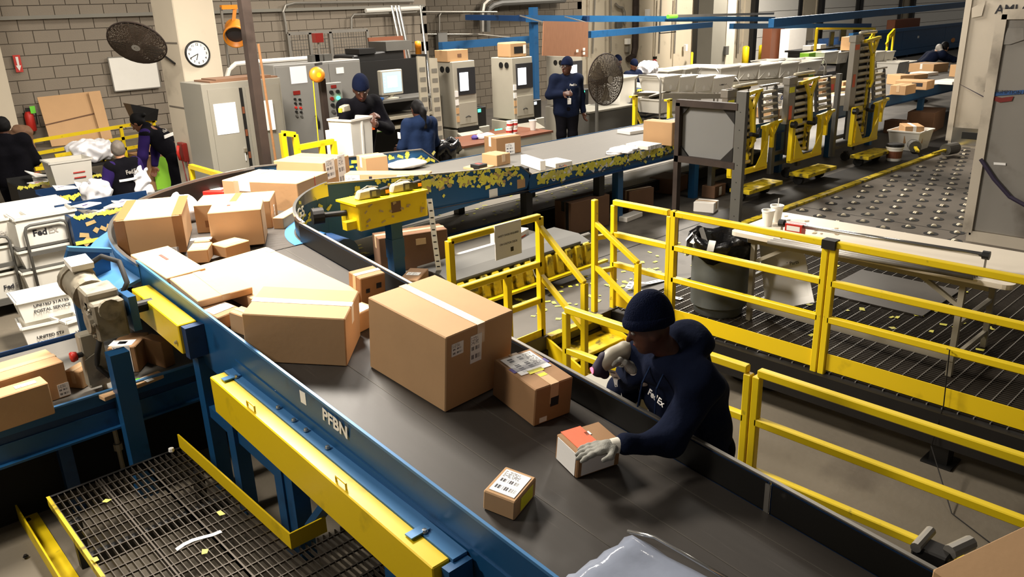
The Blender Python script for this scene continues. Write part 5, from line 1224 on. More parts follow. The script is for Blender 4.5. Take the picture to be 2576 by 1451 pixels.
# ================================================================ left side
ZG = .35
gp_ = thing('grated_walkway', 'dark open-grate walkway with yellow edging at the lower left', 'platform', (1.2, 3, 0), world=True)
g = MB(); x = .745
while x < 1.56: g.box(x, .3, ZG-.03, x+.005, 5.1, ZG); x += .037
while x < 2.05: g.box(x, .3, ZG-.03, x+.005, 3.55, ZG); x += .037
g.obj('bearing_bars', 'grate_steel', gp_, kind='stuff')
g = MB(); y = .3
while y < 5.1: g.box(.74, y, ZG-.01, 1.56 if y > 3.55 else 2.05, y+.008, ZG+.001); y += .1
g.obj('cross_rods', 'grate_steel', gp_, kind='stuff')
for y in (1.6, 3.1, 4.35): MB().box(.74, y, ZG-.09, 2.0 if y < 3.5 else 1.56, y+.05, ZG-.032).obj('joist', 'black', gp_)
for x in (1.02, 1.3): MB().box(x, .3, ZG-.028, x+.01, 5.1, ZG+.002).obj('panel_edge', 'grate_steel', gp_)
MB().box(.725, .3, ZG-.05, .745, 5.12, ZG+.004).obj('edge_angle', 'yellow_dirty', gp_)
MB().box(.725, 5.1, ZG-.05, 1.56, 5.12, ZG+.003).obj('end_angle', 'dark_steel', gp_)
MB().box(1.556, 3.56, ZG, 1.566, 5.12, ZG+.1).box(1.566, 3.56, ZG, 1.78, 3.57, ZG+.1).obj('kick_plate', 'yellow_clean', gp_)
for y in (4.75, 2.5):
    for x in (.76, 1.5): MB().box(x, y, 0, x+.06, y+.06, ZG-.03).obj('leg', 'black', gp_)
o = MB().sweep([[Vector((1.1+i*.05, 4.0+.02*math.sin(i), ZG+.004)), Vector((1.1+i*.05, 4.03+.02*math.sin(i), ZG+.004)), Vector((1.1+i*.05, 4.03+.02*math.sin(i), ZG+.005)), Vector((1.1+i*.05, 4.0+.02*math.sin(i), ZG+.005))] for i in range(6)]).obj('label_strip', 'paper'); tag(o, 'torn white label strip lying on the lower left walkway', 'paper strip')
q = U(432, 1137, ZG); tag(MB().lathe([(.012, 0), (.02, .01), (.018, .03), (0, .035)], 8, q).obj('paper_ball', 'paper'), 'little crumpled paper ball at the walkway corner', 'paper')
# yellow machine guard at the left edge
mg = thing('machine_guard', 'yellow angle-iron guard bolted to the floor at the left edge', 'guard', (.6, 5, 0), world=True)
a, b = U(90, 1285, 0), U(58, 1470, 0)
MB().box(a.x-.1, a.y, 0, a.x, b.y-.3, .012).box(a.x-.11, a.y, 0, a.x-.1, b.y-.3, .12).obj('base_angle', 'yellow', mg)
for px, py in ((72, 1308), (65, 1400)): bolt_at(U(px, py, .012), mg, None, 'dark_steel')
X_ = a.x-.1; Yg = a.y
MB().bar((X_, Yg, 0), UY(24, 1190, Yg), .045, .045).obj('upright', 'yellow', mg)
MB().bar(UY(20, 1192, Yg), (UY(-30, 1320, Yg).x, Yg, .06), .045, .045).obj('brace', 'yellow', mg)
MB().bar(UY(22, 1186, Yg), UY(-14, 1085, Yg), .045, .045).obj('upright', 'yellow', mg)
# ---------------------------------------------------------------- nested totes and carts
def nested_totes(label_fn, origin, n, dy, W=.74, Hh=.30, w0=.5, h0=.2, D=.4, group='nested totes on the cart', logo_on=True, up=0.0):
    for i in range(n):
        t = thing('mail_tote', label_fn(i), 'tote', (origin[0], origin[1]+dy*i, origin[2]+up*i), 0, group)
        a, b_, a0, b0 = W/2, Hh/2, w0/2, h0/2; m_ = MB(); e = .012
        def ring(a, b_, y, zc=.0): return [(-a, y, zc-b_+Hh/2), (a, y, zc-b_+Hh/2), (a, y, zc+b_+Hh/2), (-a, y, zc+b_+Hh/2)]
        R = [ring(a0, b0, 0), ring(a, b_, D), ring(a-e, b_-e, D), ring(a0-e, b0-e, .02)]
        for r_ in R: m_.v += r_
        for k in range(3):
            for j in range(4): m_.f.append((k*4+j, k*4+(j+1) % 4, (k+1)*4+(j+1) % 4, (k+1)*4+j))
        m_.f.append((0, 1, 2, 3)); m_.f.append((12, 13, 14, 15)); m_.obj('tote_shell', 'tote', t)
        rim = MB(); P = ring(a+.012, b_+.012, D)
        for j in range(4): rim.bar(P[j], P[(j+1) % 4], .03, .03)
        rim.obj('rim', 'white_plastic', t)
        if i == 0 and logo_on: logo((0, -.004, Hh/2), (1, 0, 0), (0, 0, 1), .1, t)
ORD = ['front', 'second', 'third', 'fourth', 'fifth', 'sixth', 'seventh', 'eighth', 'ninth']
Yc = U(97, 757, .15).y
def cart(label, Y, pxl, pxr, pytop, zt=None):
    xl, xr = UY(pxl, pytop+20, Y).x, UY(pxr, pytop, Y).x; zt = zt or UY((pxl+pxr)/2, pytop, Y).z
    t = thing('tote_cart', label, 'cart', ((xl+xr)/2, Y, 0), world=True, group='tote carts at the left')
    r = .06
    MB().tube([(xl, Y, .16), (xl, Y, zt-r), (xl+r*.3, Y, zt-r*.3), (xl+r, Y, zt), (xr-r, Y, zt), (xr-r*.3, Y, zt-r*.3), (xr, Y, zt-r), (xr, Y, .16)], .016, 8).obj('handle_frame', 'grey_dark', t, smooth=True)
    for z in (.2, zt-.32): MB().bar((xl, Y, z), (xr, Y, z), .03, .045).obj('cross_bar', 'grey_dark', t)
    MB().box(xl-.02, Y-.02, .15, xr+.02, Y+1.2, .19).obj('deck', 'grey_dark', t)
    for x in (xl+.05, xr-.05):
        for y in (Y+.06, Y+1.1):
            w = MB().cyl((x-.02, y, .07), (x+.02, y, .07), .07, 14).obj('wheel', 'tire', t); MB().box(x-.03, y-.02, .08, x+.03, y+.02, .15).obj('wheel_fork', 'grey_dark', w)
    return xl, xr, zt
xl, xr, zt = cart('tubular grey cart loaded with nested totes at the left edge', Yc, 62, 168, 560)
nested_totes(lambda i: 'white nested tote on top of the tubular cart, %s in the row' % ORD[i], ((xl+xr)/2, Yc+.06, zt-.32+.03), 7, .1, W=.8, Hh=.36, w0=.56, h0=.26)
def bin_tote(label, c, W, D, h, rot=0, group=None, lg=True, m='tote', k=.84, txt=None):
    t = tub(label, c, rot, W, D, h, m, group, 'mail_tote', k, 'tote')
    if lg: logo((0, -D/2*(k+1)/2-.004, h*.42), (1, 0, 0), (0, (1-k)*D/2, h), h*.24, t)
    return t
cx_ = (xl+xr)/2
bin_tote('white tote with dark lettering on the middle of the cart', (cx_+.03, Yc+.35, .78), .62, .6, .32, group='totes standing in the cart')
bin_tote('white tote below the lettered one on the cart', (cx_, Yc+.34, .52), .64, .62, .22, group='totes standing in the cart', lg=False)
bin_tote('lowest white tote on the cart deck', (cx_, Yc+.34, .2), .66, .64, .3, group='totes standing in the cart', lg=False)
for z in (.515, .775): MB()
tag(MB().box(cx_-.33, Yc+.03, .5, cx_+.33, Yc+.65, .518).box(cx_-.33, Yc+.03, .75, cx_+.33, Yc+.66, .775).box(cx_-.34, Yc+.6, .19, cx_-.3, Yc+.64, 1.02).box(cx_+.3, Yc+.6, .19, cx_+.34, Yc+.64, 1.02).obj('cart_shelf', 'grey_dark'), 'grey shelf insert between the totes on the cart', 'shelf')
xl2, xr2, zt2 = cart('second tubular cart cut by the left picture edge', Yc+.15, -70, 22, 600)
c2 = (xl2+xr2)/2
bin_tote('white tote with cropped lettering on the second cart', (c2+.12, Yc+.5, .2), .6, .6, .3, group='totes on the second cart')
bin_tote('grey-white tote above the cropped lettering, second cart', (c2+.1, Yc+.5, .52), .6, .6, .28, group='totes on the second cart', lg=False)
bin_tote('upper grey-white tote on the second cart', (c2+.1, Yc+.5, .82), .6, .6, .28, group='totes on the second cart')
# corrugated postal tubs
def postal(label, q, rot, W=.46, D=.34, h=.28):
    t = tub(label, q, rot, W, D, h, 'white_plastic', 'postal tubs', 'postal_tub', .86)
    for s, z in (('UNITED STATES', .16), ('POSTAL SERVICE', .1)): lettering(s, (0.02, -D/2*.95-.003, z), (1, 0, 0), (0, .02, .3), .045, 'ink', t, .02)
    return t
q = U(145, 875, 0); postal('white postal tub standing on the concrete floor', (q.x, q.y+.15, 0), -.1, .5, .36, .3)
t = postal('white postal tub tipped on top of another one', (q.x+.05, q.y+.3, .29), -.05, .56, .4, .24)
q = U(215, 870, 0); postal('white postal tub half hidden behind the stop station', (q.x+.05, q.y+.2, 0), .2, .42, .34, .3)
q = U(20, 930, 0)
# blue stickered hoppers with mail
def hopper(label, fl, zt, w, d, m='blue_dark', zb=.1):
    p = U(*fl, zt); t = thing('mail_hopper', label, 'hopper', (p.x+w/2, p.y+d/2, 0), world=True, group='blue mail hoppers')
    e = .03
    MB().box(p.x, p.y, zb, p.x+w, p.y+e, zt).obj('front_wall', m, t); MB().box(p.x, p.y+d-e, zb, p.x+w, p.y+d, zt+.05).obj('rear_wall', m, t)
    for x in (p.x, p.x+w-e): MB().box(x, p.y+e, zb, x+e, p.y+d-e, zt).obj('side_wall', m, t)
    MB().box(p.x, p.y, zt-.35, p.x+w, p.y+d, zt-.33).obj('floor_sheet', m, t)
    for x in (p.x+.02, p.x+w-.08): MB().box(x, p.y+.02, 0, x+.06, p.y+.08, zb+.05).obj('leg', m, t)
    stickers('stuck_labels', lambda: ((random.uniform(p.x+.02, p.x+w-.02), p.y-.003, zt-abs(random.gauss(0, .015))), (1, 0, 0), (0, 0, 1), (0, -1, 0)), int(60*w), 'scrap_yellow', t, .03, .07)
    stickers('stuck_labels', lambda: ((random.uniform(p.x+.02, p.x+w-.02), p.y-.003, zt-random.uniform(.02, .35)), (1, 0, 0), (0, 0, 1), (0, -1, 0)), int(18*w), 'scrap_tan', t, .05, .14)
    MB().box(p.x, p.y-.012, zt-.32, p.x+w, p.y, zt-.28).obj('edge_strip', 'scrap_yellow', t)
    return p
def envelopes(desc, p, w, d, z, n, seed):
    rr = random.Random(seed)
    for i in range(n):
        t = thing('envelope', '%s, %s of the pile' % (desc, ['lowest', 'second', 'third', 'fourth', 'topmost'][i if i < n-1 else 4]), 'envelope', (p.x+w*(.25+.5*rr.random()), p.y+d*(.3+.4*rr.random()), z+.03*i), rr.uniform(-.6, .6), desc)
        s = rr.uniform(.11, .16); tl = rr.uniform(-.03, .16)
        MB().hexa([(-s, -s*.7, tl*.3), (s, -s*.7, 0), (s, s*.7, .0), (-s, s*.7, tl)], [(-s, -s*.7, .015+tl*.3), (s, -s*.7, .015), (s, s*.7, .015), (-s, s*.7, .015+tl)]).obj('sleeve', 'paper', t)
        MB().box(-s*.7, -s*.3, .0+.05 if False else tl*.6+.017, -s*.1, -s*.15, tl*.6+.019).obj('print_bar', ('ink_purple', 'ink_red', 'ink_purple', 'ink_orange')[i % 4], t)
h3 = hopper('blue hopper with peeling stickers, nearest of three at the left', (176, 548), 1.05, 1.05, .6, 'blue_dark')
envelopes('white mail envelope in the nearest blue hopper', h3, 1.0, .5, .98, 5, 1)
h2 = hopper('blue hopper holding white mail, middle of three', (118, 502), 1.0, 1.0, .55)
envelopes('white mail envelope in the middle blue hopper', h2, 1.0, .45, .95, 5, 2)
h1 = hopper('dark hopper with yellow rim, furthest of three', (42, 470), 1.0, 1.1, .55, 'black')
envelopes('white mail envelope in the furthest hopper', h1, 1.1, .45, .95, 5, 3)
# big tub with plastic bags
q = UY(205, 470, 11.3); ztb = UY(190, 404, 11.9).z; tt = tub('large off-white tub with faded red lettering between the hoppers and the woman', (UY(190, 440, 11.9).x, 12.2, ztb-.52), 0, .52, .42, .52, 'tote', name='laundry_tub', taper=.8)
for z in (.5, .43): MB().box(.0, -.215, z-.16, .15, -.21, z-.145).obj('faded_print', 'ink_red', tt)
q = UY(190, 440, 11.9); tag(MB().box(q.x-.22, 12.02, 0, q.x+.22, 12.38, ztb-.52).obj('pallet_stand', 'grey_dark', bevel=.01), 'grey stand under the off-white tub', 'stand')
q = UY(240, 470, 10.9); soft('plastic_sack', 'white plastic sack hanging at the left hand of the vest-wearing woman', 'sack', (q.x, 10.9, q.z-.25), (.15, .13, .17), .2, 'poly_bag', 'plastic sacks', .015)
q = UY(352, 470, 11.0); soft('plastic_sack', 'white plastic sack hanging at the right hand of the vest-wearing woman', 'sack', (q.x, 11.0, q.z-.3), (.12, .12, .28), .2, 'poly_bag', 'plastic sacks', .015)
q = UY(232, 398, 13.45); soft('plastic_sack', 'bulging white sack on the back trolley', 'sack', (q.x, 13.45, q.z-.05), (.3, .22, .17), .1, 'poly_bag', 'plastic sacks', .015)
tr = thing('sack_trolley', 'wire trolley under the bulging white sack', 'trolley', (q.x, 13.45, 0), world=True)
for dx in (-.3, .3):
    for dy in (-.2, .2): MB().cyl((q.x+dx, 13.45+dy, .0), (q.x+dx, 13.45+dy, q.z+.1), .012, 6).obj('frame_rod', 'dark_steel', tr)
MB().box(q.x-.32, 13.23, q.z-.09, q.x+.32, 13.67, q.z-.055).obj('shelf', 'dark_steel', tr)
# green-panelled crate
a, b = UY(375, 452, 13.6), UY(440, 445, 13.6)
gcx = thing('green_panel_crate', 'crate with lime green panels in a tan frame by the pillar', 'crate', ((a.x+b.x)/2, 13.6, 0), world=True)
zt_ = UY(405, 385, 13.6).z; x0, x1 = UY(365, 420, 13.6).x, UY(452, 420, 13.6).x
MB().box(x0, 13.6, .1, x1, 14.4, zt_-.03).obj('box_body', 'cardboard_dark', gcx)
MB().box(x0+.12, 13.585, .25, x1-.05, 13.6, zt_-.06).obj('green_panel', 'lime', gcx); MB().box(x0-.015, 13.7, .3, x0, 14.3, zt_-.1).obj('green_panel', 'lime', gcx)
MB().box(x0-.05, 13.55, .06, x1+.05, 14.45, .14).obj('pallet', 'wood', gcx)
for dx in (.1, (x1-x0)-.1): MB().cyl((x0+dx, 13.65, .03), (x0+dx+.05, 13.65, .03), .03, 10).obj('wheel', 'tire', gcx)
for i in range(7):
    xx = x0+.1+i*(x1-x0-.2)/6; tag(MB().obb((xx, 13.85+.1*(i % 2), zt_+.02), (.07, 0, 0), (0, .1, .03), (0, 0, .03)).obj('loose_parcel', ('cardboard_brown', 'wood_dark', 'cardboard_dark')[i % 3]), 'small brown parcel on the green-panelled crate, %s from the left' % ('first', 'second', 'third', 'fourth', 'fifth', 'sixth', 'last')[i], 'parcel', 'parcels on the green crate')
# cardboard sheets leaning on the wall
rl_ = struct('ramp_ledge', (3, 15.3, 0)); MB().box(1.0, 15.0, 0, 6.2, 15.98, UY(200, 362, 15.3).z).obj('ledge_body', 'concrete', rl_)
cs = thing('cardboard_sheet', 'large flattened carton leaning on the block wall', 'cardboard', (3.5, 15.7, 0), world=True)
P = [UY(130, 370, 15.3), UY(283, 353, 15.3), UY(250, 229, 15.75), UY(93, 246, 15.75)]
MB().plate(P, .02).obj('sheet', 'cardboard', cs)
S = [UY(258, 360, 15.26), UY(283, 355, 15.26), UY(250, 229, 15.72), UY(220, 232, 15.72)]
MB().plate([p-Vector((0, .03, 0)) for p in S], .015).obj('side_flap', 'cardboard', cs)
MB().bar(P[3]*.45+P[0]*.55-Vector((0, .03, 0)), P[2]*.6+P[1]*.4-Vector((0, .04, 0)), .01, .02).obj('slot', 'cardboard_brown', cs)
# yellow rails at the back left
br = thing('guard_rail', 'yellow guard rail along the ramp in front of the block wall', 'railing', (3.5, 14.3, 0), world=True)
for k, dy in enumerate((0, 33, 62)): MB().bar(UY(70, 357+dy, 14.3), UY(392, 303+dy*.92, 14.3), .05, .05).obj('top_rail' if k == 0 else 'mid_rail', 'yellow', br)
for px in (80, 303, 385): p = UY(px, 357-(px-70)*.168, 14.3); MB().bar((p.x, 14.3, 0), p, .05, .05).obj('post', 'yellow', br)
br = thing('guard_rail', 'lower yellow rail in front of the ramp rail', 'railing', (3, 13.4, 0), world=True)
MB().bar(UY(138, 392, 13.4), UY(262, 372, 13.4), .05, .05).obj('top_rail', 'yellow', br); MB().bar(UY(88, 425, 13.4), UY(262, 404, 13.4), .05, .05).obj('mid_rail', 'yellow', br)
for px in (150, 255): p = UY(px, 392-(px-138)*.165, 13.4); MB().bar((p.x, 13.4, 0), p, .05, .05).obj('post', 'yellow', br)
# deck-edge rail by the pillar
r0, r1 = U(480, 418, 1.5), U(590, 450, 1.5)
er = thing('guard_rail', 'short yellow rail at the deck edge by the white pillar', 'railing', (r0.x, r0.y, DK), world=True)
MB().bar(r0, r1, .05, .05).obj('top_rail', 'yellow', er); MB().bar((r0.x, r0.y, DK-.1), r0, .05, .05).obj('post', 'yellow', er); MB().bar((r1.x, r1.y, DK-.1), r1, .05, .05).obj('post', 'yellow', er)
# whiteboard, fire point, fan, clock, telephone, lamp
a, b = UY(272, 146, 15.93), UY(402, 220, 15.93)
wb = thing('whiteboard', 'blank whiteboard hung slightly askew on the block wall', 'whiteboard', (a.x, 15.93, 0), world=True)
Pw = [UY(288, 230, 15.93), UY(404, 219, 15.93), UY(391, 138, 15.93), UY(270, 145, 15.93)]
MB().plate(Pw, .02, (0, -1, 0)).obj('writing_surface', 'white_plastic', wb)
for i in range(4): MB().bar(Pw[i]-Vector((0, .012, 0)), Pw[(i+1) % 4]-Vector((0, .012, 0)), .02, .02).obj('frame_edge', 'galv', wb)
fx = UY(75, 300, 15.8); fe = thing('fire_extinguisher', 'red fire extinguisher with a green tag on the block wall', 'extinguisher', (fx.x, 15.8, fx.z-.2))
o = MB().lathe([(.06, 0), (.075, .02), (.075, .26), (.05, .32), (.02, .34)], 16).obj('cylinder', 'red', fe); smooth_angle(o)
MB().box(-.03, -.03, .33, .05, .03, .39).obj('valve', 'black', fe); MB().tube([(.04, 0, .36), (.11, 0, .3), (.1, 0, .1)], .012, 6).obj('hose', 'black', fe); MB().box(.02, -.08, .3, .1, -.075, .42).obj('tag', 'label_green', fe); MB().box(-.05, .06, .05, .05, .18, .3).obj('wall_bracket', 'dark_steel', fe)
sx_ = UY(45, 160, 15.95); sg = thing('arrow_sign', 'small red sign with a white arrow on the block wall', 'sign', (sx_.x, 15.95, sx_.z))
MB().box(-.055, -.01, -.14, .055, 0, .14).obj('sign_plate', 'ink_red', sg); MB().plate([(-.02, -.012, .11), (.02, -.012, .11), (.015, -.012, -.03), (.04, -.012, -.03), (0, -.012, -.12), (-.04, -.012, -.03), (-.015, -.012, -.03)], .002, (0, -1, 0)).obj('arrow', 'paper', sg)
def fan(label, c, nrm, R, parts_group=None, motor=True, pole=None, arm=None):
    t = thing('fan', label, 'fan', c if not pole else (c[0], c[1], pole), world=True)
    nrm = Vector(nrm).normalized(); M = Vector((0, 0, 1)).rotation_difference(nrm).to_matrix(); c = Vector(c)
    def W(x, y, z): return c+M @ Vector((x, y, z))
    def ringp(r, z, n=40): return [W(r*math.cos(2*math.pi*k/n), r*math.sin(2*math.pi*k/n), z) for k in range(n+1)]
    MB().tube(ringp(R, 0), R*.028, 6, caps=False).obj('rim', 'rust_steel', t)
    for s in (1, -1):
        g = MB()
        for k in range(1, 21):
            r = R*k/21; zz = s*R*.24*math.sqrt(max(0, 1-(k/21)**2))
            g.tube(ringp(r, zz, 28), .005, 4, caps=False)
        for k in range(26):
            a_ = 2*math.pi*k/26
            g.tube([W(r*R*math.cos(a_), r*R*math.sin(a_), s*R*.24*math.sqrt(max(0, 1-r*r))) for r in (.1, .4, .7, .9, 1)], .004, 4)
        g.obj('wire_guard', 'fan_wire', t)
    for k in range(3):
        a_ = 2*math.pi*k/3+.4
        pts = []
        for (r, da, z) in ((.12, -.25, .05), (.9, -.38, .09), (.92, .42, -.07), (.5, .55, -.07), (.12, .3, -.05)): pts.append(W(R*r*math.cos(a_+da), R*r*math.sin(a_+da), R*z))
        MB().plate(pts, .006).obj('blade', 'beige_metal' if pole else 'grey_dark', t)
    MB().cyl(W(0, 0, -.06*R), W(0, 0, .25*R), R*.15, 16).obj('hub', 'galv', t)
    if motor: MB().cyl(W(0, 0, -R*.7), W(0, 0, -R*.22), R*.22, 16).obj('motor', 'grey_dark', t)
    if pole is not None:
        b = W(0, 0, -R*.5); MB().cyl((b.x, b.y, pole), b, .03, 12).obj('pole', 'grey_dark', t); MB().lathe([(.3, 0), (.3, .03), (.08, .06), (.04, .1)], 20, (b.x, b.y, pole)).obj('base', 'grey_dark', t)
    if arm: MB().tube([W(0, 0, -R*.6)]+arm, .014, 6).obj('wall_arm', 'dark_steel', t)
    return t
fc = UY(345, 108, 10.7); fan('dusty round fan on an arm from the white pillar', fc, (-.46, -.5, -.62), .34, arm=[UX(398, 128, pc-.03), UX(440, 160, pc-.01)])
cl = UY(498, 135, 10.97); ck = thing('wall_clock', 'round black-rimmed wall clock on the white pillar', 'clock', (cl.x, 10.97, cl.z))
Mx = Matrix.Rotation(math.pi/2, 3, 'X'); Rk = .168
MB().lathe([(Rk, -.03), (Rk, .0), (Rk*.93, .008), (Rk*.88, 0), (Rk*.88, -.03), (Rk, -.03)], 36, (0, 0, 0), Mx).obj('rim', 'black', ck, smooth=True)
MB().lathe([(0, -.028), (Rk*.9, -.028), (Rk*.9, -.006), (0, -.006)], 36, (0, 0, 0), Mx).obj('dial', 'paper', ck)
for n in range(1, 13):
    a_ = math.radians(90-30*n); lettering(str(n), (Rk*.7*math.cos(a_), .003, Rk*.7*math.sin(a_)), (1, 0, 0), (0, 0, 1), .042, 'ink', ck, .02, 'numeral')
for ang, L, w, nm in ((90-30*(6+41/60), .085, .009, 'hour_hand'), (90-6*41, .125, .007, 'minute_hand')):
    a_ = math.radians(ang); MB().bar((0, -.001, 0), (L*math.cos(a_), -.001, L*math.sin(a_)), .004, w, up=(-math.sin(a_), 0, math.cos(a_))).obj(nm, 'ink', ck)
tp = UX(462, 382, pc-.03); te = thing('wall_telephone', 'dark red wall telephone with a hanging cord on the pillar', 'telephone', (pc, tp.y, tp.z), world=True)
MB().box(pc-.07, tp.y-.1, tp.z-.13, pc, tp.y+.1, tp.z+.13).obj('phone_body', 'red_dark', te, bevel=.01); MB().tube([(pc-.1, tp.y-.02, tp.z+.1), (pc-.12, tp.y-.02, tp.z), (pc-.1, tp.y-.02, tp.z-.1)], .022, 8).obj('handset', 'red', te, smooth=True)
MB().tube([(pc-.08, tp.y-.03, tp.z-.12), (pc-.07, tp.y-.05, tp.z-.4), (pc-.06, tp.y-.09, tp.z-.48), (pc-.06, tp.y-.13, tp.z-.4), (pc-.04, tp.y-.12, tp.z-.12)], .008, 6).obj('cord', 'red_dark', te, smooth=True)
lp = UY(592, 80, 12.0); dl = thing('dock_lamp', 'yellow swing-arm dock lamp beside the white pillar', 'lamp', (lp.x, 12, lp.z), world=True)
ax = Vector((-.4, -.75, -.45)).normalized(); Ml = Vector((0, 0, 1)).rotation_difference(ax).to_matrix()
MB().lathe([(.1, -.16), (.15, -.12), (.16, .1), (.175, .12), (.175, .16), (.155, .16), (.14, 0), (0, -.02)], 20, lp, Ml).obj('lamp_housing', 'orange', dl, smooth=True)
MB().lathe([(0, .02), (.14, .04), (.14, .05), (0, .05)], 20, lp, Ml).obj('lens', 'screen_dark', dl)
tpz = UY(572, 18, 12.0); MB().bar(lp+Vector((0, .02, .14)), tpz+Vector((.12, 0, .0)), .06, .05).obj('arm', 'orange', dl); MB().bar(tpz+Vector((.14, 0, 0)), tpz-Vector((.1, 0, 0)), .07, .06).obj('arm', 'orange', dl); MB().bar(tpz-Vector((.1, 0, 0)), tpz+Vector((-.12, 0, -1.5)), .03, .03).obj('conduit', 'galv', dl)
# ================================================================ machines behind the rear belt
def paper_on(par, x, y, z, w, h, name='paper_sheet', m='paper'): return MB().box(x-w/2, y-.004, z-h/2, x+w/2, y-.001, z+h/2).obj(name, m, par)
# storage cabinet
YC = 9.4; a, b = UY(505, 212, YC), UY(704, 196, YC); cz = a.z
sc_ = thing('storage_cabinet', 'grey two-door steel storage cabinet in front of the pillar', 'cabinet', ((a.x+b.x)/2, YC, DK), world=True)
MB().box(a.x, YC, DK, b.x, YC+.62, cz).obj('cabinet_body', 'grey_paint', sc_, bevel=.006)
mid = UY(612, 300, YC).x
d1 = MB().box(a.x+.06, YC-.015, DK+.1, mid-.01, YC, cz-.07).obj('door', 'grey_paint', sc_)
d2 = MB().hexa([(mid+.03, YC-.1, DK+.1), (b.x-.03, YC-.015, DK+.1), (b.x-.03, YC, DK+.1), (mid+.03, YC-.085, DK+.1)], [(mid+.03, YC-.1, cz-.07), (b.x-.03, YC-.015, cz-.07), (b.x-.03, YC, cz-.07), (mid+.03, YC-.085, cz-.07)]).obj('door', 'grey_paint', sc_)
MB().box(mid-.01, YC-.006, DK+.1, mid+.035, YC, cz-.08).obj('door_gap', 'black', sc_)  # black strip paints in the dark inside the open door
for i in range(4): MB().box(mid, YC-.01, 1.2+i*.27, mid+.03, YC-.007, 1.28+i*.27).obj('shelf_edge', 'wood_dark', sc_)
MB().box(mid-.06, YC-.05, 1.56, mid-.03, YC-.015, 1.6).obj('handle', 'chrome', d1); MB().box(mid+.1, YC-.12, 1.56, mid+.14, YC-.09, 1.64).obj('handle', 'chrome', d2)
q = UY(568, 298, YC); paper_on(d1, q.x, YC-.016, q.z, .27, .36); q = UY(672, 290, YC-.06); paper_on(d2, q.x, YC-.08, q.z, .16, .36)
MB().tube([(mid-.05, YC-.03, 1.56), (mid-.05, YC-.03, 1.45)], .004, 5).obj('key_string', 'paper', d1)
o = MB().box(a.x+.12, YC+.02, cz, b.x-.02, YC+.48, cz+.02).box(a.x+.2, YC+.03, cz+.02, b.x-.1, YC+.45, cz+.035).obj('flat_cardboard', 'cardboard_brown'); tag(o, 'flat cardboard lying on top of the storage cabinet', 'cardboard')
# steel post
p0 = UY(668, 425, 8.35); o = MB().box(p0.x-.04, 8.3, DK, p0.x+.06, 8.4, 6).obj('post_body', 'rust_steel'); 
sp = thing('steel_post', 'dark rusty steel post in front of the storage cabinet', 'post', (p0.x, 8.35, DK), world=True); o.parent = sp; o.matrix_parent_inverse = Matrix.Translation(-WORLD[sp.name])
MB().box(p0.x-.1, 8.25, DK, p0.x+.12, 8.45, DK+.015).obj('base_plate', 'rust_steel', sp)
q0, q1 = UY(650, 110, 8.9), UY(660, 200, 8.9); bh = thing('broom', 'pale wooden broom handle standing beside the steel post', 'broom', (q1.x, 8.9, DK), world=True)
MB().cyl((q1.x+.05, 8.9, DK+.15), q0, .015, 8).obj('handle', 'wood', bh); MB().box(q1.x-.1, 8.85, DK, q1.x+.2, 8.95, DK+.15).obj('broom_head', 'cardboard_brown', bh)
# electrical cabinet
YE2 = 10.0; a, b = UY(687, 165, YE2), UY(905, 150, YE2); ez = a.z
ec = thing('electrical_cabinet', 'wide grey electrical cabinet with push buttons and a paper notice', 'cabinet', ((a.x+b.x)/2, YE2, DK), world=True)
MB().box(a.x-.0, YE2, DK, b.x, YE2+.5, ez).obj('cabinet_body', 'grey_elec', ec, bevel=.008)
dm = UY(838, 300, YE2).x
e1 = MB().box(a.x+.02, YE2-.02, DK+.1, dm, YE2, ez-.03).obj('door', 'grey_elec', ec); e2 = MB().box(dm+.008, YE2-.02, DK+.1, b.x-.02, YE2, ez-.03).obj('door', 'grey_elec', ec)
q = UY(749, 188, YE2); paper_on(e1, q.x, YE2-.021, q.z, .24, .22, m='label_print2'); q = UY(853, 177, YE2); paper_on(e2, q.x, YE2-.021, q.z, .12, .08)
for i in range(5):
    for j in range(2):
        q = UY(739+j*12+i*1.2, 249+i*10.5+j*1.0, YE2); MB().cyl((q.x, YE2-.02, q.z), (q.x, YE2-.045, q.z), .016, 10).obj('push_button', ('black', 'black', 'red', 'black', 'green_lamp' if False else 'grey_dark')[i], e1); 
q = UY(744, 233, YE2); MB().box(q.x-.05, YE2-.03, q.z-.025, q.x+.05, YE2-.02, q.z+.025).obj('digit_display', 'red_dark', e1)
q = UY(795, 304, YE2); MB().tube([(q.x-.01, YE2-.03, q.z+.08), (q.x+.01, YE2-.05, q.z), (q.x+.02, YE2-.03, q.z-.1)], .016, 8).obj('door_handle', 'black', e2)
for px, m in ((799, 'orange'), (790, 'galv'), (822, 'grey_elec')):
    q = UY(px, 152, YE2+.15); MB().box(q.x-.06, YE2+.1, ez, q.x+.06, YE2+.22, ez+.09).obj('top_box', 'grey_dark', ec)
q = UY(799, 95, YE2+.15); MB().cyl((q.x, YE2+.15, ez), (q.x, YE2+.15, q.z-.05), .015, 8).obj('beacon_stem', 'galv', ec); MB().box(q.x-.06, YE2+.1, q.z-.06, q.x+.06, YE2+.2, q.z+.06).obj('beacon', 'red_dark', ec)
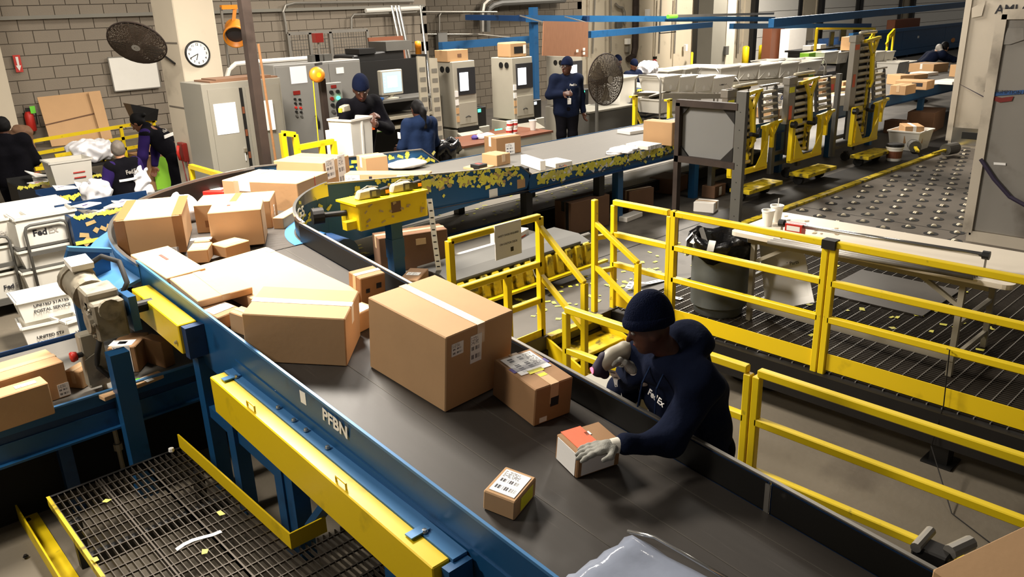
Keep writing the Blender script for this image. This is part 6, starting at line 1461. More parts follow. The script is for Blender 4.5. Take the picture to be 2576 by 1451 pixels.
# button panel behind the man
YB = 9.75; q = UY(842, 250, YB); bp_ = thing('button_panel', 'small grey push-button panel with one green lamp', 'control panel', (q.x, YB, DK), world=True)
MB().box(q.x-.13, YB, q.z-.25, q.x+.13, YB+.1, q.z+.22).obj('panel_box', 'grey_elec', bp_, bevel=.006); MB().box(q.x-.03, YB+.03, DK, q.x+.03, YB+.08, q.z-.25).obj('stand', 'grey_dark', bp_)
for i in range(4):
    for j in range(2):
        mm = 'green_lamp' if (i, j) == (1, 1) else ('black', 'red_dark', 'black', 'grey_dark')[i]
        MB().cyl((q.x-.05+j*.1, YB, q.z+.1-i*.085), (q.x-.05+j*.1, YB-.03, q.z+.1-i*.085), .025, 10).obj('push_button', mm, bp_)
MB().box(q.x-.04, YB-.01, q.z+.15, q.x+.04, YB, q.z+.19).obj('digit_display', 'red_dark', bp_)
# tool balancer on a rusty stand
YT = 9.0; q = UY(797, 188, YT); tb_ = thing('tool_balancer', 'orange round tool balancer hanging from a rusty stand', 'tool balancer', (q.x, YT, DK), world=True)
Mx = Matrix.Rotation(math.pi/2, 3, 'X')
MB().lathe([(.02, -.05), (.085, -.045), (.095, 0), (.085, .045), (.02, .05)], 20, (q.x, YT, q.z), Mx).obj('reel', 'orange', tb_, smooth=True); MB().lathe([(.0, .052), (.03, .05), (.03, .04)], 12, (q.x, YT, q.z), Mx).obj('reel_cap', 'yellow', tb_)
s1 = UY(825, 290, YT+.1); MB().box(s1.x-.05, YT+.1, DK, s1.x+.02, YT+.17, UY(810, 200, YT).z).obj('stand_post', 'rust_steel', tb_); MB().bar((s1.x, YT+.13, q.z+.12), (q.x, YT, q.z+.12), .03, .03).obj('stand_arm', 'dark_steel', tb_)
MB().tube([(q.x-.06, YT, q.z-.06), (q.x-.08, YT, 1.6), (q.x-.07, YT, 1.2), (q.x-.03, YT, .9)], .007, 6).obj('air_hose', 'yellow', tb_)
# low yellow barrier
YL = 8.6; pts = [(710, 335), (741, 338), (747, 372), (838, 355)]
lb_ = thing('guard_rail', 'low yellow stepped barrier before the electrical cabinet', 'railing', (UY(770, 380, YL).x, YL, DK), world=True)
P = [UY(*p, YL) for p in pts]
for i in range(3): MB().bar(P[i], P[i+1], .06, .06).obj('rail', 'yellow', lb_)
for p in (P[0], P[2], UY(808, 360, YL), P[3]): MB().bar((p.x, YL, DK), (p.x, YL, p.z), .06, .06).obj('post', 'yellow', lb_)
q = UY(735, 372, 8.5); tag(MB().hexa([(q.x-.1, 8.35, 1.2), (q.x+.14, 8.35, 1.2), (q.x+.14, 8.6, 1.2), (q.x-.1, 8.6, 1.2)], [(q.x-.14, 8.3, 1.44), (q.x+.12, 8.38, 1.36), (q.x+.16, 8.62, 1.4), (q.x-.1, 8.65, 1.42)]).obj('torn_box', 'cardboard_dark'), 'torn brown box beside the low yellow barrier', 'box')
tag(MB().box(q.x-.2, 8.3, DK, q.x+.25, 8.68, 1.2).obj('side_stand', 'grey_dark', bevel=.01), 'grey side stand under the torn brown box', 'stand')
# big translucent tote being filled
YQ = 8.55; a, b = UY(848, 305, YQ), UY(938, 300, YQ); t = tub('tall translucent tote with red lettering and a hole in its side', ((a.x+b.x)/2+.05, YQ+.2, 1.02), .3, (b.x-a.x)*.8, .36, a.z-1.02, 'tote', name='tall_tote', taper=.84)
for z, w in ((.4, .12), (.34, .16)): MB().box(-.17, -.176, z, -.17+w, -.17, z+.025).obj('red_print', 'ink_red', t)
MB().plate([(.05, -.186, .42), (.13, -.186, .42), (.14, -.182, .32), (.1, -.177, .26), (.05, -.177, .28)], .004, (0, -1, 0)).obj('torn_hole', 'screen_dark', t)
MB().bar((.0, -.16, .02), (.0, -.184, a.z-1.06), .03, .01).obj('rivet_strip', 'white_plastic', t)
tag(MB().box((a.x+b.x)/2-.3, YQ, DK, (a.x+b.x)/2+.3, YQ+.42, 1.02).obj('tote_stand', 'grey_dark', bevel=.01), 'grey stand under the tall translucent tote', 'stand')
q = UY(845, 345, 8.9); tag(MB().box(q.x-.13, 8.9, 1.0, q.x+.1, 8.92, 1.75).obj('display_board', 'white_plastic'), 'plain white board behind the tall translucent tote', 'board')
# dark workbench with monitor
YW = 10.3; x0, x1 = UY(905, 330, YW).x, UY(1082, 330, YW).x
wk = thing('workbench', 'dark steel workbench with shelves behind the woman', 'workbench', ((x0+x1)/2, YW, DK), world=True)
zt = UY(1000, 250, YW).z
for z, m in ((zt, 'grey_dark'), (UY(950, 300, YW).z, 'beige_metal'), (UY(950, 325, YW).z, 'beige_metal'), (.62, 'beige_metal')): MB().box(x0, YW, z-.04, x1+.25, YW+.6, z).obj('shelf', m, wk)
for x in (x0, x1+.2):
    for y in (YW, YW+.55): MB().box(x, y, DK, x+.05, y+.05, zt).obj('leg', 'dark_steel', wk)
MB().box(x0, YW+.55, DK, x1+.25, YW+.6, zt+.55).obj('back_board', 'black', wk)
zs = UY(950, 300, YW).z; o = MB().box(x0+.02, YW+.03, zs-.2, x0+.3, YW+.3, zs-.05).obj('drawer_box', 'cardboard', wk); MB().box(x0+.3, YW+.02, zs-.2, x0+.42, YW+.06, zs-.06).obj('drawer_tag', 'label_green', wk)
q = UY(950, 275, YW-.02); bb = tub('blue plastic bin on the workbench', (q.x, YW+.2, zs+.001), 0, .32, .3, .3, 'rough_blue', name='blue_bin')
q0, q1 = UY(971, 187, YW), UY(1030, 244, YW)
mo = thing('computer_monitor', 'cream monitor showing a bright window on the dark workbench', 'monitor', ((q0.x+q1.x)/2, YW+.2, zt))
W_ = (q1.x-q0.x)/2; Hm = q0.z-q1.z
MB().box(-W_, -.06, .06, W_, .04, .06+Hm).obj('housing', 'cream_metal', mo, bevel=.012); MB().box(-W_+.03, -.064, .1, W_-.03, -.06, .03+Hm).obj('screen', 'screen', mo); MB().box(-W_*.45, -.066, .17, W_*.45, -.064, Hm-.03).obj('screen_window', 'screen_win', mo)
for i in range(6): MB().box(-W_+.05, -.066, .12+i*.045, -W_+.065, -.064, .135+i*.045).obj('screen_icon', 'paper', mo)
MB().cyl((0, 0, .0), (0, 0, .08), .04, 10).obj('neck', 'cream_metal', mo); MB().lathe([(.12, 0), (.12, .015), (.03, .03)], 20).obj('foot', 'cream_metal', mo)
q = UY(966, 250, YW); cup('white foam cup beside the monitor', (x0+.2, YW+.1, zt), 1.0, False, 'cups behind the belt')
o = MB().hexa([(x0+.25, YW+.62, zt+.0), (x1+.1, YW+.62, zt), (x1+.1, YW+1.2, zt), (x0+.25, YW+1.2, zt)], [(x0+.4, YW+.62, zt+.65), (x1+.05, YW+.62, zt+.7), (x1+.05, YW+1.2, zt+.7), (x0+.4, YW+1.2, zt+.65)]).obj('body', 'black', None, bevel=.02)
ms = thing('dark_machine', 'bulky dark printing machine behind the monitor', 'machine', (x1, YW+.9, DK), world=True); o.parent = ms; o.matrix_parent_inverse = Matrix.Translation(-WORLD[ms.name])
MB().box(x0+.25, YW+.62, DK, x1+.1, YW+1.2, zt).obj('cabinet', 'dark_steel', ms); MB().box(x1-.3, YW+.6, zt+.68, x1+.2, YW+1.1, zt+.82).obj('top_hood', 'grey_dark', ms); MB().box(x0+.5, YW+.6, zt+.66, x0+.8, YW+1.0, zt+.74).obj('top_tray', 'black', ms)
# leaning perforated panels
for i, (pb_, pt, lb) in enumerate((((1075, 360), (1058, 142), 'grey perforated steel shelf upright leaning, left of two'), ((1108, 358), (1088, 146), 'grey perforated steel shelf upright leaning, right of two'))):
    B0 = UY(*pb_, 9.6); T0 = UY(*pt, 9.9); B0 = Vector((B0.x, 9.6, DK)); tpn = thing('shelf_upright', lb, 'shelf upright', B0, world=True, group='leaning shelf uprights')
    MB().bar(B0, T0, .15, .03, up=(0, -1, 0)).obj('upright', 'beige_metal', tpn)
    for k in range(9):
        f = .35+k*.07; c = B0.lerp(T0, f); MB().box(c.x-.05, c.y-.022, c.z-.035, c.x+.05, c.y-.017, c.z+.03).obj('slot', 'grey_paint', tpn)
# inspection terminals
def terminal(label, Y, pxl, pxr, pyt, green=False, scale=1.0):
    a, b = UY(pxl, pyt, Y), UY(pxr, pyt, Y); w = b.x-a.x; zt = a.z; c = (a.x+b.x)/2
    t = thing('inspection_terminal', label, 'terminal', (c, Y, DK), world=True, group='inspection terminals')
    zm = DK+(zt-DK)*.46; zk = DK+(zt-DK)*.38
    MB().hexa([(a.x, Y, zm), (b.x, Y, zm), (b.x, Y+.55, zm), (a.x, Y+.55, zm)], [(a.x, Y+.03, zt), (b.x, Y+.03, zt), (b.x, Y+.55, zt), (a.x, Y+.55, zt)]).obj('upper_housing', 'cream_metal', t, bevel=.01)
    MB().box(a.x-.0, Y+.02, DK, b.x+.26, Y+.6, zm-.03).obj('base_cabinet', 'cream_metal', t, bevel=.01); MB().box(c-.02, Y+.01, DK+.05, b.x+.2, Y+.02, zk-.08).obj('base_door', 'cream_metal', t)
    MB().box(c+.02, Y-.005, zk-.35, c+.06, Y+.015, zk-.28).obj('lock', 'chrome', t)
    sc2 = MB().box(a.x+.08, Y-.005, zm+(zt-zm)*.5, b.x-.03, Y+.03, zt-.1).obj('screen_frame', 'screen_dark', t); MB().box(a.x+.1, Y-.012, zm+(zt-zm)*.56, a.x+w*.6, Y-.005, zt-.17).obj('display', 'screen_win', sc2)
    dr = MB().box(a.x+.06, Y-.015, zm+.06, b.x-.04, Y+.01, zm+(zt-zm)*.38).obj('drawer', 'cream_metal', t); MB().tube([(c-.05, Y-.02, zm+.16), (c, Y-.035, zm+.18), (c+.05, Y-.02, zm+.16)], .008, 6).obj('pull', 'black', dr)
    MB().box(a.x+.03, Y-.01, zm-.06, b.x, Y+.05, zm+.0).obj('slot', 'black', t)
    MB().hexa([(a.x, Y-.25, zk-.04), (b.x, Y-.25, zk-.04), (b.x, Y+.02, zk+.06), (a.x, Y+.02, zk+.06)], [(a.x, Y-.25, zk-.01), (b.x, Y-.25, zk-.01), (b.x, Y+.02, zk+.09), (a.x, Y+.02, zk+.09)]).obj('keyboard_tray', 'cream_metal', t)
    for i, m in enumerate(('cardboard_light', 'cardboard_light', 'paper', 'paper')): MB().box(a.x+.005, Y-.004, zm+.1+i*.13, a.x+.06, Y+.02, zm+.19+i*.13).obj('sticker', m, t)
    for i in range(2): MB().cyl((a.x-.003, Y+.15+i*.14, zt-.12), (a.x-.012, Y+.15+i*.14, zt-.12), .05, 10).obj('vent_fan', 'black', t)
    MB().tube([(a.x+.02, Y-.1, zk), (a.x-.03, Y-.03, zk-.3), (a.x+.05, Y, zk-.4)], .006, 5).obj('cable', 'black', t)
    pr_ = MB().box(b.x+.02, Y+.05, zm-.12, b.x+.22, Y+.45, zm+.28).obj('side_printer', 'black', t, bevel=.01); MB().box(b.x+.04, Y+.045, zm+.2, b.x+.1, Y+.05, zm+.25).obj('printer_light', 'green_lamp' if not green else 'screen_win', pr_)
    if green: 
        MB().box(a.x-.35, Y+.1, zk-.06, a.x-.02, Y+.4, zk-.02).obj('side_tray', 'wood_dark', t)
        for i in range(3): MB().cyl((a.x-.3+i*.06, Y+.15, zk-.02), (a.x-.3+i*.06, Y+.15, zk+.02), .02, 8).obj('signal_lamp', 'green_lamp', t)
    return c, zt
c1_, z1_ = terminal('cream inspection terminal with a brown box on top, leftmost of three', 10.0, 1141, 1197, 156)
c2_, z2_ = terminal('cream inspection terminal with green signal lamps, middle of three', 10.0, 1290, 1342, 146, True)
c3_, z3_ = terminal('cream inspection terminal behind the standing man, rightmost of three', 10.9, 1425, 1467, 142)
b_ = thing('cardboard_box', 'small printed brown box on the leftmost terminal', 'box', (c1_-.05, 10.25, z1_)); MB().box(-.22, -.16, 0, .2, .16, .17).obj('box_body', 'cardboard', b_, bevel=.004); MB().box(-.23, -.03, .168, .21, .03, .172).obj('tape', 'tape_clear', b_); MB().box(-.02, -.163, .06, .06, -.16, .11).obj('print_mark', 'cardboard_brown', b_)
b_ = thing('cardboard_box', 'scuffed box with a dark window on the middle terminal', 'box', (c2_-.02, 10.25, z2_)); MB().box(-.2, -.16, 0, .2, .16, .24).obj('box_body', 'cardboard', b_, bevel=.02); MB().box(-.1, -.163, .06, .1, -.16, .17).obj('dark_window', 'black', b_); MB().box(.11, -.164, .05, .17, -.16, .19).obj('label', 'paper', b_)
lmp = thing('beacon_lamp', 'orange beacon on the dark machine', 'beacon', UY(1052, 120, 11)); 
MB().lathe([(.05, -.1), (.05, 0), (.055, 0), (.05, .1), (0, .11)], 14).obj('dome', 'orange', lmp, smooth=True); MB().box(-.1, -.08, -DK-1.9+.0, .1, .08, -.1).obj('post', 'dark_steel', lmp)
# boards and cage against the wall
a, b = UY(927, 95, 13.0), UY(1014, 90, 13.0); tag(MB().hexa([(a.x, 12.8, DK), (b.x, 12.8, DK), (b.x, 12.84, DK), (a.x, 12.84, DK)], [(a.x, 13, a.z), (b.x, 13, a.z), (b.x, 13.04, a.z), (a.x, 13.04, a.z)]).obj('brown_board', 'brown_board'), 'plain brown board leaning behind the workbench', 'board')
cg = thing('wire_cage', 'grey wire mesh cage in front of the block wall', 'cage', (9, 14.5, DK), world=True)
a, b = UY(724, 85, 14.5), UY(922, 68, 14.5)
for x in (a.x, UY(778, 85, 14.5).x, UY(829, 80, 14.5).x, b.x): MB().bar((x, 14.5, DK), (x, 14.5, a.z), .06, .06).obj('cage_post', 'galv', cg)
MB().bar((a.x, 14.5, a.z), (b.x, 14.5, a.z), .06, .06).obj('cage_rail', 'galv', cg); MB().bar((a.x, 14.5, 1.2), (b.x, 14.5, 1.2), .05, .05).obj('cage_rail', 'galv', cg)
g = MB(); x = a.x
while x < b.x: g.box(x, 14.49, 1.2, x+.006, 14.496, a.z); x += .06
z = 1.2
while z < a.z: g.box(a.x, 14.49, z, b.x, 14.496, z+.006); z += .06
g.obj('wire_mesh', 'grey_dark', cg, kind='stuff')
for i, (px, dx, lb) in enumerate(((985, .2, 'bundle of steel tubes leaning on the wall, leftmost'), (995, .2, 'steel tube leaning on the wall, second from left'), (1003, .2, 'steel tube leaning on the wall, third from left'), (1057, -.12, 'single steel tube leaning right of the others'))):
    tp_ = UY(px, 14, 15.8); tag(MB().cyl((tp_.x+dx, 15.4, DK), tp_, .035, 8).obj('steel_tube', 'chrome'), lb, 'tube', 'tubes leaning on the wall')
# conduits on the wall
def conduit(label, pts, Y, r=.03, m='galv', grp='wall conduits'):
    P = [UY(x, y, Y) for x, y in pts]; o = MB().tube(P, r, 8).obj('wall_conduit', m); tag(o, label, 'conduit', grp); return o
conduit('bent grey conduit rising beside the wire cage', [(730, 170), (718, 60), (712, 30), (718, 14), (740, 8), (1040, 3)], 15.88)
conduit('thin conduit bent over the wire cage', [(884, 75), (884, 45), (890, 37), (985, 33), (1060, 30), (1250, 30)], 15.86, .025)
conduit('pale light tube strip on the wall above the steel tubes', [(920, 27), (1060, 20)], 15.82, .05, 'white_plastic')
conduit('white flexible conduit arching behind the storage cabinet', [(570, 195), (576, 175), (592, 161), (640, 156), (780, 146)], 12.0, .035, 'white_plastic')
conduit('thick dark duct pair bending down at the recess, left', [(1213, 80), (1213, 30), (1216, 12), (1226, 2), (1240, -6), (1420, -14)], 16.9, .08)
conduit('thick dark duct pair bending down at the recess, right', [(1226, 80), (1226, 36), (1230, 22), (1240, 14), (1260, 8), (1420, 0)], 16.8, .08, 'grey_dark')
conduit('thin conduit on the recessed wall', [(1105, 95), (1105, 40), (1110, 31), (1170, 29)], 17.1, .025)
conduit('long thin conduit above the machines on the recessed wall', [(1060, 86), (1200, 86), (1340, 100)], 17.05, .02)
conduit('dark downpipe on the cream wall', [(1600, -5), (1598, 120), (1594, 140), (1580, 150)], 19.3, .12, 'rust_steel')
conduit('conduit dropping to the grey switch box', [(1536, -5), (1536, 130)], 19.35, .04)
conduit('conduit with elbow beside the downpipe', [(1548, 10), (1556, 18), (1566, 20), (1570, 30), (1572, 60)], 19.35, .05)
conduit('thin wire loop hanging from the blue beam', [(1653, 40), (1652, 70), (1660, 84), (1700, 80)], 13.0, .012, 'dark_steel')
for px, lb in ((1663, 'thin conduit right of the dark downpipe, leftmost of a group'), (1702, 'thin conduit ending in a white tube, middle of a group'), (1862, 'thin conduit beside the dock column'), (1496, 'pale conduit left of the switch boxes')): conduit(lb, [(px, -5), (px-6, 135)], 19.35, .035)
for px, py, w, h, m, lb in ((1632, 32, .16, .25, 'paper', 'small white notice high on the cream wall'), (1582, 104, .22, .2, 'white_plastic', 'white switch box on the cream wall'), (1582, 124, .18, .2, 'galv', 'grey switch box under the white one'), (1728, 120, .12, .25, 'paper', 'white paper notice on the cream wall right'), (1115, 108, .3, .5, 'grey_elec', 'grey wall box left of the orange beacon'), (1560, 62, .3, .2, 'grey_dark', 'dark junction box beside the downpipe'), (1830, 127, .2, .3, 'grey_dark', 'dark switch box on the dock column')):
    Y = 19.3 if px > 1400 else 17.0
    if px == 1830: Y = 16.4
    q = UY(px, py, Y); tag(MB().box(q.x-w/2, Y, q.z-h/2, q.x+w/2, Y+.12, q.z+h/2).obj('wall_box', m, bevel=.005), lb, 'wall box')
# low brown table with its things
YTb = 8.75; a, b = UY(1166, 362, YTb), UY(1392, 336, YTb); zt = UY(1280, 348, YTb).z
lt = thing('brown_top_table', 'low table with brown top and white front behind the rear belt', 'table', ((a.x+b.x)/2, YTb+.3, DK), world=True)
MB().box(a.x, YTb, zt-.03, b.x, YTb+.75, zt).obj('table_top', 'wood_dark', lt); MB().box(a.x+.02, YTb+.02, DK, b.x-.02, YTb+.06, zt-.03).obj('front_panel', 'cream_metal', lt); MB().box(a.x+.02, YTb+.06, DK, a.x+.06, YTb+.7, zt-.03).box(b.x-.06, YTb+.06, DK, b.x-.02, YTb+.7, zt-.03).obj('side_panel', 'cream_metal', lt)
bxx = b.x-.15; cup('white foam cup on the brown-topped table', (bxx, YTb+.3, zt), 1.25, False, 'cups behind the belt')
for i, (dx, dz, lb) in enumerate(((-.56, 0, 'small white supply jar, lower left of the cluster'), (-.45, 0, 'small white supply jar, lower right of the cluster'), (-.54, .1, 'small white supply jar, upper left of the cluster'), (-.44, .1, 'small white supply jar, upper right of the cluster'))):
    j = thing('supply_jar', lb, 'jar', (bxx+dx+.05, YTb+.3, zt+dz), 0, 'jars on the brown-topped table'); MB().lathe([(.045, 0), (.048, .01), (.048, .08), (.04, .085)], 14).obj('jar_body', 'white_plastic', j, smooth=True); MB().lathe([(.05, .085), (.05, .099), (0, .099)], 14).obj('lid', 'white_plastic', j); MB().lathe([(.0485, .025), (.0485, .06)], 14).obj('jar_label', 'label_red', j)
soft('work_glove', 'white work glove with a purple cuff on the brown-topped table', 'glove', (bxx-.95, YTb+.35, zt), (.16, .09, .02), .1, 'poly_bag', None, .006)
tag(MB().lathe([(.04, 0), (.055, .03), (.03, .06), (0, .065)], 10, (bxx-1.15, YTb+.36, zt)).obj('purple_cuff', 'ink_purple'), 'purple knitted cuff next to the white work glove', 'cuff')
tb3 = thing('waste_bin', 'round bin with a black bag beside the ponytailed woman', 'bin', (UY(1128, 372, 8.5).x, 8.6, DK)); bag(30, .2, UY(1128, 360, 8.6).z-DK).obj('bin_bag', 'black_bag', tb3, smooth=True); MB().lathe([(.16, 0), (.2, .4), (.2, .6), (0, .6)], 20).obj('bin_body', 'bin_grey', tb3)
# pedestal fan, plywood sign, grey desk
q = UY(1524, 200, 9.3); fan('big rusty pedestal fan beside the standing man', q, (-.05, -1, .03), .43, pole=DK)
a, b = UY(1500, 282, 9.9), UY(1598, 270, 9.9); gd = thing('grey_desk', 'dark grey steel desk behind the pedestal fan', 'desk', ((a.x+b.x)/2, 10.2, DK), world=True)
MB().box(a.x-.2, 9.9, DK, b.x, 10.6, a.z).obj('desk_body', 'grey_dark', gd, bevel=.01); MB().box(a.x-.22, 9.87, a.z, b.x+.02, 10.62, a.z+.03).obj('desk_top', 'grey_paint', gd)
q = UY(1560, 240, 10.3); t = tub('white upright tote behind the pedestal fan', (q.x, 10.3, a.z+.031), .1, .6, .4, UY(1560, 195, 10.3).z-a.z, 'white_plastic', name='mail_tote', taper=.85)
q = UY(1606, 215, 10.5); tag(MB().obb((q.x, 10.45, q.z), (.28, -.05, -.05), (.03, .16, 0), (.01, 0, .05)).obj('envelope_stack', 'paper'), 'slanted stack of white envelopes beside the pedestal fan', 'envelopes')
hp = UY(1600, 225, 10.72); hh = thing('mail_hopper', 'blue hopper with a yellow stickered rim behind the pedestal fan', 'hopper', (hp.x+.2, 10.9, DK), world=True)
MB().box(hp.x-.1, 10.72, DK, hp.x+.55, 11.05, hp.z).obj('hopper_body', 'blue_dark', hh); stickers('stuck_labels', lambda: ((random.uniform(hp.x-.1, hp.x+.55), 10.715, hp.z-random.uniform(0, .04)), (1, 0, 0), (0, 0, 1), (0, -1, 0)), 40, 'scrap_yellow', hh, .03, .07)
py_ = [UY(1365, 140, 10.4), UY(1479, 143, 10.4), UY(1480, 55, 10.4), UY(1368, 53, 10.4)]
pzz = UY(1420, 45, 10.42)
ps_ = thing('plywood_sheet', 'plywood sheet hung from the blue beam over the standing man', 'plywood', py_[0], world=True); MB().plate(py_, .02, (0, 1, 0)).obj('sheet', 'wood_ply', ps_)
for kk in (2, 3): MB().bar(py_[kk]+Vector((0, .01, -.02)), py_[kk]+Vector((0, .6, .1)), .02, .02).obj('hanger', 'galv', ps_)
for px, pyy in ((1453, 128), (1470, 124), (1470, 134)): q = UY(px, pyy, 10.38); paper_on(ps_, q.x, 10.39, q.z, .06, .05)
# yellow end stops by the rear belt
for px, pyt, lb in ((1598, 241, 'yellow braced end stop behind the square carton, left of two'), (1685, 250, 'yellow braced end stop behind the square carton, right of two')):
    q = UY(px, pyt, 8.2); t = thing('end_stop', lb, 'barrier', (q.x, 8.2, DK), group='yellow end stops'); h = q.z-DK
    MB().box(-.03, -.03, 0, .03, .03, h).obj('post', 'yellow', t); MB().bar((0, 0, h-.22), (.25, 0, h-.55), .04, .04).obj('brace', 'yellow', t); MB().box(-.12, -.03, h-.02, .03, .03, h+.01).obj('cap', 'yellow', t)
# ---------------------------------------------------------------- overhead blue frame
bf = thing('overhead_blue_frame', 'blue steel frame with long overhead beams above the machines', 'frame', (UY(1347, 200, 11).x, 11, DK), world=True)
pz = UY(1347, 18, 11)
MB().box(pz.x-.06, 11, DK, pz.x+.06, 11.12, pz.z).obj('frame_post', 'blue', bf)
for (p, Y0_, q, Y1_, w, h) in (((1329, 47), 11, (1945, 48), 12.5, .12, .12), ((1940, 58), 10.5, (2450, 9), 12.5, .14, .2), ((1481, 87), 12, (1788, 62), 13.5, .12, .14), ((1840, 66), 14, (2188, 64), 16, .14, .16), ((1108, 116), 12.5, (1345, 98), 12.5, .12, .14)):
    MB().bar(UY(*p, Y0_), UY(*q, Y1_), w, h).obj('beam', 'blue', bf)
MB().bar(UY(1684, 41, 11.5), UY(1945, 34, 12.2), .06, .06).obj('cable_tray', 'galv', bf); MB().cyl(UY(1680, 42, 11.5), UY(1702, 41, 11.5), .045, 8).obj('sleeve', 'label_green', bf)
for px in (1300, 1420, 1500, 1580): MB()
for px in (1350, 1480): p = UY(px, 47, 11.05); MB().bar(p, p+Vector((0, 2.0, .05)), .08, .1).obj('cross_beam', 'blue_dark', bf)
# ================================================================ far right: totes, chutes, dock clutter
def tote_row(desc, xs, yt, yb, Y, group, logo_last=True, rail=True, lean=0.0, slope=-.045):
    n = len(xs)-1
    for i in range(n):
        xa, xb = UY(xs[i], yt, Y).x, UY(xs[i+1], yt, Y).x; xm = (xs[i]+xs[i+1])/2
        zt, z0 = UY(xm, yt+slope*(xm-xs[0]), Y).z, UY(xm, yb+slope*(xm-xs[0]), Y).z
        pos = ['leftmost', 'second from left', 'third from left', 'fourth from left', 'fifth from left', 'sixth from left'][i] if i < n-1 or n == 1 else 'rightmost'
        t = tub('%s, %s' % (desc, pos), ((xa+xb)/2, Y+.3, z0), lean, (xb-xa)*1.03, .6, zt-z0, 'tote', group, 'mail_tote', .8, 'tote')
        w = (xb-xa)/2
        MB().lathe([(.035, 0), (.045, .004), (0, .006)], 12, (0, -.262, (zt-z0)*.25), Matrix.Rotation(math.pi/2, 3, 'X')).obj('drain_boss', 'white_plastic', t)
        for s in (-1, 1): MB().bar((s*w*.82, -.245, .02), (s*w*.1, -.275, (zt-z0)*.75), .012, .008).obj('stiffening_rib', 'tote', t)
        if logo_last and i == n-1: logo((0, -.27, (zt-z0)*.55), (1, 0, 0), (0, .08, .4), .1, t)
    if rail:
        xa, xb = UY(xs[0], yb, Y).x, UY(xs[-1], yb, Y).x; z0 = UY((xs[0]+xs[-1])/2, yb+slope*(xs[-1]-xs[0])/2, Y).z
        c = thing('tote_cart', 'tubular cart under the '+group, 'cart', ((xa+xb)/2, Y+.3, DK), world=True)
        za, zb2 = UY(xs[0], yb, Y).z-.06, UY(xs[-1], yb+slope*(xs[-1]-xs[0]), Y).z-.06
        MB().bar((xa-.1, Y-.03, za-.03), (xb+.1, Y-.03, zb2-.03), .04, .1).obj('front_rail', 'beige_metal', c); MB().bar((xa-.1, Y+.62, za-.03), (xb+.1, Y+.62, zb2-.03), .04, .06).obj('rear_rail', 'beige_metal', c)
        MB().box(xa-.1, Y, DK+.12, xb+.1, Y+.6, DK+.16).obj('deck', 'grey_dark', c)
        for x, z in ((xa-.12, za), (xb+.12, zb2)):
            MB().tube([(x, Y, DK+.1), (x, Y, z+.25), (x, Y+.08, z+.33), (x, Y+.5, z+.33), (x, Y+.58, z+.25), (x, Y+.58, DK+.1)], .018, 8).obj('handle_frame', 'galv', c, smooth=True)
            for y in (Y+.06, Y+.52): MB().cyl((x-.02, y, DK+.06), (x+.02, y, DK+.06), .06, 12).obj('wheel', 'tire', c)
tote_row('translucent tote in the nearest cart row behind the grey panel', (1671, 1712, 1753, 1798, 1850), 190, 228, 9.2, 'nearest cart row of totes', slope=.02)
tote_row('translucent lower tote under the nearest cart row', (1662, 1712, 1765), 246, 282, 9.3, 'lower totes of the nearest row', logo_last=False, rail=False, slope=.02)
tote_row('translucent tote in the middle cart row by the dock', (1815, 1862, 1912, 1965, 2010, 2066), 168, 203, 10.6, 'middle cart row of totes', slope=-.06)
tote_row('translucent tote leaning behind the nearest row', (1675, 1720, 1760, 1803), 178, 196, 11.6, 'leaning totes behind the nearest row', logo_last=False, rail=False, lean=.12, slope=-.12)
tote_row('translucent tote in the rear cart row near the yellow frame', (1938, 1975, 2022, 2072), 152, 180, 12.0, 'rear cart row of totes', slope=-.04)
tote_row('tall white tote pair beside the lime box', (2076, 2110, 2146), 130, 158, 12.4, 'white totes beside the lime box', logo_last=False, rail=False, slope=.0)
tote_row('white tote just right of the tallest roller stand', (2205, 2228, 2252), 130, 172, 9.6, 'totes right of the tallest roller stand', rail=True, slope=-.02)
tote_row('translucent tote on the belt side of the blue chute', (2262, 2285, 2312), 156, 186, 9.0, 'totes before the blue chute', rail=False, logo_last=False)
# nested flats leaning
for i in range(6):
    q = UY(1640, 236+i*11, 9.9); tag(MB().obb((q.x, 9.95+i*.02, q.z), (.32, -.02, .03), (0, .25, 0), (0, 0, .018)).obj('plastic_flat', 'galv'), 'grey plastic flat in the stack behind the end stops, %s from the top' % ['first', 'second', 'third', 'fourth', 'fifth', 'last'][i], 'flat', 'stack of grey plastic flats')
tag(MB().box(UY(1612, 290, 9.9).x, 9.7, DK, UY(1668, 290, 9.9).x, 10.3, UY(1640, 298, 9.9).z).obj('flat_stand', 'dark_steel', bevel=.01), 'dark stand under the stack of grey plastic flats', 'stand')
# big blue chute
YH = 15.0; a, b = UY(2146, 72, YH), UY(2470, 66, YH); z0 = UY(2300, 135, YH).z; z1 = UY(2300, 75, YH).z
bc = thing('blue_chute', 'large dark blue sheet-steel chute with an orange oval badge', 'chute', ((a.x+b.x)/2, YH, DK), world=True)
n = 3
for i in range(n):
    xa, xb = a.x+(b.x-a.x)*i/n, a.x+(b.x-a.x)*(i+1)/n; MB().box(xa+.01, YH, z0+.25, xb-.01, YH+.06, z1).obj('side_sheet', 'blue', bc)
MB().box(a.x, YH-.02, z0, b.x, YH+.06, z0+.24).obj('lower_sheet', 'blue', bc); MB().box(a.x-.1, YH-.08, z1, b.x, YH+.1, z1+.12).obj('top_flange', 'blue', bc)
MB().box(a.x, YH+.06, z0, b.x, YH+1.4, z1-.1).obj('trough', 'blue_dark', bc)
for i in range(6): x = a.x+.1+i*(b.x-a.x-.3)/5; MB().box(x, YH+.1, DK, x+.1, YH+.2, z0).obj('leg', 'blue_dark', bc)
q = UY(2399, 101, YH-.03); MB().lathe([(0, 0), (.24, 0), (.24, .01), (0, .012)], 20, (q.x, YH-.0, q.z), Matrix.Rotation(math.pi/2, 3, 'X') @ Matrix.Diagonal((1, .45, 1))).obj('oval_badge', 'orange', bc)
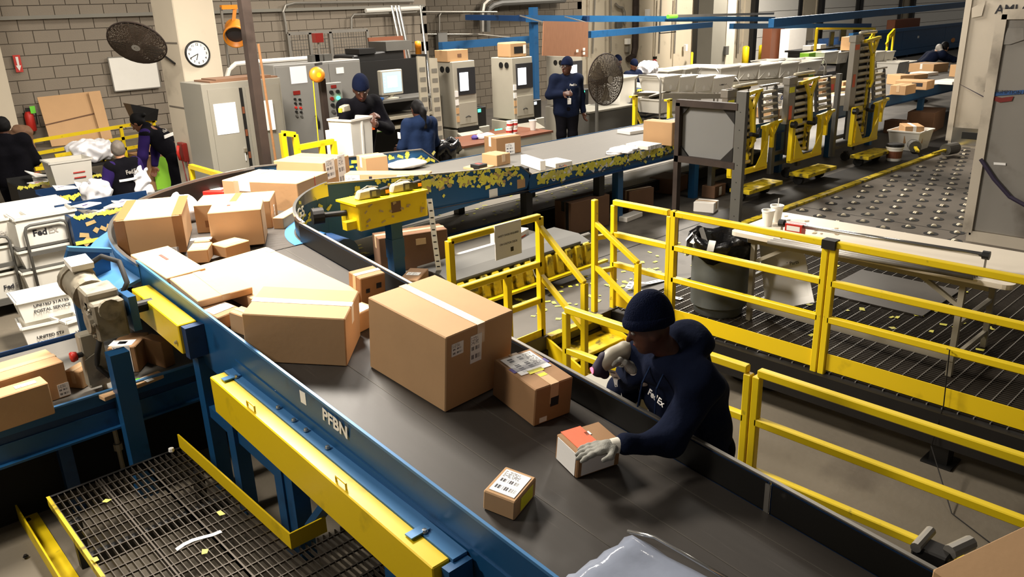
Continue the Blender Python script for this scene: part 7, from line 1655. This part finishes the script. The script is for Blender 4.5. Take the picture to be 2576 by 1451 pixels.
q = UY(2310, 93, YH); MB().box(q.x-.08, YH-.01, q.z-.05, q.x+.08, YH, q.z+.05).obj('small_plate', 'paper', bc)
# yellow portal frames
for i, (pts, lb) in enumerate((((2055, 72, 2200, 72, 2196, 118), 'yellow pipe frame over the dark desk, left of two'), ((2235, 90, 2250, 74, 2247, 115), 'yellow pipe frame before the blue chute, right of two'))):
    Y = 13.4; A, B, C = UY(pts[0], pts[1], Y), UY(pts[2], pts[3], Y), UY(pts[4], pts[5], Y)
    t = thing('pipe_frame', lb, 'frame', (C.x, Y, DK), world=True, group='yellow pipe frames')
    MB().bar(A, B, .07, .07).obj('top_bar', 'yellow', t); MB().bar((B.x, Y, DK), B, .07, .07).obj('post', 'yellow', t); MB().bar(B-Vector((0, 0, .1)), UY(pts[4]-18, pts[5]-4, Y), .06, .06).obj('brace', 'yellow', t); MB().bar((A.x, Y, DK), A, .07, .07).obj('post', 'yellow', t)
# dark desk clutter
YK = 13.8; a, b = UY(2022, 128, YK), UY(2150, 124, YK)
dk = thing('dark_desk', 'dark office desk by the dock doors', 'desk', ((a.x+b.x)/2, YK, DK), world=True); MB().box(a.x, YK, a.z-.06, b.x, YK+.7, a.z).obj('desk_top', 'black', dk)
for x in (a.x+.05, b.x-.1): MB().box(x, YK+.05, DK, x+.06, YK+.6, a.z-.06).obj('leg', 'black', dk)
def dmon(label, px, py, w, h):
    q = UY(px, py, YK+.2); t = thing('computer_monitor', label, 'monitor', (q.x, YK+.3, a.z), group='black monitors on the dark desk'); zc = q.z-a.z
    MB().box(-w/2, 0, zc-h/2, w/2, .05, zc+h/2).obj('housing', 'black', t); MB().box(-w/2+.02, -.004, zc-h/2+.02, w/2-.02, 0, zc+h/2-.02).obj('screen', 'screen_dark', t); MB().box(-.03, .02, 0, .03, .05, zc).obj('neck', 'black', t); MB().box(-.12, -.08, 0, .12, .12, .02).obj('foot', 'black', t)
dmon('tall black monitor on the dark desk', 2100, 98, .3, .5); dmon('black monitor by the tall roller stand', 2128, 88, .45, .4); dmon('black monitor lying low on the dark desk', 2050, 112, .7, .3)
for i, (px, py, lb) in enumerate(((2048, 108, 'white paper pile on the dark desk, left'), (2072, 112, 'white paper pile on the dark desk, right'))): q = UY(px, py, YK); tag(MB().box(q.x-.2, YK, a.z, q.x+.2, YK+.3, a.z+.14).obj('paper_pile', 'paper'), lb, 'papers', 'papers on the dark desk')
q = UY(2043, 141, 12.6); tag(MB().box(q.x-.22, 12.6, q.z-.1, q.x+.22, 12.9, q.z+.1).box(q.x-.2, 12.6, DK, q.x+.2, 12.9, q.z-.1).obj('lime_box', 'lime', bevel=.005), 'lime green box between the tote rows', 'box')
tp = UY(2165, 92, 12.2); bt = thing('cardboard_box', 'pale brown box on a dark stand above the totes', 'box', (tp.x, 12.2, tp.z-.5), world=True)
MB().box(tp.x-.3, 12.2, tp.z-.42, tp.x+.3, 12.7, tp.z).obj('box_body', 'cardboard_light', bt); MB().box(tp.x-.3, 12.42, tp.z, tp.x+.3, 12.48, tp.z+.003).obj('tape', 'tape_clear', bt)
tag(MB().box(tp.x-.28, 12.22, DK, tp.x+.28, 12.68, tp.z-.42).obj('box_stand', 'dark_steel', bevel=.01), 'dark stand under the pale brown box', 'stand')
for px0, px1, py0, py1, m, Y, lb in ((1936, 1975, 68, 150, 'wood_dark', 17.5, 'tall brown crate by the dock wall'), (2252, 2316, 45, 58, 'brown_board', 17, 'brown long crate behind the blue chute'), (1984, 2030, 70, 110, 'white_box', 17, 'white sheet-wrapped crate behind the dark desk')):
    a, b = UY(px0, py1, Y), UY(px1, py0, Y); tag(MB().box(a.x, Y, DK, b.x, Y+.4, b.z).obj('crate', m, bevel=.01), lb, 'crate')
q = UY(1668, 165, 18.8); fe2 = thing('fire_extinguisher', 'red fire extinguisher hung on the cream dock wall', 'extinguisher', (q.x, 19.2, q.z-.3)); o = MB().lathe([(.1, 0), (.12, .03), (.12, .4), (.06, .5), (.03, .55)], 16).obj('cylinder', 'red', fe2); smooth_angle(o); MB().box(-.05, -.05, .53, .08, .05, .62).obj('valve', 'black', fe2); MB().box(-.06, .1, .1, .06, .28, .4).obj('wall_bracket', 'dark_steel', fe2)
q = UY(1735, 145, 18.9); tag(MB().cyl((q.x-.15, 18.7, DK), UY(1741, 133, 19.2), .05, 8).obj('yellow_pole', 'yellow'), 'slanted yellow pole against the cream dock wall', 'pole')
q = UY(1630, 178, 11.6); soft('plastic_sack', 'white plastic sack next to the men by the dock wall', 'sack', (q.x, 11.6, q.z-.1), (.22, .18, .16), .2, 'poly_bag', None, .012)
tag(MB().box(q.x-.25, 11.4, DK, q.x+.4, 12.0, q.z-.1).obj('dark_counter', 'grey_dark', bevel=.01), 'dark counter under the white sack by the dock wall', 'counter')
# ================================================================ people
def V3(*a): return np.array(a, float)
def nrm_(v): v = np.array(v, float); return v/np.linalg.norm(v)
def hand_prims(w, d, pn, side, curl=.5, s=1.0, spread=.12):
    """palm and five bent fingers from the wrist w along d, palm normal pn, thumb on `side` (unit vector)"""
    d = nrm_(d); pn = nrm_(pn); side = nrm_(side)
    P = [('c', w, w+d*.05*s, .026*s, .03*s)]
    palm = w+d*.075*s
    for k in (-1, -.33, .33, 1): P.append(('c', w+d*.03*s+side*k*.018*s, palm+side*k*.03*s+d*.012*s, .017*s, .0145*s))
    L = (.062, .078, .083, .075)
    for k, f in zip((-1, -.33, .33, 1), L):
        b = palm+side*k*.03*s+d*.012*s; dd = nrm_(d+side*k*spread+pn*.15)
        m = b+dd*f*.5*s; d2 = nrm_(dd*(1-curl*.7)+pn*curl); e = m+d2*f*.42*s; d3 = nrm_(d2*(1-curl*.5)+pn*curl); e2 = e+d3*f*.25*s
        P += [('c', b, m, .0115*s, .0105*s), ('c', m, e, .0105*s, .0095*s), ('c', e, e2, .0095*s, .008*s)]
    tb = w+d*.03*s+side*.028*s; t1 = tb+nrm_(side+d*.7+pn*.3)*.042*s; t2 = t1+nrm_(d+side*.25+pn*curl)*.035*s
    P += [('c', tb, t1, .016*s, .013*s), ('c', t1, t2, .013*s, .0095*s)]
    return P
def head_frame(f):
    f = nrm_(f); r = nrm_(np.cross(f, (0, 0, 1))); u = np.cross(r, f); return f, r, u
def head_prims(c, f, s=1.0):
    f, r, u = head_frame(f); R = np.stack([r, f, u], 1)
    P = [('e', c, (.078*s, .096*s, .112*s), R), ('e', c+f*.03*s-u*.065*s, (.056*s, .062*s, .062*s), R), ('e', c+f*.055*s-u*.1*s, (.03*s, .03*s, .025*s), R)]
    P += [('c', c+f*.092*s+u*.005*s, c+f*.114*s-u*.028*s, .009*s, .015*s)]
    P += [('e', c+f*.078*s-u*.062*s, (.028*s, .018*s, .009*s), R)]
    P += [('e', c+f*.085*s+u*.03*s+r*.03*s*k, (.026*s, .012*s, .008*s), R) for k in (-1, 1)]
    for k in (-1, 1): P += [('e', c+r*k*.08*s-f*.005*s-u*.01*s, (.012*s, .022*s, .034*s), R)]
    return P
def face_parts(par, c, f, s=1.0, glasses=False, beard=None, brow='hair_black'):
    f, r, u = head_frame(f)
    for k in (-1, 1):
        e = c+f*.088*s+u*.012*s+r*k*.033*s
        eb = MB().lathe([(0, -.011*s), (.009*s, -.006*s), (.0115*s, 0), (.009*s, .006*s), (0, .011*s)], 10, e).obj('eye', 'ink_grey', par, smooth=True)
        MB().lathe([(0, -.005*s), (.0045*s, -.002*s), (.0045*s, .002*s), (0, .005*s)], 8, e+f*.009*s).obj('pupil', 'ink', eb)
        MB().tube([e+f*.006*s+u*.022*s-r*.016*s, e+f*.012*s+u*.026*s, e+f*.004*s+u*.021*s+r*.016*s], .0045*s, 6).obj('eyebrow', brow, par)
    MB().tube([c+f*.086*s-u*.064*s-r*.024*s, c+f*.096*s-u*.062*s, c+f*.086*s-u*.064*s+r*.024*s], .0045*s, 6).obj('lips', 'red_dark', par)
    if glasses:
        g = MB()
        for k in (-1, 1):
            o = c+f*.11*s+u*.012*s+r*k*.034*s
            g.tube([o+r*.026*s*math.cos(t)+u*.02*s*math.sin(t) for t in np.linspace(0, 2*math.pi, 13)], .003*s, 5, caps=False)
            g.tube([o+r*k*.026*s, c+r*k*.085*s+u*.012*s], .003*s, 5)
        g.obj('glasses', 'black', par)
def cap_mesh(c, f, s=1.0, tilt=.25, rise=1.0):
    """knitted cap: a dome cut above the brow with a turned cuff"""
    f, r, u = head_frame(f); R = np.stack([r, f, u], 1); cut = nrm_(u+f*tilt*-1.0) if False else nrm_(u*1-f*-tilt)
    P = [('e', c+u*.022*s-f*.006*s, (.094*s, .116*s, .128*s*rise), R), ('e', c+u*.07*s-f*.03*s, (.08*s, .09*s, .095*s*rise), R)]
    pl = nrm_(-(u-f*.2)); base = c+u*.018*s
    m = sdf_mesh('knitted_cap', P, .008*s, .03, ((base, pl),))
    cuff = []
    return m
def person(label, loc, rot, J=None, top='navy', bottom='black_cloth', skin='skin_mid', s=1.0, hf=(0, -1, -.1), cap=None, hair=None, hair_m='hair_black', res=.014, sleeves=None, hands=True, glasses=False, curl=.45, hair_prims=(), hood=False, fat=1.0, face=True, group=None):
    D = dict(pel=(0, 0, .96), che=(0, -.01, 1.27), nek=(0, 0, 1.46), hea=(0, -.035, 1.62), shR=(-.19, 0, 1.41), shL=(.19, 0, 1.41), elR=(-.25, .02, 1.13), elL=(.25, .02, 1.13), wrR=(-.26, -.08, .9), wrL=(.26, -.08, .9), hiR=(-.095, 0, .92), hiL=(.095, 0, .92), knR=(-.1, -.02, .5), knL=(.1, -.02, .5), anR=(-.11, .03, .08), anL=(.11, .03, .08))
    if J: D.update(J)
    D = {k: np.array(v, float)*s for k, v in D.items()}
    t = thing('person', label, 'person', loc, rot, group)
    hc = D['hea']; f, r, u = head_frame(hf)
    B = head_prims(hc, hf, s)
    B += [('c', hc-u*.07*s-f*.01*s, D['nek'], .055*s, .062*s), ('c', D['nek'], D['che'], .07*s, .09*s), ('c', D['che'], D['pel'], .09*s, .09*s)]
    for k in 'RL':
        B += [('c', D['nek'], D['sh'+k], .05*s, .045*s), ('c', D['sh'+k], D['el'+k], .042*s, .036*s), ('c', D['el'+k], D['wr'+k], .034*s, .026*s), ('c', D['pel'], D['hi'+k], .07*s, .07*s), ('c', D['hi'+k], D['kn'+k], .06*s, .045*s), ('c', D['kn'+k], D['an'+k], .045*s, .035*s)]
        if hands:
            d = nrm_(D['wr'+k]-D['el'+k]); sg = 1 if k == 'L' else -1
            side = nrm_(np.cross(d, (sg, 0, 0))+V3(0, -.3, .2)); side = nrm_(side-d*side.dot(d)); pn = nrm_(np.cross(d, side))*(-sg)
            B += hand_prims(D['wr'+k], d, pn, side, curl, s)
    body = link('body', sdf_mesh('body', B, min(res, .012)*s, .016), skin, t)
    w = fat
    T = []
    for k in (-1, 1):
        T += [('c', D['pel']+V3(k*.07*w, 0, -.06)*s, D['che']+V3(k*.08*w, 0, 0)*s, .125*s*w, .12*s*w), ('c', D['che']+V3(k*.07, 0, 0)*s, D['nek']+V3(k*.05, .0, -.06)*s, .12*s*w, .075*s)]
    T += [('c', D['nek']-V3(0, 0, .02)*s, D['nek']+V3(0, 0, .015)*s, .08*s, .07*s)]
    SL = []
    for k in 'RL': SL += [('c', D['sh'+k], D['el'+k], .082*s*w, .066*s), ('c', D['el'+k], D['wr'+k]-nrm_(D['wr'+k]-D['el'+k])*.02*s, .066*s, .05*s)]
    for k in 'RL': T += [('c', D['nek']-V3(0, 0, .06)*s, D['sh'+k], .085*s, .08*s*w)]
    if hood: T += [('e', D['nek']+V3(0, .09, -.01)*s, (.13*s, .08*s, .1*s)), ('c', D['nek']+V3(-.09, .03, -.01)*s, D['nek']+V3(.09, .03, -.01)*s, .05*s, .05*s)]
    if sleeves:
        link('jacket', sdf_mesh('jacket', T, res*s, .05, (), .003, 16), top, t); link('sleeves', sdf_mesh('sleeves', SL, res*s, .05, (), .003, 18), sleeves, t)
    else: link('sweatshirt', sdf_mesh('sweatshirt', T+SL, res*s, .05, (), .004, 16), top, t)
    Lg = []
    for k in 'RL': Lg += [('c', D['pel']-V3(0, 0, .02), D['hi'+k], .11*s*w, .11*s*w), ('c', D['hi'+k], D['kn'+k], .105*s*w, .08*s), ('c', D['kn'+k], D['an'+k], .08*s, .065*s)]
    link('trousers', sdf_mesh('trousers', Lg, res*s*1.1, .04, (), .003, 16), bottom, t)
    for k in 'RL': a = D['an'+k]; link('shoe', sdf_mesh('shoe', [('e', a+V3(0, -.06, -.03)*s, (.05*s, .13*s, .05*s)), ('c', a, a+V3(0, 0, .04)*s, .05*s, .05*s)], .014*s, .03, ((V3(0, 0, 0), (0, 0, -1)),)), 'black', t)
    if cap: link('knitted_cap', cap_mesh(hc, hf, s), cap, t)
    if hair:
        R = np.stack([r, f, u], 1); P = [('e', hc+u*.018*s-f*.018*s, (.09*s, .1*s, .115*s), R)]+[(p[0], hc+r*p[1][0]*s+f*p[1][1]*s+u*p[1][2]*s, hc+r*p[2][0]*s+f*p[2][1]*s+u*p[2][2]*s, p[3]*s, p[4]*s) for p in hair_prims]
        link('hair', sdf_mesh('hair', P, .009*s, .03, ((hc+f*.05*s+u*.03*s, nrm_(f-u*.45)),), .0015, 50), hair_m, t)
    if face: face_parts(t, hc, hf, s, glasses)
    t['joints'] = 0; del t['joints']
    return t, D
# standing man with glasses
q = UY(1424, 140, 9.75); H_ = (q.z-DK)/1.79
t, D = person('man in navy sweatshirt and knit cap with glasses standing behind the rear belt', (q.x, 9.75, DK), -.55, dict(elR=(-.3, -.02, 1.17), wrR=(-.12, -.2, 1.2), elL=(.27, .06, 1.12), wrL=(.3, .02, .86)), s=H_, cap='navy_beanie', skin='skin_deep', hf=(-.75, -.6, -.05), glasses=True, fat=1.16)
logo((.08*H_, -.155*H_, 1.33*H_), (1, 0, 0), (0, 0, 1), .05, t, 'ink_grey', 'paper')
MB().tube([(-.05, -.1, 1.44), (-.03, -.16, 1.3), (0, -.175, 1.16), (.03, -.16, 1.3), (.05, -.1, 1.44)], .005, 5).obj('lanyard', 'ink_grey', t); MB().box(-.03, -.19, 1.06, .03, -.17, 1.16).obj('name_badge', 'paper', t)
# man filling the tall tote
q = UY(880, 192, 9.0); s_m = (q.z-DK)/1.66
t, D = person('smiling man in dark jacket and knit cap bending over the tall tote', (q.x+.1, 9.12, DK), .05, dict(che=(.02, -.08, 1.22), nek=(-.02, -.16, 1.4), hea=(-.06, -.24, 1.53), shR=(-.21, -.12, 1.34), shL=(.18, -.12, 1.35), elR=(-.33, -.22, 1.06), elL=(.3, -.2, 1.05), wrR=(-.12, -.36, 1.2), wrL=(.02, -.37, 1.14)), s=s_m, top='black_cloth', cap='navy_beanie', skin='skin_deep', hf=(-.45, -.75, -.5), curl=.7, fat=1.08)
MB().box(.09, -.21, 1.22, .14, -.2, 1.26).obj('chest_badge', 'ink_orange', t)
q = UY(868, 280, 8.7); hs = thing('hand_scanner', 'grey hand scanner held over the tall tote', 'scanner', q, .5); MB().hexa([(-.1, -.04, 0), (.08, -.04, 0), (.08, .04, 0), (-.1, .04, 0)], [(-.08, -.035, .07), (.06, -.04, .08), (.06, .04, .08), (-.08, .035, .07)]).obj('body', 'beige_metal', hs, bevel=.01); MB().box(-.12, -.02, .0, -.1, .02, .05).obj('print_head', 'label_yellow', hs)
# ponytailed woman seen from behind
q = UY(1045, 252, 8.55); s_w = (q.z-DK)/1.74
t, D = person('woman with a black ponytail in a blue hooded sweatshirt, seen from behind', (q.x, 8.5, DK), math.pi-.1, dict(elR=(-.27, -.06, 1.12), wrR=(-.2, -.28, 1.05), elL=(.27, -.06, 1.12), wrL=(.2, -.28, 1.05)), s=s_w, top='navy_lit', hair=True, hair_prims=(('c', (0, -.1, .03), (0, -.15, -.05), .042, .048), ('c', (0, -.15, -.05), (.01, -.14, -.27), .048, .026)), hf=(0, -1, -.15), skin='skin_deep', hood=True, fat=1.1)
q2 = UY(1097, 342, 8.35); MB().box(.29, -.06, 1.12, .3, .0, 1.2).obj('arm_badge', 'paper', t)
# vest woman at the left
q = UY(287, 356, 11.0); s_v = .95
t, D = person('grey-haired woman in a dark vest with purple sleeves and a reflective stripe', (q.x+.05, 11.0, q.z-1.74*s_v), math.pi+.35, dict(elR=(-.3, -.02, 1.15), elL=(.3, -.05, 1.14), wrR=(-.28, -.15, .95), wrL=(.3, -.16, .92)), s=s_v, top='black_cloth', sleeves='purple_cloth', hair=True, hair_m='hair_grey', hf=(-.5, -.85, -.1), skin='skin_light', fat=1.14)
MB().sweep([[(x*.17, .155-.0*abs(x)-.05*x*x, z) for z in (1.16, 1.19)]+[(x*.17, .15-.05*x*x, z) for z in (1.19, 1.16)] for x in np.linspace(-1, 1, 9)]).obj('reflective_stripe', 'paper', t)
logo((-.0, .165, 1.27), (-1, 0, 0), (0, -.1, 1), .075, t, 'ink_grey', 'ink_grey')
# bending person by the pillar
q = UY(372, 262, 13.2); s_b = 1.0
t, D = person('person in a dark jacket with white stripe bending over the green-panelled crate', (UY(446, 400, 13.0).x, 13.0, .02), -2.3, dict(pel=(0, .05, .95), che=(-.02, -.2, 1.17), nek=(-.03, -.36, 1.32), hea=(-.04, -.48, 1.4), shR=(-.2, -.32, 1.25), shL=(.17, -.32, 1.26), elR=(-.24, -.38, .98), elL=(.22, -.38, .98), wrR=(-.2, -.42, .76), wrL=(.18, -.44, .76)), s=s_b*1.12, top='black_cloth', sleeves='purple_cloth', hair=True, hair_prims=(('c', (0, -.08, .05), (0, -.15, .02), .04, .03),), hf=(-.1, -.8, -.6), skin='skin_mid')
MB().bar((-.22, -.06, 1.36), (.2, -.06, 1.36), .012, .05).obj('reflective_stripe', 'paper', t); logo((0, -.12, 1.43), (1, 0, 0), (0, -.5, .8), .07, t, 'ink_grey', 'ink_grey')
bxk = UY(362, 284, 14.3); rz_ = UY(362, 310, 14.3).z+.03; tag(MB().hexa([(bxk.x-.18, 14.2, rz_+.03), (bxk.x+.16, 14.2, rz_), (bxk.x+.16, 14.45, rz_), (bxk.x-.18, 14.45, rz_+.03)], [(bxk.x-.24, 14.15, bxk.z+.18), (bxk.x+.2, 14.15, bxk.z+.05), (bxk.x+.2, 14.5, bxk.z+.05), (bxk.x-.24, 14.5, bxk.z+.18)]).obj('dark_bin', 'black'), 'dark open bin resting on the yellow rail before the bending person', 'bin')
# man at the left edge
q = UY(16, 293, 13.6); t, D = person('man in a black jacket seen from behind at the left edge', (UY(22, 380, 13.6).x, 13.6, .0), math.pi-.3, dict(elR=(-.29, -.06, 1.12), elL=(.29, -.06, 1.12), wrR=(-.2, -.26, 1.02), wrL=(.2, -.26, 1.02)), s=q.z/1.745, top='black_cloth', hair=True, skin='skin_deep', hf=(.1, -1, -.15), fat=1.25)
q = UY(52, 330, 14.3); tag(link('fur_hood', sdf_mesh('fur_hood', [('e', (q.x, 14.3, q.z-.02), (.16, .14, .12)), ('c', (q.x, 14.3, q.z-.1), (q.x, 14.3, .14), .14, .16)], .02, .05, (), .01, 40), 'cardboard_brown'), 'brown bundle standing behind the man at the left edge', 'bundle')
# two men by the dock wall
q = UY(1602, 150, 11.3); t, D = person('man in dark jacket and knit cap looking down by the dock wall, right of two', (q.x, 11.4, DK), -.2, dict(elR=(-.26, -.1, 1.13), wrR=(-.1, -.28, 1.05), elL=(.26, -.1, 1.13), wrL=(.1, -.28, 1.05)), cap='navy_beanie', skin='skin_mid', hf=(0, -.85, -.4), s=(q.z-DK)/1.76)
q = UY(1569, 140, 11.9); t, D = person('man in knit cap half hidden behind the pedestal fan, left of two', (q.x, 12.1, DK), .9, None, cap='navy_beanie', skin='skin_deep', hf=(.5, -.8, -.1), s=(q.z-DK)/1.76)
# worker reaching over the far end of the belt
q = UY(2372, 122, 8.35); sp_ = 1.0
t, D = person('worker in a dark sweatshirt leaning far over the rear belt', (UY(2318, 175, 8.3).x, 8.25, DK), .8, dict(pel=(0, .1, .9), che=(.03, -.16, 1.08), nek=(.06, -.36, 1.2), hea=(.08, -.48, 1.29), shR=(-.13, -.34, 1.14), shL=(.24, -.32, 1.14), elR=(-.06, -.66, 1.0), elL=(.3, -.62, 1.0), wrR=(.05, -.88, .96), wrL=(.32, -.86, .96)), s=1.05, top='navy', hair=True, hf=(.55, -.8, -.25), skin='skin_light', fat=1.1)
link('hood', sdf_mesh('hood', [('e', V3(.04, -.32, 1.28)*1.05, (.12, .07, .1)), ('c', V3(-.06, -.34, 1.22)*1.05, V3(.18, -.34, 1.22)*1.05, .05, .05)], .012, .03), 'ink_grey', t)
# ---------------------------------------------------------------- the worker at the sloping belt
wk_ = thing('person', 'worker in navy hoodie, knit cap and grey gloves sorting parcels at the sloping belt', 'person', (3.5, 2.05, 0), world=True)
def A_(v): return np.array(v, float)
pel, che, nek = A_((3.29, 2.17, .87)), A_((3.19, 2.19, 1.2)), A_((3.1, 2.2, 1.43))
hea = A_(U(1634, 822, 1.59)); hfw = (-.8, .62, -.3); HS = 1.04
shL = A_((3.07, 2.0, 1.35)); shR = A_((3.13, 2.4, 1.35))
elL = A_(U(1688, 1106, 1.08)); wrL = A_(U(1556, 1119, 1.115))
wrR = A_(U(1606, 940, 1.28)); elR = A_((3.16, 2.55, 1.08))
f, r, u = head_frame(hfw)
B = head_prims(hea, hfw, HS)+[('c', hea-u*.07-f*.01, nek, .062, .066), ('c', nek, che, .07, .09), ('c', che, pel, .09, .09)]
legs = {'R': ((3.3, 2.27, .86), (3.3, 2.3, .47), (3.36, 2.32, .08)), 'L': ((3.31, 2.06, .86), (3.3, 2.04, .47), (3.37, 2.02, .08))}
for sh, el, wr in ((shL, elL, wrL), (shR, elR, wrR)): B += [('c', nek, sh, .05, .045), ('c', sh, el, .042, .036), ('c', el, wr, .034, .026)]
for k in 'RL':
    h, kn, an = [A_(p) for p in legs[k]]; B += [('c', pel, h, .07, .07), ('c', h, kn, .06, .045), ('c', kn, an, .045, .035)]
link('body', sdf_mesh('body', B, .01, .016), 'skin_deep', wk_)
T = []
for k in (-1, 1):
    T += [('c', pel+A_((.03, .075*k, -.12)), che+A_((.02, .1*k, 0)), .15, .14), ('c', che+A_((.02, .09*k, 0)), nek+A_((.01, .06*k, -.09)), .135, .09)]
T += [('c', pel+A_((-.04, 0, -.02)), che+A_((-.05, 0, -.02)), .13, .12), ('c', pel+A_((.08, -.03, -.05)), che+A_((.07, -.02, 0)), .14, .13)]
for sh, el, wr in ((shL, elL, wrL), (shR, elR, wrR)): T += [('c', nek-A_((0, 0, .08)), sh, .1, .1), ('c', sh, el, .1, .078), ('c', el, wr-nrm_(wr-el)*.035, .076, .05)]
T += [('e', nek+A_((.1, -.02, .05)), (.1, .145, .1)), ('e', nek+A_((.13, -.01, -.06)), (.09, .14, .12)), ('c', nek+A_((-.02, .12, -.03)), nek+A_((.08, .1, .06)), .05, .055), ('c', nek+A_((-.02, -.11, -.03)), nek+A_((.08, -.11, .06)), .05, .055), ('c', nek+A_((-.07, -.05, -.05)), nek+A_((-.07, .07, -.05)), .04, .04)]
link('hoodie', sdf_mesh('hoodie', T, .0095, .045, (), .008, 22), 'navy', wk_)
hem = [('c', pel+A_((.03, -.075, -.14)), pel+A_((.03, .075, -.14)), .15, .15)]
link('hoodie_hem', sdf_mesh('hoodie_hem', hem, .012, .03, ((pel+A_((0, 0, -.23)), (0, 0, -1)), (pel+A_((0, 0, -.13)), (0, 0, 1)))), 'navy', wk_)
Lg = []
for k in 'RL': h, kn, an = [A_(p) for p in legs[k]]; Lg += [('c', pel-A_((0, 0, .05)), h, .11, .11), ('c', h, kn, .1, .078), ('c', kn, an, .078, .062)]
link('trousers', sdf_mesh('trousers', Lg, .014, .04, (), .004, 16), 'black_cloth', wk_)
for k in 'RL': a = A_(legs[k][2]); link('shoe', sdf_mesh('shoe', [('e', a+A_((-.06, 0, -.03)), (.13, .05, .05)), ('c', a, a+A_((0, 0, .04)), .05, .05)], .014, .03, ((A_((0, 0, .0)), (0, 0, -1)),)), 'black', wk_)
link('knitted_cap', cap_mesh(hea, hfw, HS*1.05, rise=1.12), 'navy_beanie', wk_)
R = np.stack([r, f, u], 1); cf = [('e', hea+u*.05-f*.006, (.106*HS, .128*HS, .07*HS), R)]
link('cap_cuff', sdf_mesh('cap_cuff', cf, .007, .02, ((hea+u*.018*HS, nrm_(-(u-f*.2))), (hea+u*.075*HS, nrm_(u-f*.2)))), 'navy_beanie', wk_)
face_parts(wk_, hea, hfw, HS)
# gloves: left hand flat on the parcel, right hand round the scanner grip
dL = nrm_(wrL-elL); hl = nrm_(A_(U(1468, 1132, 1.115))-wrL)
link('glove', sdf_mesh('glove', hand_prims(wrL, hl, (0.05, .1, -1), nrm_(np.cross(hl, (0, 0, 1)))*-1.0, .18, 1.18, .16), .0042, .012), 'glove', wk_)
link('glove_cuff', sdf_mesh('glove_cuff', [('c', wrL-hl*.035, wrL+hl*.03, .042, .036)], .006, .01), 'glove_cuff', wk_)
sc0 = A_(U(1545, 905, 1.345)); grip = A_(U(1585, 930, 1.3)); hr = nrm_(grip-wrR+A_((0, 0, .02)))
link('glove', sdf_mesh('glove', hand_prims(wrR, hr, (-.5, .2, -.8), nrm_(np.cross(hr, (.3, 0, 1))), .85, 1.12, .05), .0042, .012), 'glove', wk_)
link('glove_cuff', sdf_mesh('glove_cuff', [('c', wrR-hr*.04, wrR+hr*.02, .04, .035)], .006, .01), 'glove_cuff', wk_)
fwd = Vector((-.86, .45, -.25)).normalized(); ps = UX(1668, 985, 3.13); 
logo(Vector((2.985, 2.2, 1.22)), (-.2, -1, -.25), (.2, -.25, 1), .047, wk_, 'paper', 'paper')
for dy in (-.04, .05): MB().tube([Vector(nek+A_((-.1, dy, -.04))), Vector(nek+A_((-.17, dy, -.12))), Vector(nek+A_((-.19, dy*1.2, -.25)))], .005, 5).obj('drawstring', 'navy_lit', wk_)
# the printer scanner in his hand
sct = thing('label_printer_gun', 'white and purple handheld scanner with red light and a label strip, in the worker\'s hand', 'scanner', Vector(sc0), world=True)
c = Vector(sc0); side = fwd.cross(ZV).normalized(); upv = side.cross(fwd).normalized()
def S_(a, b, d): return np.array(c+fwd*a+side*b+upv*d)
link('housing', sdf_mesh('housing', [('c', S_(-.07, 0, .03), S_(.06, 0, .0), .045, .04), ('c', S_(-.07, 0, .03), S_(-.09, 0, -.03), .04, .03), ('e', S_(.0, 0, .02), (.07, .05, .05))], .006, .03), 'beige_metal', sct)
link('dark_shroud', sdf_mesh('dark_shroud', [('c', S_(.05, 0, .035), S_(.1, 0, -.02), .032, .036), ('c', S_(.09, 0, -.02), S_(.07, 0, -.06), .032, .026)], .006, .02), 'strap_purple', sct)
link('grip', sdf_mesh('grip', [('c', S_(-.06, 0, -.02), S_(-.1, 0, -.11), .022, .02)], .006, .01), 'black', sct)
MB().lathe([(.018, 0), (.018, .01), (0, .014)], 12, c+fwd*.125-upv*.01, Vector((0, 0, 1)).rotation_difference(fwd).to_matrix()).obj('scan_window', 'red_lamp', sct)
MB().obb(c+upv*.062+fwd*-.02, fwd*.03, side*.022, upv*.003).obj('display', 'screen_dark', sct); MB().obb(c+side*.05-upv*.03-fwd*.06, fwd*.015, side*.004, upv*.03).obj('yellow_flash', 'label_yellow', sct)
q0 = c-upv*.05+fwd*.03
paper_strip('white label strip hanging from the handheld scanner', [q0, U(1553, 955, 1.2), U(1556, 985, 1.12), U(1568, 1012, 1.05), U(1590, 1036, .99)], .05)
MB().tube([c-fwd*.1-upv*.1, U(1612, 1000, 1.12), U(1605, 1040, 1.0)], .004, 5).obj('tether', 'black', sct)
# white sheet box behind the rail next to the worker
a = UX(1525, 1000, 3.2); tag(MB().hexa([(3.1, 2.62, .5), (3.45, 2.62, .5), (3.45, 3.0, .5), (3.1, 3.0, .5)], [(3.08, 2.6, .95), (3.47, 2.6, .95), (3.47, 3.02, .95), (3.08, 3.02, .95)]).box(3.12, 2.64, 0, 3.18, 2.7, .5).box(3.38, 2.92, 0, 3.44, 2.98, .5).obj('grey_cart_box', 'cream_metal', bevel=.01), 'grey-white bin on legs between the belt rail and the steps', 'bin')
